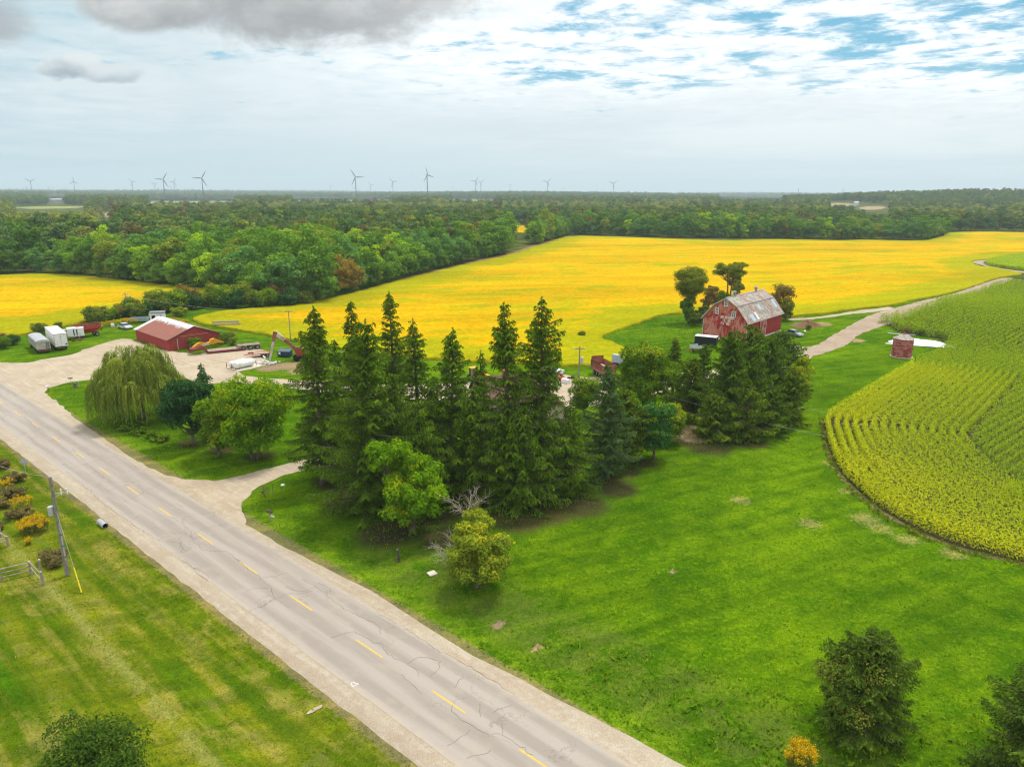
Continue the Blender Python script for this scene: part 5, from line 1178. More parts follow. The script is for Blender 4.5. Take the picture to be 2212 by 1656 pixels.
# local frame: x along the ridge away from the gable, y from the far-left eave to the near-right eave is negative
bx, by = math.cos(ba), math.sin(ba); dy_ = np.array([math.sin(ba), -math.cos(ba)])
bc = bp + dy_ * BW / 2
barn = thing("barn", "large old red gambrel-roofed barn with peeling paint and faded white lettering", "barn", (bc[0], bc[1], float(HF(bc[0], bc[1]))), ba)
hw_ = BW / 2; yk = hw_ - BW * BKF
prof = [(-hw_, EV), (-yk, BK), (0, RG_), (yk, BK), (hw_, EV)]
def wallp(x0, x1): return [(x0, 0, 0)]
mb = MB(); mb.add([(0, -hw_, 0), (0, hw_, 0)] + [(0, y, z) for y, z in prof[::-1]], [tuple(range(7))]); mb.build("gable_wall", M_BARN, barn)
mb = MB(); mb.add([(BL, -hw_, 0), (BL, hw_, 0)] + [(BL, y, z) for y, z in prof[::-1]], [tuple(range(7))]); mb.build("gable_wall", M_BARN, barn)
mb = MB(); mb.add([(0, -hw_, 0), (BL, -hw_, 0), (BL, -hw_, EV), (0, -hw_, EV)], [(0, 1, 2, 3)]); mb.build("side_wall", M_BARNS, barn)
mb = MB(); mb.add([(0, hw_, 0), (BL, hw_, 0), (BL, hw_, EV), (0, hw_, EV)], [(0, 1, 2, 3)]); mb.build("side_wall", M_BARNS, barn)
th = .10; o_ = .45
mb = MB(); pr = [(-hw_ - .38, EV - .28), (-yk - .02, BK + .06), (0, RG_ + .08), (yk + .02, BK + .06), (hw_ + .38, EV - .28)]
pu = [(y, z + th) for y, z in pr]
ring_ = pr + pu[::-1]; mb.prism(ring_, -o_, BL + o_, 'YZ')
roof = mb.build("roof", M_BROOF, barn)
mb = MB()
for s in (-1,):
    for xx in np.arange(-.4, BL + .4, .9): pass
M_PATCH = paint("bright_roof_sheet", (0.72, 0.76, 0.80), None, 2, .4); M_PATCHB = paint("bluish_roof_sheet", (0.42, 0.50, 0.58), (0.34, 0.42, 0.5), 2, .45)
def roofpt(x, f, lift=.13):       # f 0 at break, 1 at eave, on the near side (negative y)
    y0, z0 = pr[1][0], pr[1][1]; y1, z1 = pr[0][0], pr[0][1]; y0, z0, y1, z1 = y0, z0, y1, z1
    return (x, y0 + (y1 - y0) * f, z0 + (z1 - z0) * f + lift)
for (x0, x1, f0, f1, mt_) in ((5.4, 6.3, .50, .93, M_PATCH), (2.6, 4.3, .55, .95, M_PATCHB), (17.8, 19.2, .08, .55, M_PATCHB), (9.2, 10.3, .15, .45, M_PATCHB)):
    q = MB().add([roofpt(x0, f0), roofpt(x1, f0), roofpt(x1, f1), roofpt(x0, f1)], [(0, 1, 2, 3)]); q.build("replaced_sheet", mt_, roof)
q = MB(); q.box((BL / 2, pr[1][0] - .03, pr[1][1] + .14), (BL + .6, .22, .07), rx=math.radians(40)); q.build("break_flashing", paint("dark_flashing", (0.16, 0.16, 0.16), (0.25, 0.2, 0.16), 3, .7), roof)
q = MB(); q.box((BL / 2, 0, RG_ + .21), (BL + .9, .3, .05)); q.build("ridge_cap", M_GREYM, roof)
for vx, vm in ((3.9, paint("green_vent", (0.10, 0.22, 0.20), (0.3, 0.32, 0.3), 4, .6)), (15.9, paint("dark_vent", (0.14, 0.14, 0.15), (0.4, 0.42, 0.45), 4, .6))):
    v = MB(); v.lathe([(.0, 0), (.34, 0), (.22, .25), (.22, .5), (.42, .55), (.42, .85), (.30, .9), (.46, 1.0), (.10, 1.3), (.0, 1.34)], 12, (vx, 0, RG_ + .15)); v.build("roof_vent", vm, roof, smooth=False)
# trim
q = MB()
for i in range(4):
    a, b = pr[i], pr[i + 1]; L = math.hypot(b[0] - a[0], b[1] - a[1]); an = math.atan2(b[1] - a[1], b[0] - a[0])
    q.box((-o_ - .03, (a[0] + b[0]) / 2, (a[1] + b[1]) / 2 + .0), (.05, L, .2), rx=an)
for sy in (-1, 1): q.box((-.03, sy * (hw_ - .08), EV / 2 - .15), (.06, .16, EV - .3))
q.box((BL / 2, -hw_ - .40, EV - .26), (BL + .8, .05, .16)); q.build("trim_boards", M_TRIM, barn)
def win(y, z, w=.85, h=1.35):
    w_ = MB(); w_.box((-.05, y, z), (.06, w, h)); fr = w_.build("window", M_WIN, barn)
    f = MB()
    for dy2 in (-w / 2, 0, w / 2): f.box((-.10, y + dy2, z), (.05, .13 if dy2 else .07, h + .1))
    for dz2 in (-h / 2, 0, h / 2): f.box((-.105, y, z + dz2), (.05, w + .1, .13 if dz2 else .08))
    f.build("window_frame", M_WHITE, fr)
win(.05, 8.75, .85, 1.3); win(2.2, 6.75, .85, 1.3); win(-2.05, 6.35, .95, 1.3)
# side doors
d = MB(); d.box((8.6, -hw_ - .07, 2.3), (3.6, .08, 4.0)); dm = d.build("barn_door", planks("door_boards", (0.37, 0.06, 0.05), (0.52, 0.25, 0.2), (0.3, 0.1, 0.08), .28, 0, (.44, .6)), barn)
q = MB(); q.box((6.72, -hw_ - .06, 2.35), (.14, .06, 4.2)); q.build("door_gap", M_DK, barn)
q = MB()
for xx in (6.9, 10.4): q.box((xx, -hw_ - .13, 2.35), (.12, .04, 4.1))
q.box((9.3, -hw_ - .14, 4.4), (5.6, .09, .14)); q.build("door_rail", M_TRIM, dm)
q = MB(); q.box((9.6, -hw_ - .13, 2.75), (.75, .04, .6)); q.build("door_opening", M_DK, dm)
# foundation
q = MB(); q.box((BL / 2, 0, .15), (BL + .1, BW + .1, .5)); q.build("foundation", M_CONC, barn)

# lettering: the faded remains of three painted lines
STROKES = {'A': [((0, 0), (.5, 1)), ((.5, 1), (1, 0)), ((.22, .38), (.78, .38))], 'N': [((0, 0), (0, 1)), ((0, 1), (1, 0)), ((1, 0), (1, 1))], 'O': [((.5, 0), (0, .25)), ((0, .25), (0, .75)), ((0, .75), (.5, 1)), ((.5, 1), (1, .75)), ((1, .75), (1, .25)), ((1, .25), (.5, 0))],
           'H': [((0, 0), (0, 1)), ((1, 0), (1, 1)), ((0, .5), (1, .5))], 'R': [((0, 0), (0, 1)), ((0, 1), (.9, .9)), ((.9, .9), (.9, .6)), ((.9, .6), (0, .5)), ((.45, .5), (1, 0))], 'S': [((1, .85), (.5, 1)), ((.5, 1), (0, .78)), ((0, .78), (1, .28)), ((1, .28), (.5, 0)), ((.5, 0), (0, .15))],
           'F': [((0, 0), (0, 1)), ((0, 1), (1, 1)), ((0, .52), (.75, .52))], 'M': [((0, 0), (0, 1)), ((0, 1), (.5, .3)), ((.5, .3), (1, 1)), ((1, 1), (1, 0))], 'D': [((0, 0), (0, 1)), ((0, 1), (.7, .9)), ((.7, .9), (1, .5)), ((1, .5), (.7, .1)), ((.7, .1), (0, 0))], 'E': [((0, 0), (0, 1)), ((0, 1), (1, 1)), ((0, .5), (.8, .5)), ((0, 0), (1, 0))], "'": [((.3, 1), (.2, .7))],
           '/': [((0, 0), (.4, .7))], ')': [((.5, 1), (.8, .5)), ((.8, .5), (.5, 0))]}
def letters(txt, h, w, gap, thick, place, skip=()):
    """flat painted letters; place maps (s along, t up) to a 3D point"""
    mb = MB(); s = 0
    for ch in txt:
        if ch == ' ': s += w * .75 + gap; continue
        for a, b in STROKES[ch]:
            A = np.array([s + a[0] * w, a[1] * h]); B = np.array([s + b[0] * w, b[1] * h]); d = B - A; l = np.linalg.norm(d) + 1e-6; n = np.array([-d[1], d[0]]) / l * thick / 2; e = d / l * thick * .35
            mb.add([place(*(A - n - e)), place(*(B - n + e)), place(*(B + n + e)), place(*(A + n - e))], [(0, 1, 2, 3)])
        s += w + gap
    return mb, s
M_LET = paint("faded_white_letters", (0.80, 0.78, 0.74), (0.62, 0.50, 0.46), 2.5, .8, lo=.5, hi=.8)
for txt, y0, z0, w in (("AN )O HARA", 1.15, 5.15, .25), ("S  NS", .30, 4.40, .27), ("FA  MS", .95, 3.65, .27)):
    l, _ = letters(txt, .56, w, .11, .10, lambda s, t, y0=y0, z0=z0: (-.035, y0 - s, z0 + t)); l.build("lettering", M_LET, barn)

# ---------------- red shed
ze = 2.5; ea = gz(362.6, 734.4, ze); eb = gz(474, 718.6, ze); mm = (ea + eb) / 2; wv = eb - ea; SW = float(np.linalg.norm(wv)); wv = wv / SW
ld = np.array([-wv[1], wv[0]]);  # away from the near gable
if ld[0] > 0: ld = -ld
SL = 18.5
shed = thing("metal_shed", "long low red metal shed with snow-like flaked white patches along its roof ridge", "shed", (mm[0], mm[1], float(HF(mm[0], mm[1]))), math.atan2(ld[1], ld[0]))
M_SHED = planks("shed_ribbed_wall", (0.33, 0.045, 0.035), (0.29, 0.05, 0.04), (0.38, 0.09, 0.07), .23, 1, (.45, .65))
mt, t, o = newmat("shed_roof_paint"); q_ = objco(); x_, y_, z_ = sep(q_)
n1 = noise(comb(x_ * 1.6, y_ * .5, 0.0), 1.6, 5, .7); n2 = noise(q_, .5, 4, .6)
col = mixc(ss(n2, .35, .65), (0.30, 0.10, 0.065), (0.235, 0.095, 0.065))
top_ = ss(z_ + n1 * 2.2, 5.35, 5.6); col = mixc(top_ * .95, col, (0.68, 0.70, 0.72))
endw = ss(x_ + n1 * 2.0, 17.8, 18.6) * ss(n1, .3, .5); col = mixc(endw, col, (0.62, 0.64, 0.66))
rib = ss((X.op('FRACT', x_ / .3) - .5).ab(), .38, .5); finish(t, o, mixc(rib * .3, col, (.1, .04, .03)), .7, 0, .3, rib, .5, .03); M_SROOF = mt
pk = 4.75; hs = SW / 2; sg = [(-hs, 0), (hs, 0), (hs, ze), (0, pk - .1), (-hs, ze)]
for xx in (0, SL): MB().add([(xx, y, z) for y, z in sg], [(0, 1, 2, 3, 4)]).build("gable_wall", M_SHED, shed)
for sy in (-1, 1): MB().add([(0, sy * hs, 0), (SL, sy * hs, 0), (SL, sy * hs, ze), (0, sy * hs, ze)], [(0, 1, 2, 3)]).build("side_wall", M_SHED, shed)
q = MB().prism([(-hs - .35, ze - .14), (0, pk), (hs + .35, ze - .14), (hs + .35, ze - .04), (0, pk + .12), (-hs - .35, ze - .04)], -.3, SL + .3, 'YZ'); rf = q.build("roof", M_SROOF, shed)
q = MB()
for s in (-1, 1):
    L = math.hypot(hs + .35, pk - ze + .14); an = math.atan2(pk - ze + .14, hs + .35); q.box((-.33, s * (hs + .35) / 2, (pk + ze - .14) / 2), (.05, L, .16), rx=-s * an)
q.build("eave_trim", paint("dark_trim", (0.10, 0.06, 0.05), None, 3, .7), shed)
MB().box((-.04, 0, 2.9), (.05, SW * .55, .05)).build("wall_seam", M_TRIM, shed)
MB().box((-.05, -hs * .62 if wv is None else hs * .66, 1.3), (.08, .10, 2.4)).build("downpipe", M_TRIM, shed)

# ---------------- farmhouse, mostly hidden by the spruces
hp = g(1112, 912)
house = thing("farmhouse", "farmhouse with brown shingled gable roofs and pale walls, glimpsed between the tall spruces", "house", (hp[0], hp[1], 0), math.radians(12))
M_SHG = roofing("brown_shingles", (0.17, 0.085, 0.065), (0.12, 0.06, 0.045), (0.2, 0.11, 0.085), .22, 1, .4, .6, rough=.9); M_SID = paint("peach_siding", (0.56, 0.42, 0.33), (0.5, 0.37, 0.29), 1, .8)
def gable_house(x0, x1, y0, y1, ez, rz_, axis, nm):
    if axis == 'x':
        ym = (y0 + y1) / 2; sec = [(y0, 0), (y1, 0), (y1, ez), (ym, rz_ - .1), (y0, ez)]
        MB().prism(sec, x0, x1, 'YZ').build("wall", M_SID, house)
        r = MB().prism([(y0 - .4, ez - .15), (ym, rz_), (y1 + .4, ez - .15), (y1 + .4, ez - .02), (ym, rz_ + .14), (y0 - .4, ez - .02)], x0 - .4, x1 + .4, 'YZ').build("roof", M_SHG, house)
    else:
        xm = (x0 + x1) / 2; MB().prism([(x0, 0), (x1, 0), (x1, ez), (xm, rz_ - .1), (x0, ez)], y0, y1, 'XZ').build("wall", M_SID, house)
        r = MB().prism([(x0 - .4, ez - .15), (xm, rz_), (x1 + .4, ez - .15), (x1 + .4, ez - .02), (xm, rz_ + .14), (x0 - .4, ez - .02)], y0 - .4, y1 + .4, 'XZ').build("roof", M_SHG, house)
    return r
r1 = gable_house(-6, 4.2, -4, 4, 4.6, 7.4, 'x', 'main'); r2 = gable_house(3.6, 7.4, -3.5, 4.5, 2.4, 4.2, 'y', 'wing')
ch = MB(); ch.box((-1.5, .3, 7.4), (.7, .7, 1.6)); ch.build("chimney", paint("orange_brick", (0.42, 0.12, 0.05), (0.34, 0.1, 0.05), 6, .9), r1)
for x in (-4.4, -1.6, 1.4):
    w_ = MB(); w_.box((x, -4.04, 3.2), (.9, .06, 1.2)); wn_ = w_.build("window", M_WIN, house); f = MB()
    for dx2 in (-.5, .5): f.box((x + dx2, -4.08, 3.2), (.1, .06, 1.4))
    for dz2 in (-.65, 0, .65): f.box((x, -4.08, 3.2 + dz2), (1.1, .06, .1))
    f.build("window_frame", M_WHITE, wn_)

# ---------------- grain bin
p = g(1949, 774); binr = 1.98
gb = thing("grain_bin", "small round rusty red grain bin with a grey conical roof beside the corn", "grain bin", (p[0] + .7, p[1] + binr * .9, float(HF(*p))))
mt, t, o = newmat("bin_rust"); q_ = objco(); x_, y_, z_ = sep(q_); n1 = noise(q_, 1.6, 5, .7, .4); n2 = noise(comb(x_, y_, z_ * 4), .9, 4, .6)
col = mixc(ss(n1 * .5 + n2 * .5, .46, .56), (0.44, 0.16, 0.13), (0.24, 0.035, 0.03)); rg = ss((X.op('FRACT', z_ / .81) - .5).ab(), .46, .5); finish(t, o, mixc(rg * .6, col, (.15, .05, .04)), .8, .0, .3, X.op('SINE', z_ * 60.0), .25, .02); M_BIN = mt
MB().lathe([(0, .01), (binr, .01), (binr, 4.0), (binr - .02, 4.02), (0, 4.02)], 32).build("bin_wall", M_BIN, gb, smooth=False)
MB().lathe([(binr + .12, 3.95), (binr + .12, 4.0), (.30, 5.0), (.0, 5.0)], 24).build("roof", roofing("bin_roof", (0.40, 0.36, 0.30), (0.28, 0.20, 0.17), (0.22, 0.22, 0.18), .5, 0), gb)
MB().lathe([(0, 4.98), (.26, 4.98), (.26, 5.22), (.34, 5.24), (.0, 5.40)], 12).build("roof_cap", M_RUST, gb)
MB().lathe([(0, .0), (binr + .25, .0), (binr + .25, .12), (0, .12)], 32).build("base_slab", M_CONC, gb)
MB().box((-.3, -binr - .0, 1.2), (.75, .08, 1.5)).build("door", M_RUSTR, gb)

# ---------------- vehicles helpers
def wheel(parent, x, y, r=.5, w=.28, name="wheel"):
    t_ = MB().lathe([(r * .55, -w / 2), (r * .9, -w / 2), (r, -w / 4), (r, w / 4), (r * .9, w / 2), (r * .55, w / 2), (r * .55, -w / 2)], 18, (0, 0, 0), 'X')
    o_ = t_.build(name, M_TYRE, parent, (x, y, r), math.pi / 2)
    MB().lathe([(0, -w * .35), (r * .2, -w * .42), (r * .3, -w * .3), (r * .56, -w * .32), (r * .56, w * .32), (r * .3, w * .3), (r * .2, w * .42), (0, w * .35)], 14, (0, 0, 0), 'X').build("rim", M_RIM, o_)
    return o_
def vehicle_at(name, label, cat, pa, pb, grp=None):
    loc, rz, L = at2(pa, pb); return thing(name, label, cat, loc, rz, grp), L

# grain trailer with rolled tarp (x from rear to front)
tr, L = vehicle_at("grain_trailer", "grey tarp-covered grain trailer with rounded top parked on the grass", "trailer", g(96, 760), g(70, 737))
tr.location = (*((gz(94, 738, 2.8) + gz(72, 718, 2.8)) / 2), 0); TL = 10.0; tw = 1.25
M_SIDE = paint("dull_aluminium", (0.44, 0.41, 0.34), (0.34, 0.31, 0.25), 1.2, .6, rust=(0.25, 0.18, 0.12), rlo=.62, rhi=.75)
MB().box((0, 0, 1.75), (TL, 2.5, 1.6)).build("box_body", M_SIDE, tr)
arc = [(math.cos(a) * 1.28, 2.55 + math.sin(a) * .42) for a in np.linspace(0, math.pi, 11)]
MB().prism(arc, -TL / 2 - .03, TL / 2 + .03, 'YZ').build("tarp", paint("grey_tarp", (0.40, 0.41, 0.41), (0.32, 0.33, 0.34), 2, .7), tr, smooth=False)
q = MB()
for x in np.arange(-TL / 2 + .4, TL / 2, .8):
    for sy in (-1, 1): q.box((x, sy * 1.27, 1.75), (.08, .06, 1.6))
q.box((-TL / 2 - .06, 0, 1.0), (.1, 2.5, .16)); q.box((-TL / 2 - .06, 0, 2.5), (.08, 2.5, .12)); q.build("side_posts", M_SIDE, tr)
q = MB()
for k in range(5): q.box((-TL / 2 - .14, -.75, 1.15 + k * .28), (.05, .45, .05))
for s in (-.22, .22): q.box((-TL / 2 - .12, -.75 + s, 1.7), (.05, .05, 1.4))
q.build("ladder", M_BLK, tr)
MB().box((-TL / 2 - .3, 0, .62), (.12, 2.4, .14)).build("bumper", M_RUST, tr)
for x in (-3.6, -2.3, 4.0):
    for s in (-1, 1): wheel(tr, x, s * 1.0, .5, .4)
MB().box((0, 0, .8), (TL - .3, 1.0, .25)).build("chassis", M_RUST, tr)
# white box trailer
pA, pB = gz(129, 720, 3.8), gz(107, 702, 3.8)
tr, L = vehicle_at("box_trailer", "tall white box trailer with rear doors, right of the tarp-covered one", "trailer", pA, pB); L = 11.0
MB().box((L / 2 - 6.4, 0, 2.35), (L, 2.5, 2.75)).build("box_body", M_WHITE, tr)
MB().box((L / 2 - 6.4, 0, 3.76), (L + .05, 2.54, .07)).build("roof_sheet", paint("white_roof_sheet", (0.78, 0.77, 0.72), (0.7, 0.69, 0.64), 1, .6), tr)
q = MB(); xr = L / 2 - 6.4 - L / 2
q.box((xr - .03, 0, 2.35), (.04, .05, 2.6)); q.box((xr - .04, 0, .98), (.08, 2.5, .1)); q.box((xr - .04, 0, 3.70), (.06, 2.5, .08))
for s in (-1.2, 1.2): q.box((xr - .03, s, 2.35), (.06, .08, 2.75))
q.build("door_frame", M_SIDE, tr)
MB().box((xr - .05, -.1, 3.1), (.03, .5, .1)).build("door_sign", M_GREYM, tr); MB().box((xr - .05, -.9, 1.4), (.03, .35, .25)).build("door_stickers", M_BLK, tr)
for x in (xr + 2.0, xr + 3.3):
    for s in (-1, 1): wheel(tr, x, s * 1.0, .5, .4)
MB().box((xr + 2.6, 0, .78), (3.2, 1.0, .35)).build("chassis", M_BLK, tr)
MB().box((xr + .1, 0, .62), (.12, 2.2, .14)).build("bumper", M_RUST, tr)
# ribbed white livestock trailer
tr, L = vehicle_at("stock_trailer", "short white truck box with a ribbed side and dark slot windows beside the red wagon", "trailer", g(151, 733), g(174, 731))
MB().box((.3, 0, 1.75), (3.4, 2.3, 1.9)).build("box_body", M_WHITE, tr)
q = MB()
for s in (-.35, .25): q.box((.3 + s, -1.17, 1.75), (.22, .04, 1.4))
q.build("slot_window", M_DK, tr)
q = MB()
for k in range(5): q.box((-2.6, -.2 + 0, .9 + k * .36), (2.2, 2.1, .12))
q.build("side_slats", M_SIDE, tr)
MB().box((-.9, 0, .7), (5.6, 1.0, .2)).build("chassis", M_RUST, tr)
for x in (-2.4, .9):
    for s in (-1, 1): wheel(tr, x, s * .95, .45, .3)
# rusty implement
tr, L = vehicle_at("harrow", "small tangled rusty implement lying in front of the short white truck box", "farm implement", g(160, 738), g(174, 736))
q = MB(); R_ = random.Random(4)
for k in range(4): q.tube((-.9 + k * .6, -.5, .45), (-.9 + k * .6, .5, .45), .05, .05, 6)
for k in range(9): q.tube((-1 + k * .25, -.3, .5), (-1 + k * .25 + R_.uniform(-.2, .2), -.5, .02), .025, .02, 5)
q.tube((-1.2, 0, .5), (1.3, 0, .55), .06, .06, 6); q.build("frame", M_RUST, tr)
for s in (-.7, .7): wheel(tr, s, .35, .38, .15)
# red gravity wagon
tr, L = vehicle_at("grain_wagon", "red and rusty grain wagon on four wheels at the edge of the left field", "farm wagon", g(176, 728), g(207, 724)); L = 5.2
MB().add([(-2.6, -1.25, 2.9), (2.6, -1.25, 2.9), (2.6, 1.25, 2.9), (-2.6, 1.25, 2.9), (-1.2, -.6, 1.1), (1.2, -.6, 1.1), (1.2, .6, 1.1), (-1.2, .6, 1.1), (-2.6, -1.25, 2.0), (2.6, -1.25, 2.0), (2.6, 1.25, 2.0), (-2.6, 1.25, 2.0)],
         [(0, 1, 9, 8), (1, 2, 10, 9), (2, 3, 11, 10), (3, 0, 8, 11), (8, 9, 5, 4), (9, 10, 6, 5), (10, 11, 7, 6), (11, 8, 4, 7), (4, 5, 6, 7)]).build("hopper", paint("wagon_red", (0.52, 0.035, 0.02), (0.45, 0.04, 0.03), 1, .6, rust=(0.2, 0.07, 0.04), rlo=.6, rhi=.7), tr)
q = MB(); q.box((0, -1.27, 2.75), (5.3, .08, .5)); q.box((0, 1.27, 2.75), (5.3, .08, .5)); q.box((2.62, 0, 2.75), (.08, 2.5, .5)); q.box((-2.62, 0, 2.75), (.08, 2.5, .5)); q.build("side_boards", M_RUST, tr)
q = MB()
for x in (-1.6, 1.6):
    q.box((x, 0, .75), (.16, 2.0, .16))
    for s in (-1, 1): q.tube((x, s * .9, .7), (x * 1.3, s * 1.1, 2.0), .05, .05, 6)
q.box((0, 0, .9), (4.4, .2, .2)); q.tube((-2.2, 0, .8), (-4.2, -.3, .45), .06, .05, 6); q.build("running_gear", M_RUST, tr)
for x in (-1.6, 1.6):
    for s in (-1, 1): wheel(tr, x, s * 1.05, .48, .28)

# cars
def car(label, cat, pa, pb, body, L=4.5, pickup=False, hood=None, wheels=True, h=1.42):
    t_, _ = vehicle_at("parked_car" if not pickup else "pickup_truck", label, cat, pa, pb)
    w = .88; k = L / 4.5
    low = [(-2.2, .35), (-2.25, .8), (-1.6, .95), (1.0, .93), (2.1, .74), (2.22, .38), (1.75, .30), (-1.75, .30)]
    if pickup: low = [(-2.6, .45), (-2.6, 1.15), (1.0, 1.2), (2.2, 1.05), (2.3, .5), (1.8, .4), (-2.2, .4)]
    mb = MB().prism([(x * k, z) for x, z in low], -w, w, 'XZ'); mb.build("body", body, t_, bevel=.07)
    cab = [(-1.55, .93), (-.95, h), (.25, h), (1.05, .92)] if not pickup else [(-.5, 1.15), (-.4, 1.85), (.55, 1.85), (1.15, 1.18)]
    mb = MB(); n = len(cab); a = [(x * k, -w * .96 if z < 1.2 else -w * .76, z) for x, z in cab]; b = [(x, -y, z) for x, y, z in a]
    mb.add(a + b, [(0, 1, 2, 3), (7, 6, 5, 4), (0, 4, 5, 1), (1, 5, 6, 2), (2, 6, 7, 3)]); mb.build("windows", M_GLS, t_)
    MB().box((((cab[1][0] + cab[2][0]) / 2) * k, 0, cab[1][1] + .02), ((cab[2][0] - cab[1][0]) * k + .1, w * 1.5, .06)).build("roof", body, t_, bevel=.02)
    if pickup: MB().box((-1.6 * k, 0, 1.17), (1.9 * k, w * 1.6, .06)).build("bed", M_DK, t_)
    for x in (-1.38, 1.38):
        for s in (-1, 1): wheel(t_, x * k, s * .82, .32 if not pickup else .38, .2)
    for s in (-1, 1):
        MB().box((2.16 * k, s * .62, .62), (.1, .3, .14)).build("headlight", M_WHITE, t_)
        MB().box((-2.24 * k, s * .62, .7), (.06, .26, .14)).build("tail_light", M_REDC, t_)
    return t_
car("silver sedan with dark windows parked on grass right of the barn", "car", g(1700, 722), g(1729, 728), M_SILV, 4.7)
car("silvery white small car parked in goldenrod behind the red shed's left end", "car", gz(261, 708, 0), gz(281, 712, 0), paint("white_car_paint", (0.62, 0.62, 0.62), None, 2, .35), 4.2)
car("bright red car with its nose out of the spruces in the gravel yard", "car", g(1170, 818), g(1216, 822), M_REDC, 4.6)
car("white car body behind the red car, half hidden by the twin spruce", "car", g(1172, 806), g(1214, 809), M_WHITE, 4.6)
# white tanks / furniture in the yard
t_, _ = vehicle_at("appliance", "white chest freezer lying in the gravel yard right of the red car", "appliance", g(1217, 826), g(1226, 828)); MB().box((0, 0, .36), (1.5, .8, .66)).build("cabinet", M_WHITE, t_, bevel=.04); MB().box((0, 0, .73), (1.54, .84, .08)).build("lid", M_WHITE, t_, bevel=.02)
t_ = thing("tyre_pile", "black tyres heaped at the yard edge left of the wooden service pole", "tyres", (*g(1238, 818), 0))
for i, (x, y, z) in enumerate(((0, 0, .13), (0, 0, .38), (.75, .1, .13), (-.7, .2, .13))):
    o_ = MB().lathe([(.2, -.12), (.36, -.12), (.4, 0), (.36, .12), (.2, .12), (.2, -.12)], 16).build("tyre", M_TYRE, t_, (x, y, z))

# rusty dump truck: bed faces away, cab right
A_ = gz(1292.7, 776.5, 2.75); B_ = gz(1314.4, 788.5, 2.75); c = (A_ + B_) / 2; t_ = thing("dump_box_trailer", "big rusty red open tipping box on wheels at the edge of the yellow field", "trailer", (c[0], c[1], 0), math.atan2(B_[1] - A_[1], B_[0] - A_[0]))
bedm = M_RUST
q = MB(); bl, bw, bh = 5.6, 2.5, 1.75; z0 = 1.0
q.box((0, 0, z0 + .05), (bl, bw, .1)); q.box((0, -bw / 2, z0 + bh / 2), (bl, .08, bh)); q.box((0, bw / 2, z0 + bh / 2), (bl, .08, bh)); q.box((bl / 2, 0, z0 + bh / 2), (.08, bw, bh)); q.box((-bl / 2, 0, z0 + bh / 2 + .35), (.08, bw, bh + .7))
for x in np.linspace(-bl / 2, bl / 2, 7): q.box((x, -bw / 2 - .07, z0 + bh / 2), (.14, .1, bh)); q.box((x, bw / 2 + .07, z0 + bh / 2), (.14, .1, bh))
for y in (-.62, 0, .62): q.box((bl / 2 + .07, y, z0 + bh / 2), (.1, .12, bh))
for z in (.15, .9, 1.72): q.box((bl / 2 + .08, 0, z0 + z), (.1, bw, .12)); q.box((0, -bw / 2 - .08, z0 + bh), (bl, .1, .12)); q.box((0, bw / 2 + .08, z0 + bh), (bl, .1, .12))
q.build("tipping_box", bedm, t_)
MB().box((-.4, 0, z0 + .6), (4.2, 2.2, .5)).build("load", paint("pale_pink_load", (0.55, 0.33, 0.24), (0.45, 0.28, 0.2), 2, .9), t_, bevel=.1)
MB().box((0, 0, .75), (5.4, .9, .25)).build("chassis", M_BLK, t_)
for x in (-1.8, -.5, 1.9):
    for s in (-1, 1): wheel(t_, x, s * .98, .5, .34)
cm_ = paint("pale_blue_cab", (0.50, 0.53, 0.55), (0.40, 0.43, 0.45), 2, .5)
t_, L = vehicle_at("truck_cab", "pale blue-grey truck cab parked just right of the big rusty box", "truck", g(1325, 808), g(1343, 800)); t_.location[0] -= 1.4; t_.location[1] += 2.2
MB().box((3.0, 0, .7), (5.0, .9, .25)).build("chassis", M_BLK, t_)
for x in (1.4, 4.3):
    for s in (-1, 1): wheel(t_, x, s * .9, .45, .3)
MB().prism([(3.0, .7), (3.0, 2.4), (3.9, 2.4), (4.3, 1.65), (5.2, 1.5), (5.3, .7)], -1.0, 1.0, 'XZ').build("cab", cm_, t_, bevel=.08)
MB().box((4.12, 0, 2.0), (.04, 1.6, .62), ry=math.radians(-28)).build("windscreen", M_GLS, t_)
for s in (-1, 1): MB().box((3.5, s * 1.01, 2.0), (.7, .04, .5)).build("side_window", M_GLS, t_)

# black cargo trailer and flatbed by the barn
pA, pB = g(1506, 748), g(1536, 751); t_, L = vehicle_at("cargo_trailer", "black enclosed trailer with a white roof parked at the barn's left corner", "trailer", pA, pB); t_.location[1] += 1.6
MB().box((.8, 0, 1.35), (4.8, 2.3, 1.9)).build("box_body", M_BLK, t_, bevel=.05); MB().box((.8, 0, 2.33), (4.86, 2.36, .07)).build("roof_sheet", M_WHITE, t_)
for x in (.4, 1.3):
    for s in (-1, 1): wheel(t_, x, s * 1.15, .36, .2)
MB().tube((-1.6, 0, .5), (-3.0, 0, .45), .06, .05, 6).build("hitch", M_BLK, t_)
t_, L = vehicle_at("pickup_box_trailer", "pale grey pickup box on a red frame on the grass left of the black trailer", "trailer", g(1492, 762), g(1516, 758))
q = MB(); q.box((0, 0, .95), (2.6, 1.7, .08)); q.box((0, -.85, 1.25), (2.6, .07, .6)); q.box((0, .85, 1.25), (2.6, .07, .6)); q.box((-1.3, 0, 1.25), (.07, 1.7, .6)); q.build("box_body", paint("pale_grey_green", (0.50, 0.54, 0.50), (0.42, 0.45, 0.42), 2, .6), t_)
MB().box((0, 0, .95 + .1), (2.4, 1.5, .06)).build("load", M_DK, t_)
q = MB(); q.box((-.6, -.5, .62), (4.0, .1, .12)); q.box((-.6, .5, .62), (4.0, .1, .12)); q.tube((-2.5, -.5, .6), (-3.3, 0, .5), .05, .05, 6); q.tube((-2.5, .5, .6), (-3.3, 0, .5), .05, .05, 6); q.build("frame", M_RUSTR, t_)
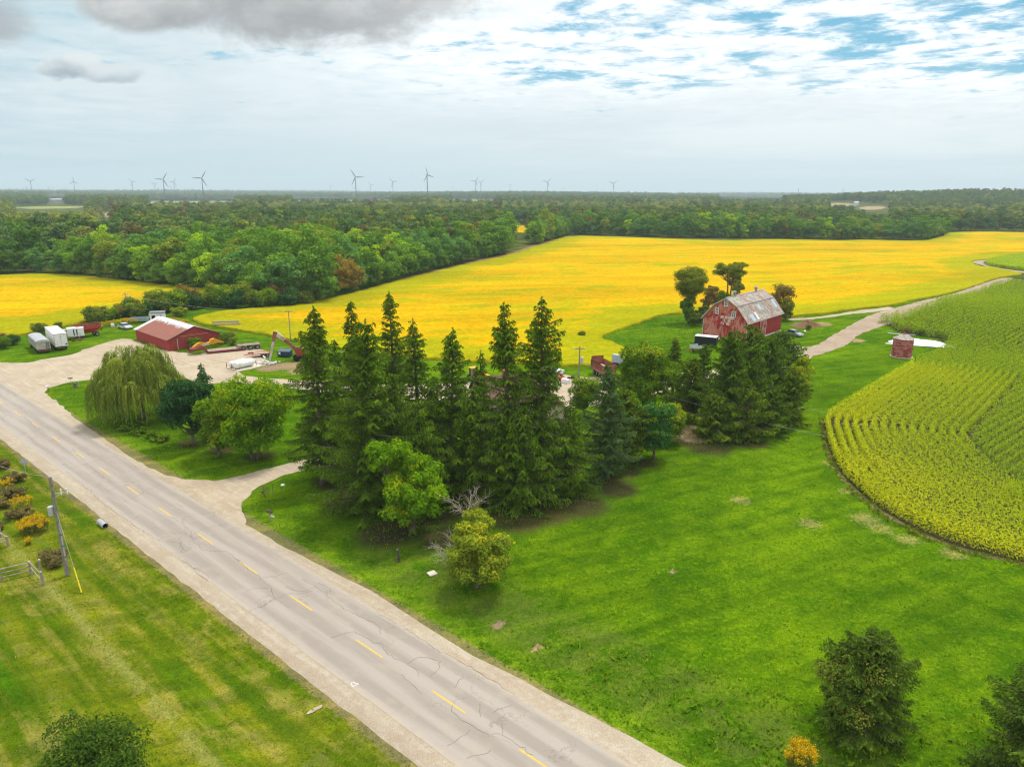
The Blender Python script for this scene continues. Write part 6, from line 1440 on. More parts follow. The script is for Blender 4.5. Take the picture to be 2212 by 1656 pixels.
for s in (-1, 1): wheel(t_, 0, s * .85, .38, .22)

# ---------------- low-bed trailer
pA, pB = g(404, 768), g(557, 753); t_, L = vehicle_at("lowboy_trailer", "long dark red low-bed trailer with three rear axles and arched gooseneck", "trailer", pA, pB)
t_.location[0] += .25; t_.location[1] += .8; h_ = L / 2
q = MB(); q.box((-.1, 0, .52), (L * .50, 2.5, .12)); q.build("deck", M_DECK, t_)
q = MB()
for s in (-1, 1): q.box((-.1, s * 1.27, .42), (L * .52, .08, .34))
q.build("side_rails", M_MAROON, t_)
goose = [(-h_ - .2, .85), (-h_ + .4, 1.35), (-h_ + 2.6, 1.5), (-h_ + 3.3, 1.1), (-h_ + 3.7, .25), (-h_ + 3.2, .25), (-h_ + 2.8, .9), (-h_ + 2.3, 1.15), (-h_ + .5, 1.0), (-h_, .6)]
q = MB()
for y in (-1.15, -.4, .35, 1.05): q.prism(goose, y, y + .12, 'XZ')
q.box((-h_ + 1.4, 0, 1.34), (2.6, 2.3, .08)); q.build("gooseneck", M_MAROON, t_)
q = MB(); xr = h_ - 2.4; q.box((xr, 0, 1.0), (4.4, 1.2, .22)); q.box((xr, -1.1, 1.12), (4.6, .18, .12)); q.box((xr, 1.1, 1.12), (4.6, .18, .12)); q.box((xr - 2.2, 0, .8), (.2, 2.4, .5)); q.box((xr + 2.3, 0, .95), (.14, 2.4, .3)); q.build("bogie_frame", M_DECK, t_)
for k in range(3):
    for s in (-1, 1): wheel(t_, xr - 1.3 + k * 1.5, s * 1.08, .52, .42)
# ---------------- excavator boom lying behind it
pA, pB = g(402, 763), g(475, 748); t_, L = vehicle_at("excavator_boom", "yellow excavator boom lying on the ground behind the low-bed trailer", "excavator part", pA, pB); t_.location[1] += 1.6; t_.location[0] += .3; t_.location[2] = .15
h_ = L / 2; k = L / 9.0
bo = [(-h_, .1), (-h_ + .3, .55), (-h_ + 1.6 * k, 1.3), (-h_ + 2.5 * k, 1.55), (-h_ + 4.4 * k, 1.15), (-h_ + 5.2 * k, 1.25), (-h_ + 5.4 * k, 1.7), (-h_ + 6.4 * k, 1.85), (-h_ + 7.4 * k, 1.35), (h_, .65), (h_ - .3, .35), (-h_ + 7.2 * k, .7), (-h_ + 6.0 * k, .55), (-h_ + 4.6 * k, .55), (-h_ + 2.4 * k, .72), (-h_ + 1.0 * k, .25)]
MB().prism(bo, -.32, .32, 'XZ').build("boom_arm", M_YM, t_, bevel=.03)
q = MB()
for x, z in ((-h_ + 2.0 * k, 1.05), (-h_ + 5.9 * k, 1.25), (h_ - .5, .55), (-h_ + .4, .4)): q.tube((x, -.4, z), (x, .4, z), .09, .09, 10)
q.build("pivot_pin", M_DK, t_)
l, w_ = letters("DEERE", .42, .26, .08, .09, lambda s, t: (-h_ + 3.0 * k + s, -.335, .64 + t)); l.build("lettering", M_WHITE, t_)
# ---------------- red flat trailer
pA, pB = g(527, 773), g(583, 768); t_, L = vehicle_at("flatbed_trailer", "small red flat trailer with ramps and tandem wheels between low-bed trailer and white tanks", "trailer", pA, pB); h_ = L / 2
q = MB(); q.box((.8, -.95, .72), (L - 1.8, .10, .14)); q.box((.8, .95, .72), (L - 1.8, .10, .14)); q.box((.8 - (L - 1.8) / 2, 0, .72), (.12, 1.9, .14)); q.box((.8 + (L - 1.8) / 2, 0, .78), (.12, 1.9, .28)); q.tube((-h_ + 1.7, -.9, .7), (-h_, 0, .55), .06, .05, 6); q.tube((-h_ + 1.7, .9, .7), (-h_, 0, .55), .06, .05, 6); q.box((1.0, .98, .95), (2.4, .06, .1)); q.build("frame", M_REDC, t_)
MB().box((.8, 0, .76), (L - 1.9, 1.8, .06)).build("deck", M_DECK, t_)
q = MB(); q.box((-1.0, 0, .95), (.8, .5, .3)); q.box((-1.5, .3, .9), (.5, .3, .2)); q.build("winch_box", M_RUST, t_)
for x in (1.1, 2.0):
    for s in (-1, 1): wheel(t_, x, s * 1.02, .38, .22)
# ---------------- tanks on the pad
cs = [g(*c_) for c_ in ((487.6, 795), (512.6, 802.8), (567.6, 790.3), (543, 783.5))]
pad = MB(); pad.add([(*c_, .03) for c_ in cs] + [(*c_, .16) for c_ in cs], [(0, 1, 2, 3), (4, 5, 6, 7), (0, 1, 5, 4), (1, 2, 6, 5), (2, 3, 7, 6), (3, 0, 4, 7)])
tag(pad.build("concrete_pad", M_CONC), "pale concrete pad under the two white tanks", "concrete pad")
axd = np.array(cs[2]) - np.array(cs[1]); axd = axd / np.linalg.norm(axd); pdn = np.array(cs[0]) - np.array(cs[1]); pdn = pdn / np.linalg.norm(pdn)
def tank(label, cx, r, L, grp):
    t_ = thing("fuel_tank", label, "tank", (cx[0], cx[1], .16), math.atan2(axd[1], axd[0]), grp); h_ = L / 2
    MB().lathe([(0, -h_ - .22), (r * .55, -h_ - .18), (r * .92, -h_ - .04), (r, -h_ + .05), (r, h_ - .05), (r * .92, h_ + .04), (r * .55, h_ + .18), (0, h_ + .22)], 24, (0, 0, r + .12), 'X').build("tank_shell", M_TANK, t_, smooth=True)
    q = MB()
    for x in (-h_ * .6, h_ * .6): q.prism([(-r * .8, 0), (r * .8, 0), (r * .75, r * .55), (0, .14), (-r * .75, r * .55)], x - .08, x + .08, 'YZ')
    q.build("cradle", M_GREYM, t_)
    q = MB(); q.tube((-h_ * .5, 0, 2 * r), (-h_ * .5, 0, 2 * r + .28), .12, .12, 10); q.tube((h_ * .1, 0, 2 * r), (h_ * .1, 0, 2 * r + .35), .09, .09, 10); q.tube((h_ * .6, 0, 2 * r), (h_ * .6, 0, 2 * r + .22), .16, .16, 10); q.build("filler_cap", M_TANK, t_)
    MB().lathe([(r + .012, -h_ + .55), (r + .012, -h_ + .72)], 24, (0, 0, r + .12), 'X').build("rust_band", paint("orange_band", (0.60, 0.30, 0.06), (0.7, 0.6, 0.4), 3, .7), t_)
    return t_
mid = (np.array(cs[1]) + np.array(cs[2])) / 2
tank("front white cylindrical tank with an orange band, lying on the pad", mid + pdn * 1.35 - axd * .55, .72, 3.9, "white tanks on the pad")
tank("rear white cylindrical tank, partly hidden by the one with the orange band", mid + pdn * 3.0 - axd * .8, .62, 3.6, "white tanks on the pad")
R_ = random.Random(8)
for i, (a, b) in enumerate([(s, .25) for s in (.06, .26, .46, .66, .86)] + [(s, .95) for s in (.02,)] + [(.02, .5), (.2, .97)]):
    P_ = np.array(cs[1]) + axd * a * np.linalg.norm(np.array(cs[2]) - np.array(cs[1])) + pdn * b * np.linalg.norm(np.array(cs[0]) - np.array(cs[1]))
    o_ = MB().tube((0, 0, .0), (0, 0, 1.0), .07, .07, 8).build("bollard", M_RUST, None, (P_[0], P_[1], .16)); 
    lab = f"{ordw(i + 1)} rusty guard post along the pad's near edge, counted from the left" if i < 5 else ("rusty guard post at the pad's back left corner", "rusty guard post in the middle of the pad's left edge", "rusty guard post behind the rear tank")[i - 5]
    tag(o_, lab, "bollard", "rusty guard posts round the tanks")
P0 = np.array(cs[1]) + pdn * .55; 
# white hose and scrap by the arm
t_ = thing("white_pipe", "curved white pipe standing at the pad's right end", "pipe", (*g(568, 787), .05)); q = MB(); q.path([(-1.2, .0, .3), (-.3, 0, .35), (.35, .1, .7), (.5, .2, 1.3), (.1, .3, 1.6)], [.16, .17, .17, .16, .14], 10); q.build("pipe_run", M_TANK, t_)
t_ = thing("scrap_heap", "heap of white and grey scrap at the foot of the excavator arm", "scrap", (*g(583, 786), 0)); q = MB()
for k in range(34): q.box((R_.gauss(0, .8), R_.gauss(0, .45), R_.uniform(.05, .45)), (R_.uniform(.15, .6), R_.uniform(.1, .3), R_.uniform(.06, .25)), R_.uniform(0, 3), R_.uniform(-.5, .5))
q.build("scrap_pieces", M_WHITE, t_)
t_ = thing("scrap_heap", "scatter of small white pieces between the tanks and the curved pipe", "scrap", (*g(553, 783), 0)); q = MB()
for k in range(26): q.box((R_.gauss(0, .9), R_.gauss(0, .4), R_.uniform(.05, .5)), (R_.uniform(.1, .4), R_.uniform(.1, .3), R_.uniform(.06, .3)), R_.uniform(0, 3), R_.uniform(-.5, .5))
q.build("scrap_pieces", M_WHITE, t_)

# ---------------- rusty long-reach excavator, body behind the spruce
b0 = g(582.6, 782); b1 = g(668, 776); t_ = thing("rusty_excavator", "rusty excavator with its folded arm reaching down beside the navy dumpster", "excavator", (b0[0], b0[1], 0), math.atan2(b1[1] - b0[1], b1[0] - b0[0])); EL = float(np.linalg.norm(np.array(b1) - np.array(b0)))
ax_ = EL * .20
def beam(a, b, w0, w1, d=.34):
    a, b = Vector(a), Vector(b); L = (b - a).length; an = math.atan2(b.z - a.z, b.x - a.x); m2 = MB(); n = Vector((-math.sin(an), 0, math.cos(an)))
    v = [a - n * w0 / 2, b - n * w1 / 2, b + n * w1 / 2, a + n * w0 / 2]; m2.prism([(p_.x, p_.z) for p_ in v], -d / 2, d / 2, 'XZ'); return m2
apx = (ax_, 0, 6.2)
beam((0, 0, .2), (ax_ * .68, 0, 4.3), .34, .5).build("stick_lower", paint("worn_white_arm", (0.52, 0.50, 0.46), (0.42, 0.36, 0.30), 1, .7, rust=(0.22, 0.09, 0.06)), t_)
beam((ax_ * .66, 0, 4.2), apx, .56, .85, .40).build("stick_upper", M_RUST, t_)
bt = (EL * .70, 0, 2.2); s1 = (ax_ + (bt[0] - ax_) * .42, 0, 6.0 + (bt[2] - 6.0) * .42)
beam((ax_, 0, 5.8), s1, .5, .7).build("boom", paint("faded_pink_arm", (0.42, 0.22, 0.17), (0.55, 0.50, 0.46), 1.2, .7, rust=(0.2, 0.07, 0.05)), t_)
beam(s1, bt, .7, .6, .4).build("boom", M_RUST, t_)
q = MB(); q.tube((ax_ + .25, 0, 6.4), (ax_ + (bt[0] - ax_) * .38, 0, 5.1), .07, .07, 8); q.build("hydraulic_ram", M_WHITE, t_)
q = MB(); q.box((bt[0] + 1.2, 0, 1.75), (2.8, 2.2, 1.4)); q.box((bt[0] + .2, -.7, 2.3), (1.2, .9, 1.3)); q.build("upper_body", M_RUSTR, t_, bevel=.08)
for s in (-1, 1): MB().prism([(bt[0] - .7, .25), (bt[0] - .9, .6), (bt[0] - .5, .95), (bt[0] + 2.6, .95), (bt[0] + 3.0, .6), (bt[0] + 2.7, .2), (bt[0] - .3, .1)], s * 1.1 - .25, s * 1.1 + .25, 'XZ').build("track", M_DK, t_)
# navy dumpster
pA, pB = g(601, 771), g(627, 772); t_, L = vehicle_at("dumpster", "navy blue dumpster with sloping lid under the excavator arm", "dumpster", pA, pB); t_.location[1] += .7
MB().prism([(-.75, .15), (.75, .15), (.75, 1.45), (-.75, 1.15)], -L / 2, L / 2, 'YZ').build("bin_body", M_NAVY, t_, bevel=.03)
MB().box((0, 0, 1.36), (L + .06, 1.6, .07), rx=math.radians(11)).build("lid", paint("grey_blue_lid", (0.10, 0.13, 0.17), None, 2, .6), t_)
MB().box((-L * .32, -.765, .85), (.42, .02, .5)).build("notice", M_WHITE, t_)
l, w_ = letters("AAAAA".replace("A", "/"), .1, .1, .06, .03, lambda s, t: (.2 + s, -.77, .8 + t)); l.build("worn_marking", M_GREYM, t_)
# yellow machine parts glimpsed behind the spruce
t_ = thing("yellow_loader", "yellow machine glimpsed through the bare-trunked spruce", "loader", (*g(684, 796), 0), .3); MB().box((0, 0, .8), (2.4, 1.3, .9)).build("body", M_YM, t_, bevel=.08); MB().prism([(-2.2, .1), (-1.2, .1), (-1.1, .9), (-2.0, .6)], -.8, .8, 'XZ').build("bucket", M_YM, t_)
for x in (-.9, .9):
    for s in (-1, 1): wheel(t_, x, s * .8, .45, .3)
t_ = thing("backhoe", "yellow backhoe with a green-glazed cab glimpsed between two spruces", "backhoe", (*g(1030, 822), 0), .5)
MB().box((.7, 0, 1.1), (2.0, 1.1, .8)).build("body", M_YM, t_, bevel=.08); MB().box((-.7, 0, 1.9), (1.2, 1.3, 1.3)).build("cab_glass", paint("green_glass", (0.05, 0.10, 0.08), None, 2, .2), t_)
q = MB(); q.box((-.7, 0, 2.6), (1.4, 1.5, .1))
for x in (-1.28, -.12):
    for y in (-.62, .62): q.box((x, y, 1.9), (.09, .09, 1.4))
q.build("cab_frame", M_YM, t_)
for x, r in ((-1.0, .65), (1.3, .4)):
    for s in (-1, 1): wheel(t_, x, s * .8, r, .35)
MB().box((2.3, 0, .5), (.5, 1.8, .7)).build("bucket", M_YM, t_)
# white cabin and steel tub behind the shed
t_ = thing("site_cabin", "small white cabin with two dark windows and grey roof behind the red shed", "cabin", (*g(343, 700), float(HF(*g(343, 700)))), math.radians(20)); MB().box((0, 0, 1.7), (3.4, 2.6, 2.8)).build("wall", M_WHITE, t_); MB().box((0, 0, 3.2), (3.7, 2.9, .22)).build("roof", paint("grey_felt", (0.16, 0.17, 0.18), (0.2, 0.21, 0.22), 2, .9), t_)
for x in (-.9, .6): MB().box((x, -1.32, 2.1), (.8, .05, .9)).build("window", M_DK, t_)
t_ = thing("steel_tub", "open blue-grey steel tub behind the red shed's left end", "steel tub", (*g(302, 696), float(HF(*g(302, 696)))), .2); q = MB(); q.box((0, 0, .5), (4.2, 2.2, .08)); q.box((0, -1.1, .9), (4.2, .08, .8)); q.box((0, 1.1, .9), (4.2, .08, .8)); q.box((-2.1, 0, .9), (.08, 2.2, .8)); q.box((2.1, 0, .9), (.08, 2.2, .8)); q.build("tub_body", paint("blue_grey_steel", (0.30, 0.38, 0.40), (0.22, 0.27, 0.29), 2, .6), t_)
t_ = thing("bucket", "small white and red drum in the goldenrod left of the small white car", "drum", (*g(244, 708), 0)); MB().lathe([(0, 0), (.42, 0), (.42, 1.1), (0, 1.1)], 14).build("drum_body", M_WHITE, t_); MB().lathe([(.425, .1), (.425, .35)], 14).build("red_band", M_REDC, t_)
for i, (b, rz) in enumerate((((488, 703), .25), ((492, 706), .12))):
    o_ = MB().box((0, 0, .5 + .0), (6.5, .5, .35)).build("timber_beam", M_FENCE, None, (*g(*b), float(HF(*g(*b))) + .5 - .3 * i), rz); tag(o_, ("upper" if i == 0 else "lower") + " pale beam stacked in the brush behind the shed's right end", "beam", "beams in the brush")
t_ = thing("round_bale", "beige round bale behind the white cabin", "bale", (*g(329, 690), float(HF(*g(329, 690)))), .4); MB().lathe([(0, -.7), (.75, -.7), (.85, -.6), (.85, .6), (.75, .7), (0, .7)], 20, (0, 0, .85), 'X').build("bale_body", paint("hay", (0.42, 0.33, 0.18), (0.34, 0.26, 0.14), 4, .95), t_, smooth=False)
# goldenrod patches by the shed
for i, (b, w) in enumerate([((232, 706), 2.6), ((250, 703), 2.6), ((268, 699), 2.6), ((286, 700), 2.4), ((212, 712), 2), ((385, 700), 2.4), ((398, 702), 2.2), ((372, 697), 2.0)]):
    put_tree("goldenrod", f"goldenrod patch by the red shed, {ordw(i + 1)} from the left" if i < 4 else ("goldenrod patch beside the red grain wagon", "goldenrod patch behind the shed ridge next to the brush", "goldenrod patch nearest the yellow field's left tip", "goldenrod patch right beside the white cabin")[i - 4], "flowering plant", b, goldenrod(30 + i, w, 1.5, 46), 1, 0, "goldenrod clumps", parts=('flower_heads', 'stems'))

# ---------------- dirt pile, plastic sheet
def mound(name, label, cat, px, rx, ry, h, mat, seed, rz=0, amp=.25, tri=1.0):
    R_ = np.random.default_rng(seed); n = 34; xs = np.linspace(-1.1, 1.1, n); A_, B_ = np.meshgrid(xs, xs); r = np.hypot(A_, B_)
    z = np.clip(1 - r ** tri, 0, 1) * h * (1 + amp * np.sin(A_ * 6 + seed) * np.cos(B_ * 7) + amp * .6 * np.sin(A_ * 15) * np.sin(B_ * 13)) - .02 + (r < .97) * R_.normal(0, .03, A_.shape) * h
    idx = np.arange(n * n).reshape(n, n); f = np.stack([idx[:-1, :-1], idx[:-1, 1:], idx[1:, 1:], idx[1:, :-1]], -1).reshape(-1, 4)
    P_ = g(*px); o_ = link(name, np_mesh(name, np.stack([A_.ravel() * rx, B_.ravel() * ry, z.ravel()], -1), f, mat, smooth=True), None, (P_[0], P_[1], float(HF(*P_)) + .02), rz); tag(o_, label, cat); return o_
M_DIRT = gravel("dug_earth", (0.16, 0.085, 0.045), (0.22, 0.125, 0.07), (0.13, 0.07, 0.04))
mound("dirt_pile", "heap of dark brown earth beside the barn's right end", "earth heap", (1745, 704), 3.8, 2.3, 1.5, M_DIRT, 3, .1, .3, 1.3)
M_PLAS = paint("white_plastic", (0.78, 0.78, 0.78), (0.62, 0.63, 0.64), .8, .5, lo=.4, hi=.8)
t_ = mound("plastic_sheet", "long low mound covered with white plastic sheet behind the rusty bin", "plastic-covered mound", (1985, 742), 6.6, 2.5, .9, M_PLAS, 6, -.35, .12, 3.0)
t_ = thing("metal_sheets", "grey flat sheets lying left of the white plastic mound", "metal sheets", (*g(1930, 722), float(HF(*g(1930, 722)))), -.3)
for i, (x, y) in enumerate(((0, 0), (2.2, -1.2), (3.4, -.4))): MB().box((x, y, .2 + i * .03), (2.6, .8, .05), .1 * i, .04).build("sheet", M_GREYM, t_)
t_ = thing("white_debris", "small white scrap on the grass right of the silver car", "scrap", (*g(1736, 717), 0), .5); q = MB(); q.box((0, 0, .25), (1.1, .5, .06), 0, .3); q.box((.7, .2, .3), (.5, .4, .06), .4, -.3); q.build("scrap_pieces", M_WHITE, t_)
t_ = thing("rubble_line", "strip of white rubble on grass behind the evergreen clump", "rubble", (*g(1728, 752), 0), .2)
q = MB()
for k in range(60): q.box((R_.gauss(0, 2.4), R_.gauss(0, .3), .08), (R_.uniform(.1, .35), R_.uniform(.1, .3), R_.uniform(.08, .2)), R_.uniform(0, 3))
q.build("stones", M_CONC, t_)

# ---------------- utility poles and wires
def pole(label, base, top, r=.16, arms=(), mat=None, xf=None, grp="wooden utility poles"):
    p_ = g(*base); h = z_at(top[0], top[1], p_); t_ = thing("utility_pole", label, "utility pole", (p_[0], p_[1], float(HF(*p_))), 0, grp)
    MB().tube((0, 0, -.1), (0, 0, h), r, r * .72, 12).build("pole_shaft", mat or M_WOODP, t_, smooth=False)
    for (z, L, a) in arms:
        MB().box((0, 0, h - z), (L, .11, .13), a).build("crossarm", M_WOODP, t_)
        for s in (-.47, .47): MB().lathe([(0, 0), (.05, 0), (.06, .08), (.04, .16), (.07, .2), (0, .28)], 10, (math.cos(a) * s * L, math.sin(a) * s * L, h - z + .06)).build("insulator", M_WHITE, t_)
    return t_, h, p_
# main roadside pole
t1, h1, p1 = pole("tall grey roadside utility pole with transformer can and grey conduit, left of the road", (146, 1243), (100.5, 1032), .19)
MB().lathe([(0, 0), (.24, 0), (.25, .05), (.25, .8), (.19, .86), (0, .88)], 16, (-.42, -.05, h1 - 3.6)).build("transformer", M_GREYM, t1)
MB().tube((.16, -.12, 1.6), (.14, -.10, h1 - 4.4), .055, .055, 8).build("conduit", M_GREYM, t1)
q = MB()
for z in np.arange(2.0, h1 - 4.5, 1.1): q.box((.14, -.10, z), (.18, .16, .05))
q.build("conduit_strap", M_BLK, t1)
q = MB(); q.tube((0, 0, h1 - 1.6), (1.05, .35, h1 - 1.5), .03, .03, 6); q.tube((0, 0, h1 - 1.9), (.7, .25, h1 - 1.6), .025, .025, 6); q.build("bracket_arm", M_GREYM, t1)
for x, y in ((1.05, .35), (.6, .2)): MB().lathe([(0, -.3), (.05, -.3), (.07, -.1), (.04, 0), (.07, .15), (.05, .3), (0, .3)], 10, (x, y, h1 - 1.45)).build("insulator", M_WHITE, t1)
# guy wire and yellow guard
ga = g(176.5, 1281); a3 = Vector((p1[0], p1[1], h1 - 3.2)); b3 = Vector((ga[0], ga[1], 0))
t_ = thing("guy_wire", "thin guy wire with a bright yellow plastic guard beside the tall roadside pole", "guy wire", (ga[0], ga[1], 0)); v = a3 - b3
MB().tube((0, 0, 0), tuple(v), .014, .014, 5).build("wire", M_GREYM, t_); MB().tube((0, 0, 0), tuple(v.normalized() * 2.3), .055, .055, 8).build("guard", paint("yellow_guard", (0.80, 0.62, 0.01), None, 2, .5), t_)
t2, h2, p2 = pole("wooden service pole with one crossarm and white transformer by the rusty dump truck", (1250, 832), (1249.7, 748), .15, ((.45, 1.9, .1),))
MB().lathe([(0, 0), (.27, 0), (.28, .06), (.28, .95), (.2, 1.05), (0, 1.07)], 16, (.42, -.15, h2 - 3.0)).build("transformer", M_GREYM, t2)
t3, h3, p3 = pole("thin pole with one crossarm standing at the field edge behind the excavator arm", (628, 736), (622, 671), .12, ((.25, 2.2, .5),))
t4, h4, p4 = pole("short distant pole in the left yellow field above the brush", (276, 678), (272, 632), .13, ((.5, 1.8, .3), (1.3, 1.6, .3)))
t5, h5, p5 = pole("pale leaning pole rising out of the evergreen clump", (1520, 846), (1522, 792), .13)
t6, h6, p6 = pole("small pole tip behind the slim cedar", (1452, 800), (1453, 727), .12)
def wire(label, a, b, sag, r=.016, grp="overhead wires"):
    A_, B_ = Vector(a), Vector(b); n = 22; pts = []
    for i in range(n + 1):
        s = i / n; p_ = A_.lerp(B_, s); p_.z -= sag * 4 * s * (1 - s); pts.append(p_)
    q = MB()
    for i in range(n): q.tube(pts[i], pts[i + 1], r, r, 4, False)
    tag(q.build("overhead_wire", M_WIRE), label, "wire", grp)
M_WIRE = paint("pale_wire", (0.42, 0.42, 0.40), None, 1, .5)
P5 = (p5[0], p5[1], h5); 
def W3(x, y, z): q = gz(x, y, z); return (q[0], q[1], z)
wire("upper pale wire slanting down over the evergreen clump", (p5[0], p5[1], h5 - 2.3), W3(1800, 893, 3.6), .5)
wire("lower pale wire slanting down over the evergreen clump to the lawn", W3(1430, 850, 4.0), W3(1790, 963 - 20, 2.2), .4)
wire("wire from the service pole towards the tall maple", (p2[0], p2[1], h2 - 2.4), W3(1430, 850, 4.0), .8)
wire("wire leaving the tall roadside pole towards the upper left", (p1[0], p1[1], h1 - .1), W3(-60, 985, h1 - .3), .3)
wire("wire across the yellow field from the thin pole towards the left field pole", (p3[0], p3[1], h3 - .25), (p4[0], p4[1], h4 - .5), 1.2, .02)

# ---------------- road sign, mailboxes, posts, culvert, fence
p_ = g(58.5, 1034); t_ = thing("road_sign", "back of a grey diamond-shaped road sign on a thin post left of the road", "road sign", (p_[0], p_[1], 0), math.radians(20)); hz_ = z_at(53, 997, p_)
MB().tube((0, 0, 0), (0, 0, hz_ + .35), .035, .035, 8).build("post", M_GREYM, t_); q = MB(); s = .50; q.prism([(0, -s), (s, 0), (0, s), (-s, 0)], -.01, .01, 'XZ'); q.build("sign_panel", M_GREYM, t_, (0, -.05, hz_), 0)
def mailbox(label, px, tp, mat, rz, board=False):
    p_ = g(*px); h = max(.95, z_at(tp[0], tp[1], p_)); t_ = thing("mailbox", label, "mailbox", (p_[0], p_[1], float(HF(*p_))), rz, "mailboxes by the road")
    MB().box((0, 0, (h - .2) / 2), (.10, .10, h - .2)).build("post", M_RUST if not board else M_FENCE, t_)
    q = MB().prism([(-.13, 0), (.13, 0), (.13, .16), (.09, .25), (0, .29), (-.09, .25), (-.13, .16)], -.32, .32, 'YZ'); q.build("box", mat, t_, (0, 0, h - .2))
    if board: MB().box((.35, 0, h - .55), (.5, .03, .18)).build("name_board", M_WHITE, t_)
    return t_
mailbox("white mailbox on a dark post at the tip of the grass island", (105, 846), (104, 833), M_WHITE, .2)
mailbox("dark mailbox on a grey post with a small white board, by the second driveway", (584, 1124), (582, 1103), paint("dark_mailbox", (0.05, 0.045, 0.045), (0.14, 0.1, 0.08), 6, .6), -.4, True)
p_ = g(163, 837); t_ = thing("tree_stump", "short dark stump on the grass island near the yard entrance", "stump", (p_[0], p_[1], 0)); MB().lathe([(0, 0), (.34, 0), (.28, .2), (.27, .85), (0, .88)], 12).build("stump_wood", M_BARK, t_)
p_ = g(171, 835); t_ = thing("marker_post", "thin pale green marker post beside the dark stump", "marker post", (p_[0], p_[1], 0)); MB().tube((0, 0, 0), (0, 0, 1.1), .05, .05, 8).build("post", paint("pale_green_post", (0.40, 0.52, 0.40), None, 2, .6), t_); MB().lathe([(0, 1.1), (.08, 1.1), (0, 1.2)], 8).build("cap", M_WHITE, t_)
p_ = g(154, 830); t_ = thing("house_number_sign", "small green sign on a thin post in the yard entrance", "sign", (p_[0], p_[1], 0), .3); MB().tube((0, 0, 0), (0, 0, 1.15), .03, .03, 6).build("post", M_GREYM, t_); MB().box((0, -.03, 1.15), (.75, .02, .22)).build("sign_panel", paint("sign_green", (0.03, 0.25, 0.10), None, 2, .5), t_)
p_ = g(862, 1213); t_ = thing("wooden_post", "short dark weathered post leaning slightly in the lawn left of the dead boughs", "post", (p_[0], p_[1], 0)); MB().path([(0, 0, 0), (-.04, .02, .6), (-.12, .05, 1.15)], [.15, .13, .12], 9).build("post_wood", paint("dark_post", (0.05, 0.045, 0.04), (0.10, 0.09, 0.075), 5, .95), t_, smooth=False); MB().lathe([(0, 0), (.12, 0), (.10, .04), (0, .05)], 9, (-.12, .05, 1.15)).build("cut_top", M_WOODP, t_)
p_ = g(933.5, 1239); t_ = thing("concrete_slab", "square grey concrete slab set in the lawn near the round tree", "slab", (p_[0], p_[1], float(HF(*p_))), math.radians(35)); MB().box((0, 0, .05), (.78, .78, .12)).build("slab_body", M_CONC, t_, bevel=.015)
p_ = g(611, 1049); t_ = thing("white_stone", "white stone on the lawn near the driveway and bare-trunked spruce", "stone", (p_[0], p_[1], float(HF(*p_)))); bm = bmesh.new(); bmesh.ops.create_icosphere(bm, subdivisions=2, radius=.25)
for v_ in bm.verts: v_.co *= 1 + .12 * math.sin(v_.co.x * 20) * math.cos(v_.co.y * 17); v_.co.z = v_.co.z * .6 + .1
me = bpy.data.meshes.new("stone_body"); bm.to_mesh(me); bm.free(); me.materials.append(M_WHITE); link("stone_body", me, t_)
p_ = g(572, 1072); t_ = thing("young_shrub", "small dark bare shrub with a thin stake at the driveway bend", "shrub", (p_[0], p_[1], float(HF(*p_)))); dead(9, (0, 0, 0), [(.3, .2, 1), (-.5, 0, 1), (.1, -.5, .9), (.6, .2, .7), (-.3, .4, .8), (0, 0, 1)], .8, .02, 3).build("twigs", M_BARK, t_); MB().tube((.9, .2, 0), (.9, .2, 1.5), .035, .03, 6).build("stake", M_BARK, t_)
# culvert end
p_ = g(228.5, 1141); t_ = thing("culvert_pipe", "dark open culvert pipe end at the road shoulder", "culvert", (p_[0], p_[1], .05), math.atan2(RT[1], RT[0]))
q = MB(); q.lathe([(.27, -1.6), (.30, -1.6), (.30, 0), (.27, 0), (.27, -1.6)], 20, (0, 0, .22), 'X'); q.build("pipe_shell", M_GREYM, t_, (0, 0, 0), 0).rotation_euler = (0, 0, math.pi)
q = MB(); q.lathe([(0, -.5), (.27, -.5), (.27, -.02), (.268, -.02)], 20, (0, 0, .22), 'X'); q.build("pipe_hollow", M_DK, t_).rotation_euler = (0, 0, math.pi)
# rail fence
fa, fb, fc_ = g(92, 1263), g(90, 1236), g(66, 1226)
t_ = thing("rail_fence", "grey weathered rail fence with round posts entering from the left edge", "fence", (fa[0], fa[1], 0))
def lp(p, z): return (p[0] - fa[0], p[1] - fa[1], z)
def post(p, h, r=.11):
    o_ = MB().tube(lp(p, -.05), lp(p, h), r, r * .95, 10).build("fence_post", M_FENCE, t_); MB().tube(lp(p, h), lp(p, h + .03), r * .9, r * .85, 10).build("cut_end", M_LITE, o_)
A_ = g(93, 1264); B_ = g(68, 1240); C_ = g(88.5, 1233)
hA = z_at(92, 1235, A_); post(A_, 1.35); post(C_, 1.15); post(B_, 1.3)
def rail(a, za, b, zb, r=.06): MB().tube(lp(a, za), lp(b, zb), r, r * .8, 7).build("rail", M_FENCE, t_)
rail(B_, 1.25, A_, 1.15, .05); rail(B_, .75, A_, .45, .05)
E_ = g(-120, 1284)
for z in (1.2, .8, .38): rail(B_, z, E_, z, .06)
for k in (1, 2): post(np.array(B_) + (np.array(E_) - np.array(B_)) * k * .36, 1.3)
t_ = thing("rail_fence", "far end of a grey rail fence at the left edge beside purple plant", "fence", (*g(18, 1176), 0)); fa = g(18, 1176)
post(g(18, 1180), 1.1); post(g(2, 1160), 1.2); rail(g(18, 1180), 1.0, g(-4, 1168), 1.2, .06); rail(g(18, 1180), .5, g(-60, 1190), .5, .06); rail(g(18, 1180), .9, g(-60, 1190), .9, .06)
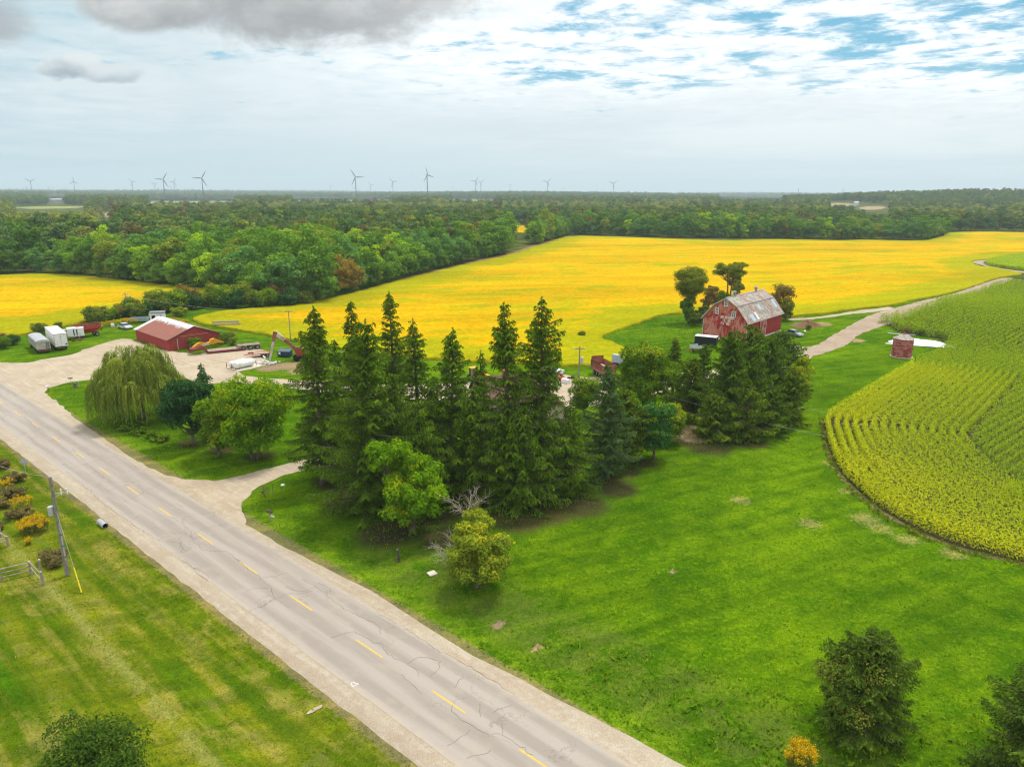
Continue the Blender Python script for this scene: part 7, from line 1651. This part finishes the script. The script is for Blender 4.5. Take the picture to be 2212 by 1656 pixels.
# pale drag mark of bare sand in the verge
q = sheet("sand_scrape", gpoly([(661, 1544), (668, 1535), (682, 1528), (698, 1521), (697, 1526), (684, 1534), (672, 1540)]), M_GRAV, .04, 2, .05, .3, .2)

# ================================================================== WIND TURBINES, MASTS, FAR BUILDING
M_TURB = paint("turbine_backlit", (0.05, 0.06, 0.075), (0.045, 0.055, 0.065), .1, .5)  # pale turbines against bright sky: their backlit shade is put into this colour
HUB, BLD = 108.0, 45.0
def turbine_parts():
    tw = MB(); tw.lathe([(0, 0), (2.6, 0), (2.3, 30), (1.9, 70), (1.5, HUB - 1.6), (0, HUB - 1.6)], 14)
    nc = MB(); nc.box((0, 2.2, HUB), (3.4, 8.5, 3.6))
    hb = MB(); hb.lathe([(0, -2.6), (1.0, -2.2), (1.7, -1.0), (1.8, .6), (0, .8)], 12, (0, 0, 0), 'Z')
    bl = MB(); st = [(0, 1.1, 1.1), (4, 1.4, 1.0), (9, 2.4, .7), (18, 2.0, .5), (30, 1.4, .4), (40, .9, .25), (BLD, .12, .05)]
    vs = []
    for z, c_, th_ in st: vs += [(-c_ * .45, -th_, z), (c_ * 1.15, 0, z), (-c_ * .45, th_, z), (-c_, 0, z)]
    fs = []
    for i in range(len(st) - 1):
        for j in range(4): fs.append((i * 4 + j, i * 4 + (j + 1) % 4, i * 4 + 4 + (j + 1) % 4, i * 4 + 4 + j))
    bl.add(vs, fs + [(3, 2, 1, 0), tuple(len(vs) - 4 + j for j in range(4))]); return tw, nc, hb, bl
tw, nc, hb, bl = turbine_parts()
def first_turbine():
    t_ = thing("wind_turbine", "", "wind turbine"); 
    tw.build("tower", M_TURB, t_, smooth=True); nc.build("nacelle", M_TURB, t_, bevel=.4); h_ = hb.build("hub", M_TURB, t_, (0, -3.2, HUB)); h_.rotation_euler = (-math.pi / 2, 0, 0)
    for k in range(3):
        b_ = bl.build("blade", M_TURB, t_, (0, -3.6, HUB)); b_.rotation_euler = (0, math.radians(90 - 120 * k), 0)
    return t_
TB = []  # hub x, hub y, blade px, angle of first blade (deg, counter-clockwise from right), yaw
def addT(off, L):
    for hx, hy, b, a, yw in L: TB.append((off + hx * .25, 345.6 + hy * .25, b * .25, a, yw))
addT(0, [(262, 185, 60, 30, 10), (636, 187, 54, 90, -8), (1140, 190, 50, 12, 20), (1330, 208, 36, 30, 15), (1342, 212, 30, 40, -10), (1408, 167, 84, 58, 8), (1470, 230, 28, 100, 0), (1500, 190, 52, 60, 5), (1742, 157, 90, 58, 5), (228, 236, 24, 90, 0), (422, 236, 24, 15, 0), (462, 239, 22, 100, 0), (568, 241, 22, 95, 0)])
addT(553, [(645, 228, 34, 25, 15), (858, 148, 84, 2, 12), (845, 236, 28, 80, 0), (990, 218, 40, 8, 20), (1181, 190, 50, 12, 18), (1478, 130, 88, 108, 48), (1698, 238, 24, 30, 10), (1896, 184, 56, 55, 12), (1941, 196, 44, 40, 20), (2195, 222, 36, 30, 20)])
addT(1106, [(307, 190, 55, 45, 12), (443, 245, 26, 30, 10), (877, 204, 52, 38, 12)])
addT(1659, [(648, 262, 46, 85, 70), (735, 272, 44, 80, 62), (1768, 290, 36, 80, 60), (1785, 275, 42, 90, 66)])
TB.sort()
proto = None
for i, (x, y, b, a, yw) in enumerate(TB):
    dist = min(BLD * F / b, 9300.0); d_ = ray(x, y); hd = math.hypot(d_[0], d_[1]); px_, py_ = d_[0] / hd * dist, d_[1] / hd * dist
    gz_ = float(HF(px_, py_)); s = (CH + dist * d_[2] / hd - gz_) / HUB; 
    if proto is None: proto = first_turbine(); t_ = proto
    else: t_ = copy_tree(proto)
    bs = b * dist / F / BLD
    t_.location = (px_, py_, gz_); t_.scale = (s, s, s) if .5 < bs / s < 1.6 else (bs, bs, s); t_.rotation_euler = (0, 0, math.radians(yw) + math.atan2(-px_, py_))
    k = 0
    for chd in t_.children:
        if chd.name.startswith("blade"):
            chd.rotation_euler = (0, math.radians(90 - (a + 120 * k)), 0); k += 1
    size = "large" if b > 18 else ("medium-sized" if b > 11 else "small faint")
    t_['label'] = f"{size} wind turbine on the horizon, {ordw(i + 1)} from the left"; t_['group'] = "wind turbines along the horizon"
for i, (x, yt, yb, dist, lab) in enumerate(((652, 405.5, 414, 7000, "faint lattice mast on the horizon between turbine groups at left of centre"), (1725, 407, 421, 4500, "thin dark communications mast on the horizon right of centre"))):
    d_ = ray(x, yt); hd = math.hypot(d_[0], d_[1]); px_, py_ = d_[0] / hd * dist, d_[1] / hd * dist; h = CH + dist * d_[2] / hd - float(HF(px_, py_)); t_ = thing("communications_mast", lab, "mast", (px_, py_, float(HF(px_, py_))), 0, "masts on the horizon")
    q = MB(); w = 2.2
    for k in range(3):
        aa = k * 2.094; q.tube((w * math.cos(aa), w * math.sin(aa), 0), (w * .3 * math.cos(aa), w * .3 * math.sin(aa), h), .35, .25, 5)
    for z in np.linspace(4, h - 4, 12):
        ww = w * (1 - .7 * z / h)
        for k in range(3): q.tube((ww * math.cos(k * 2.094), ww * math.sin(k * 2.094), z), (ww * math.cos((k + 1) * 2.094), ww * math.sin((k + 1) * 2.094), z + h / 14), .2, .2, 4)
    q.build("lattice", M_TURB, t_); MB().box((0, 0, h - 5), (3.5, 3.5, 5)).build("antenna_cluster", M_TURB, t_)
# long pale barn far away at the left
pA, pB = g(105, 436), g(141, 436); t_, L = vehicle_at("farm_building", "long pale grey-roofed farm building far off in the hazy woods at the left", "farm building", pA, pB); t_.location[2] = float(HF((pA[0] + pB[0]) / 2, (pA[1] + pB[1]) / 2))
hh = 20; MB().prism([(-18, 0), (18, 0), (18, 9), (0, 15), (-18, 9)], -L / 2, L / 2, 'YZ').build("wall", M_GREYM, t_); t_.scale = (.92, .7, .62); MB().prism([(-19, 8.6), (0, 15.2), (19, 8.6), (19, 9.2), (0, 15.8), (-19, 9.2)], -L / 2 - 1, L / 2 + 1, 'YZ').build("roof", paint("pale_roof", (0.30, 0.30, 0.28), None, .1, .7), t_)
# small far houses, white specks among the trees
M_HW = paint("far_white_wall", (0.62, 0.62, 0.60), None, .1, .8)
for i, (x, y, w, lab) in enumerate(((1850, 434, 9, "tiny white farmhouse among distant trees left of the tan field"), (645, 436, 7, "tiny white house in the hazy distance above the left wood"), (730, 437, 7, "tiny pale house in the hazy distance right of the other one above the left wood"), (295, 431, 9, "tiny pale roof in the hazy distance right of the long farm building"))):
    p_ = gz(x, y, 6); t_ = thing("distant_house", lab, "house", (p_[0], p_[1], float(HF(*p_))), .3 * i, "distant farmhouses"); t_.scale = (.5, .5, .55); MB().prism([(-5, 0), (5, 0), (5, 13), (0, 17), (-5, 13)], -w, w, 'YZ').build("wall", M_HW, t_); MB().prism([(-6, 12.4), (0, 17.2), (6, 12.4), (6, 13), (0, 17.9), (-6, 13)], -w - .5, w + .5, 'YZ').build("roof", M_GREYM, t_)

# ================================================================== HAZE
mt = bpy.data.materials.new("haze_air"); mt.use_nodes = True; t = mt.node_tree; t.nodes.clear(); X.nt = t
o = t.nodes.new('ShaderNodeOutputMaterial'); v = t.nodes.new('ShaderNodeVolumePrincipled'); v.inputs['Color'].default_value = (0.80, 0.94, 1.0, 1); v.inputs['Density'].default_value = HAZE; v.inputs['Anisotropy'].default_value = 0.0
t.links.new(v.outputs[0], o.inputs['Volume'])
q = MB(); q.box((0, 4800, 85), (22000, 12600, 230)); hz_o = q.build("haze", mt); hz_o['kind'] = 'stuff'; hz_o['label'] = "thin bluish air over the whole landscape"
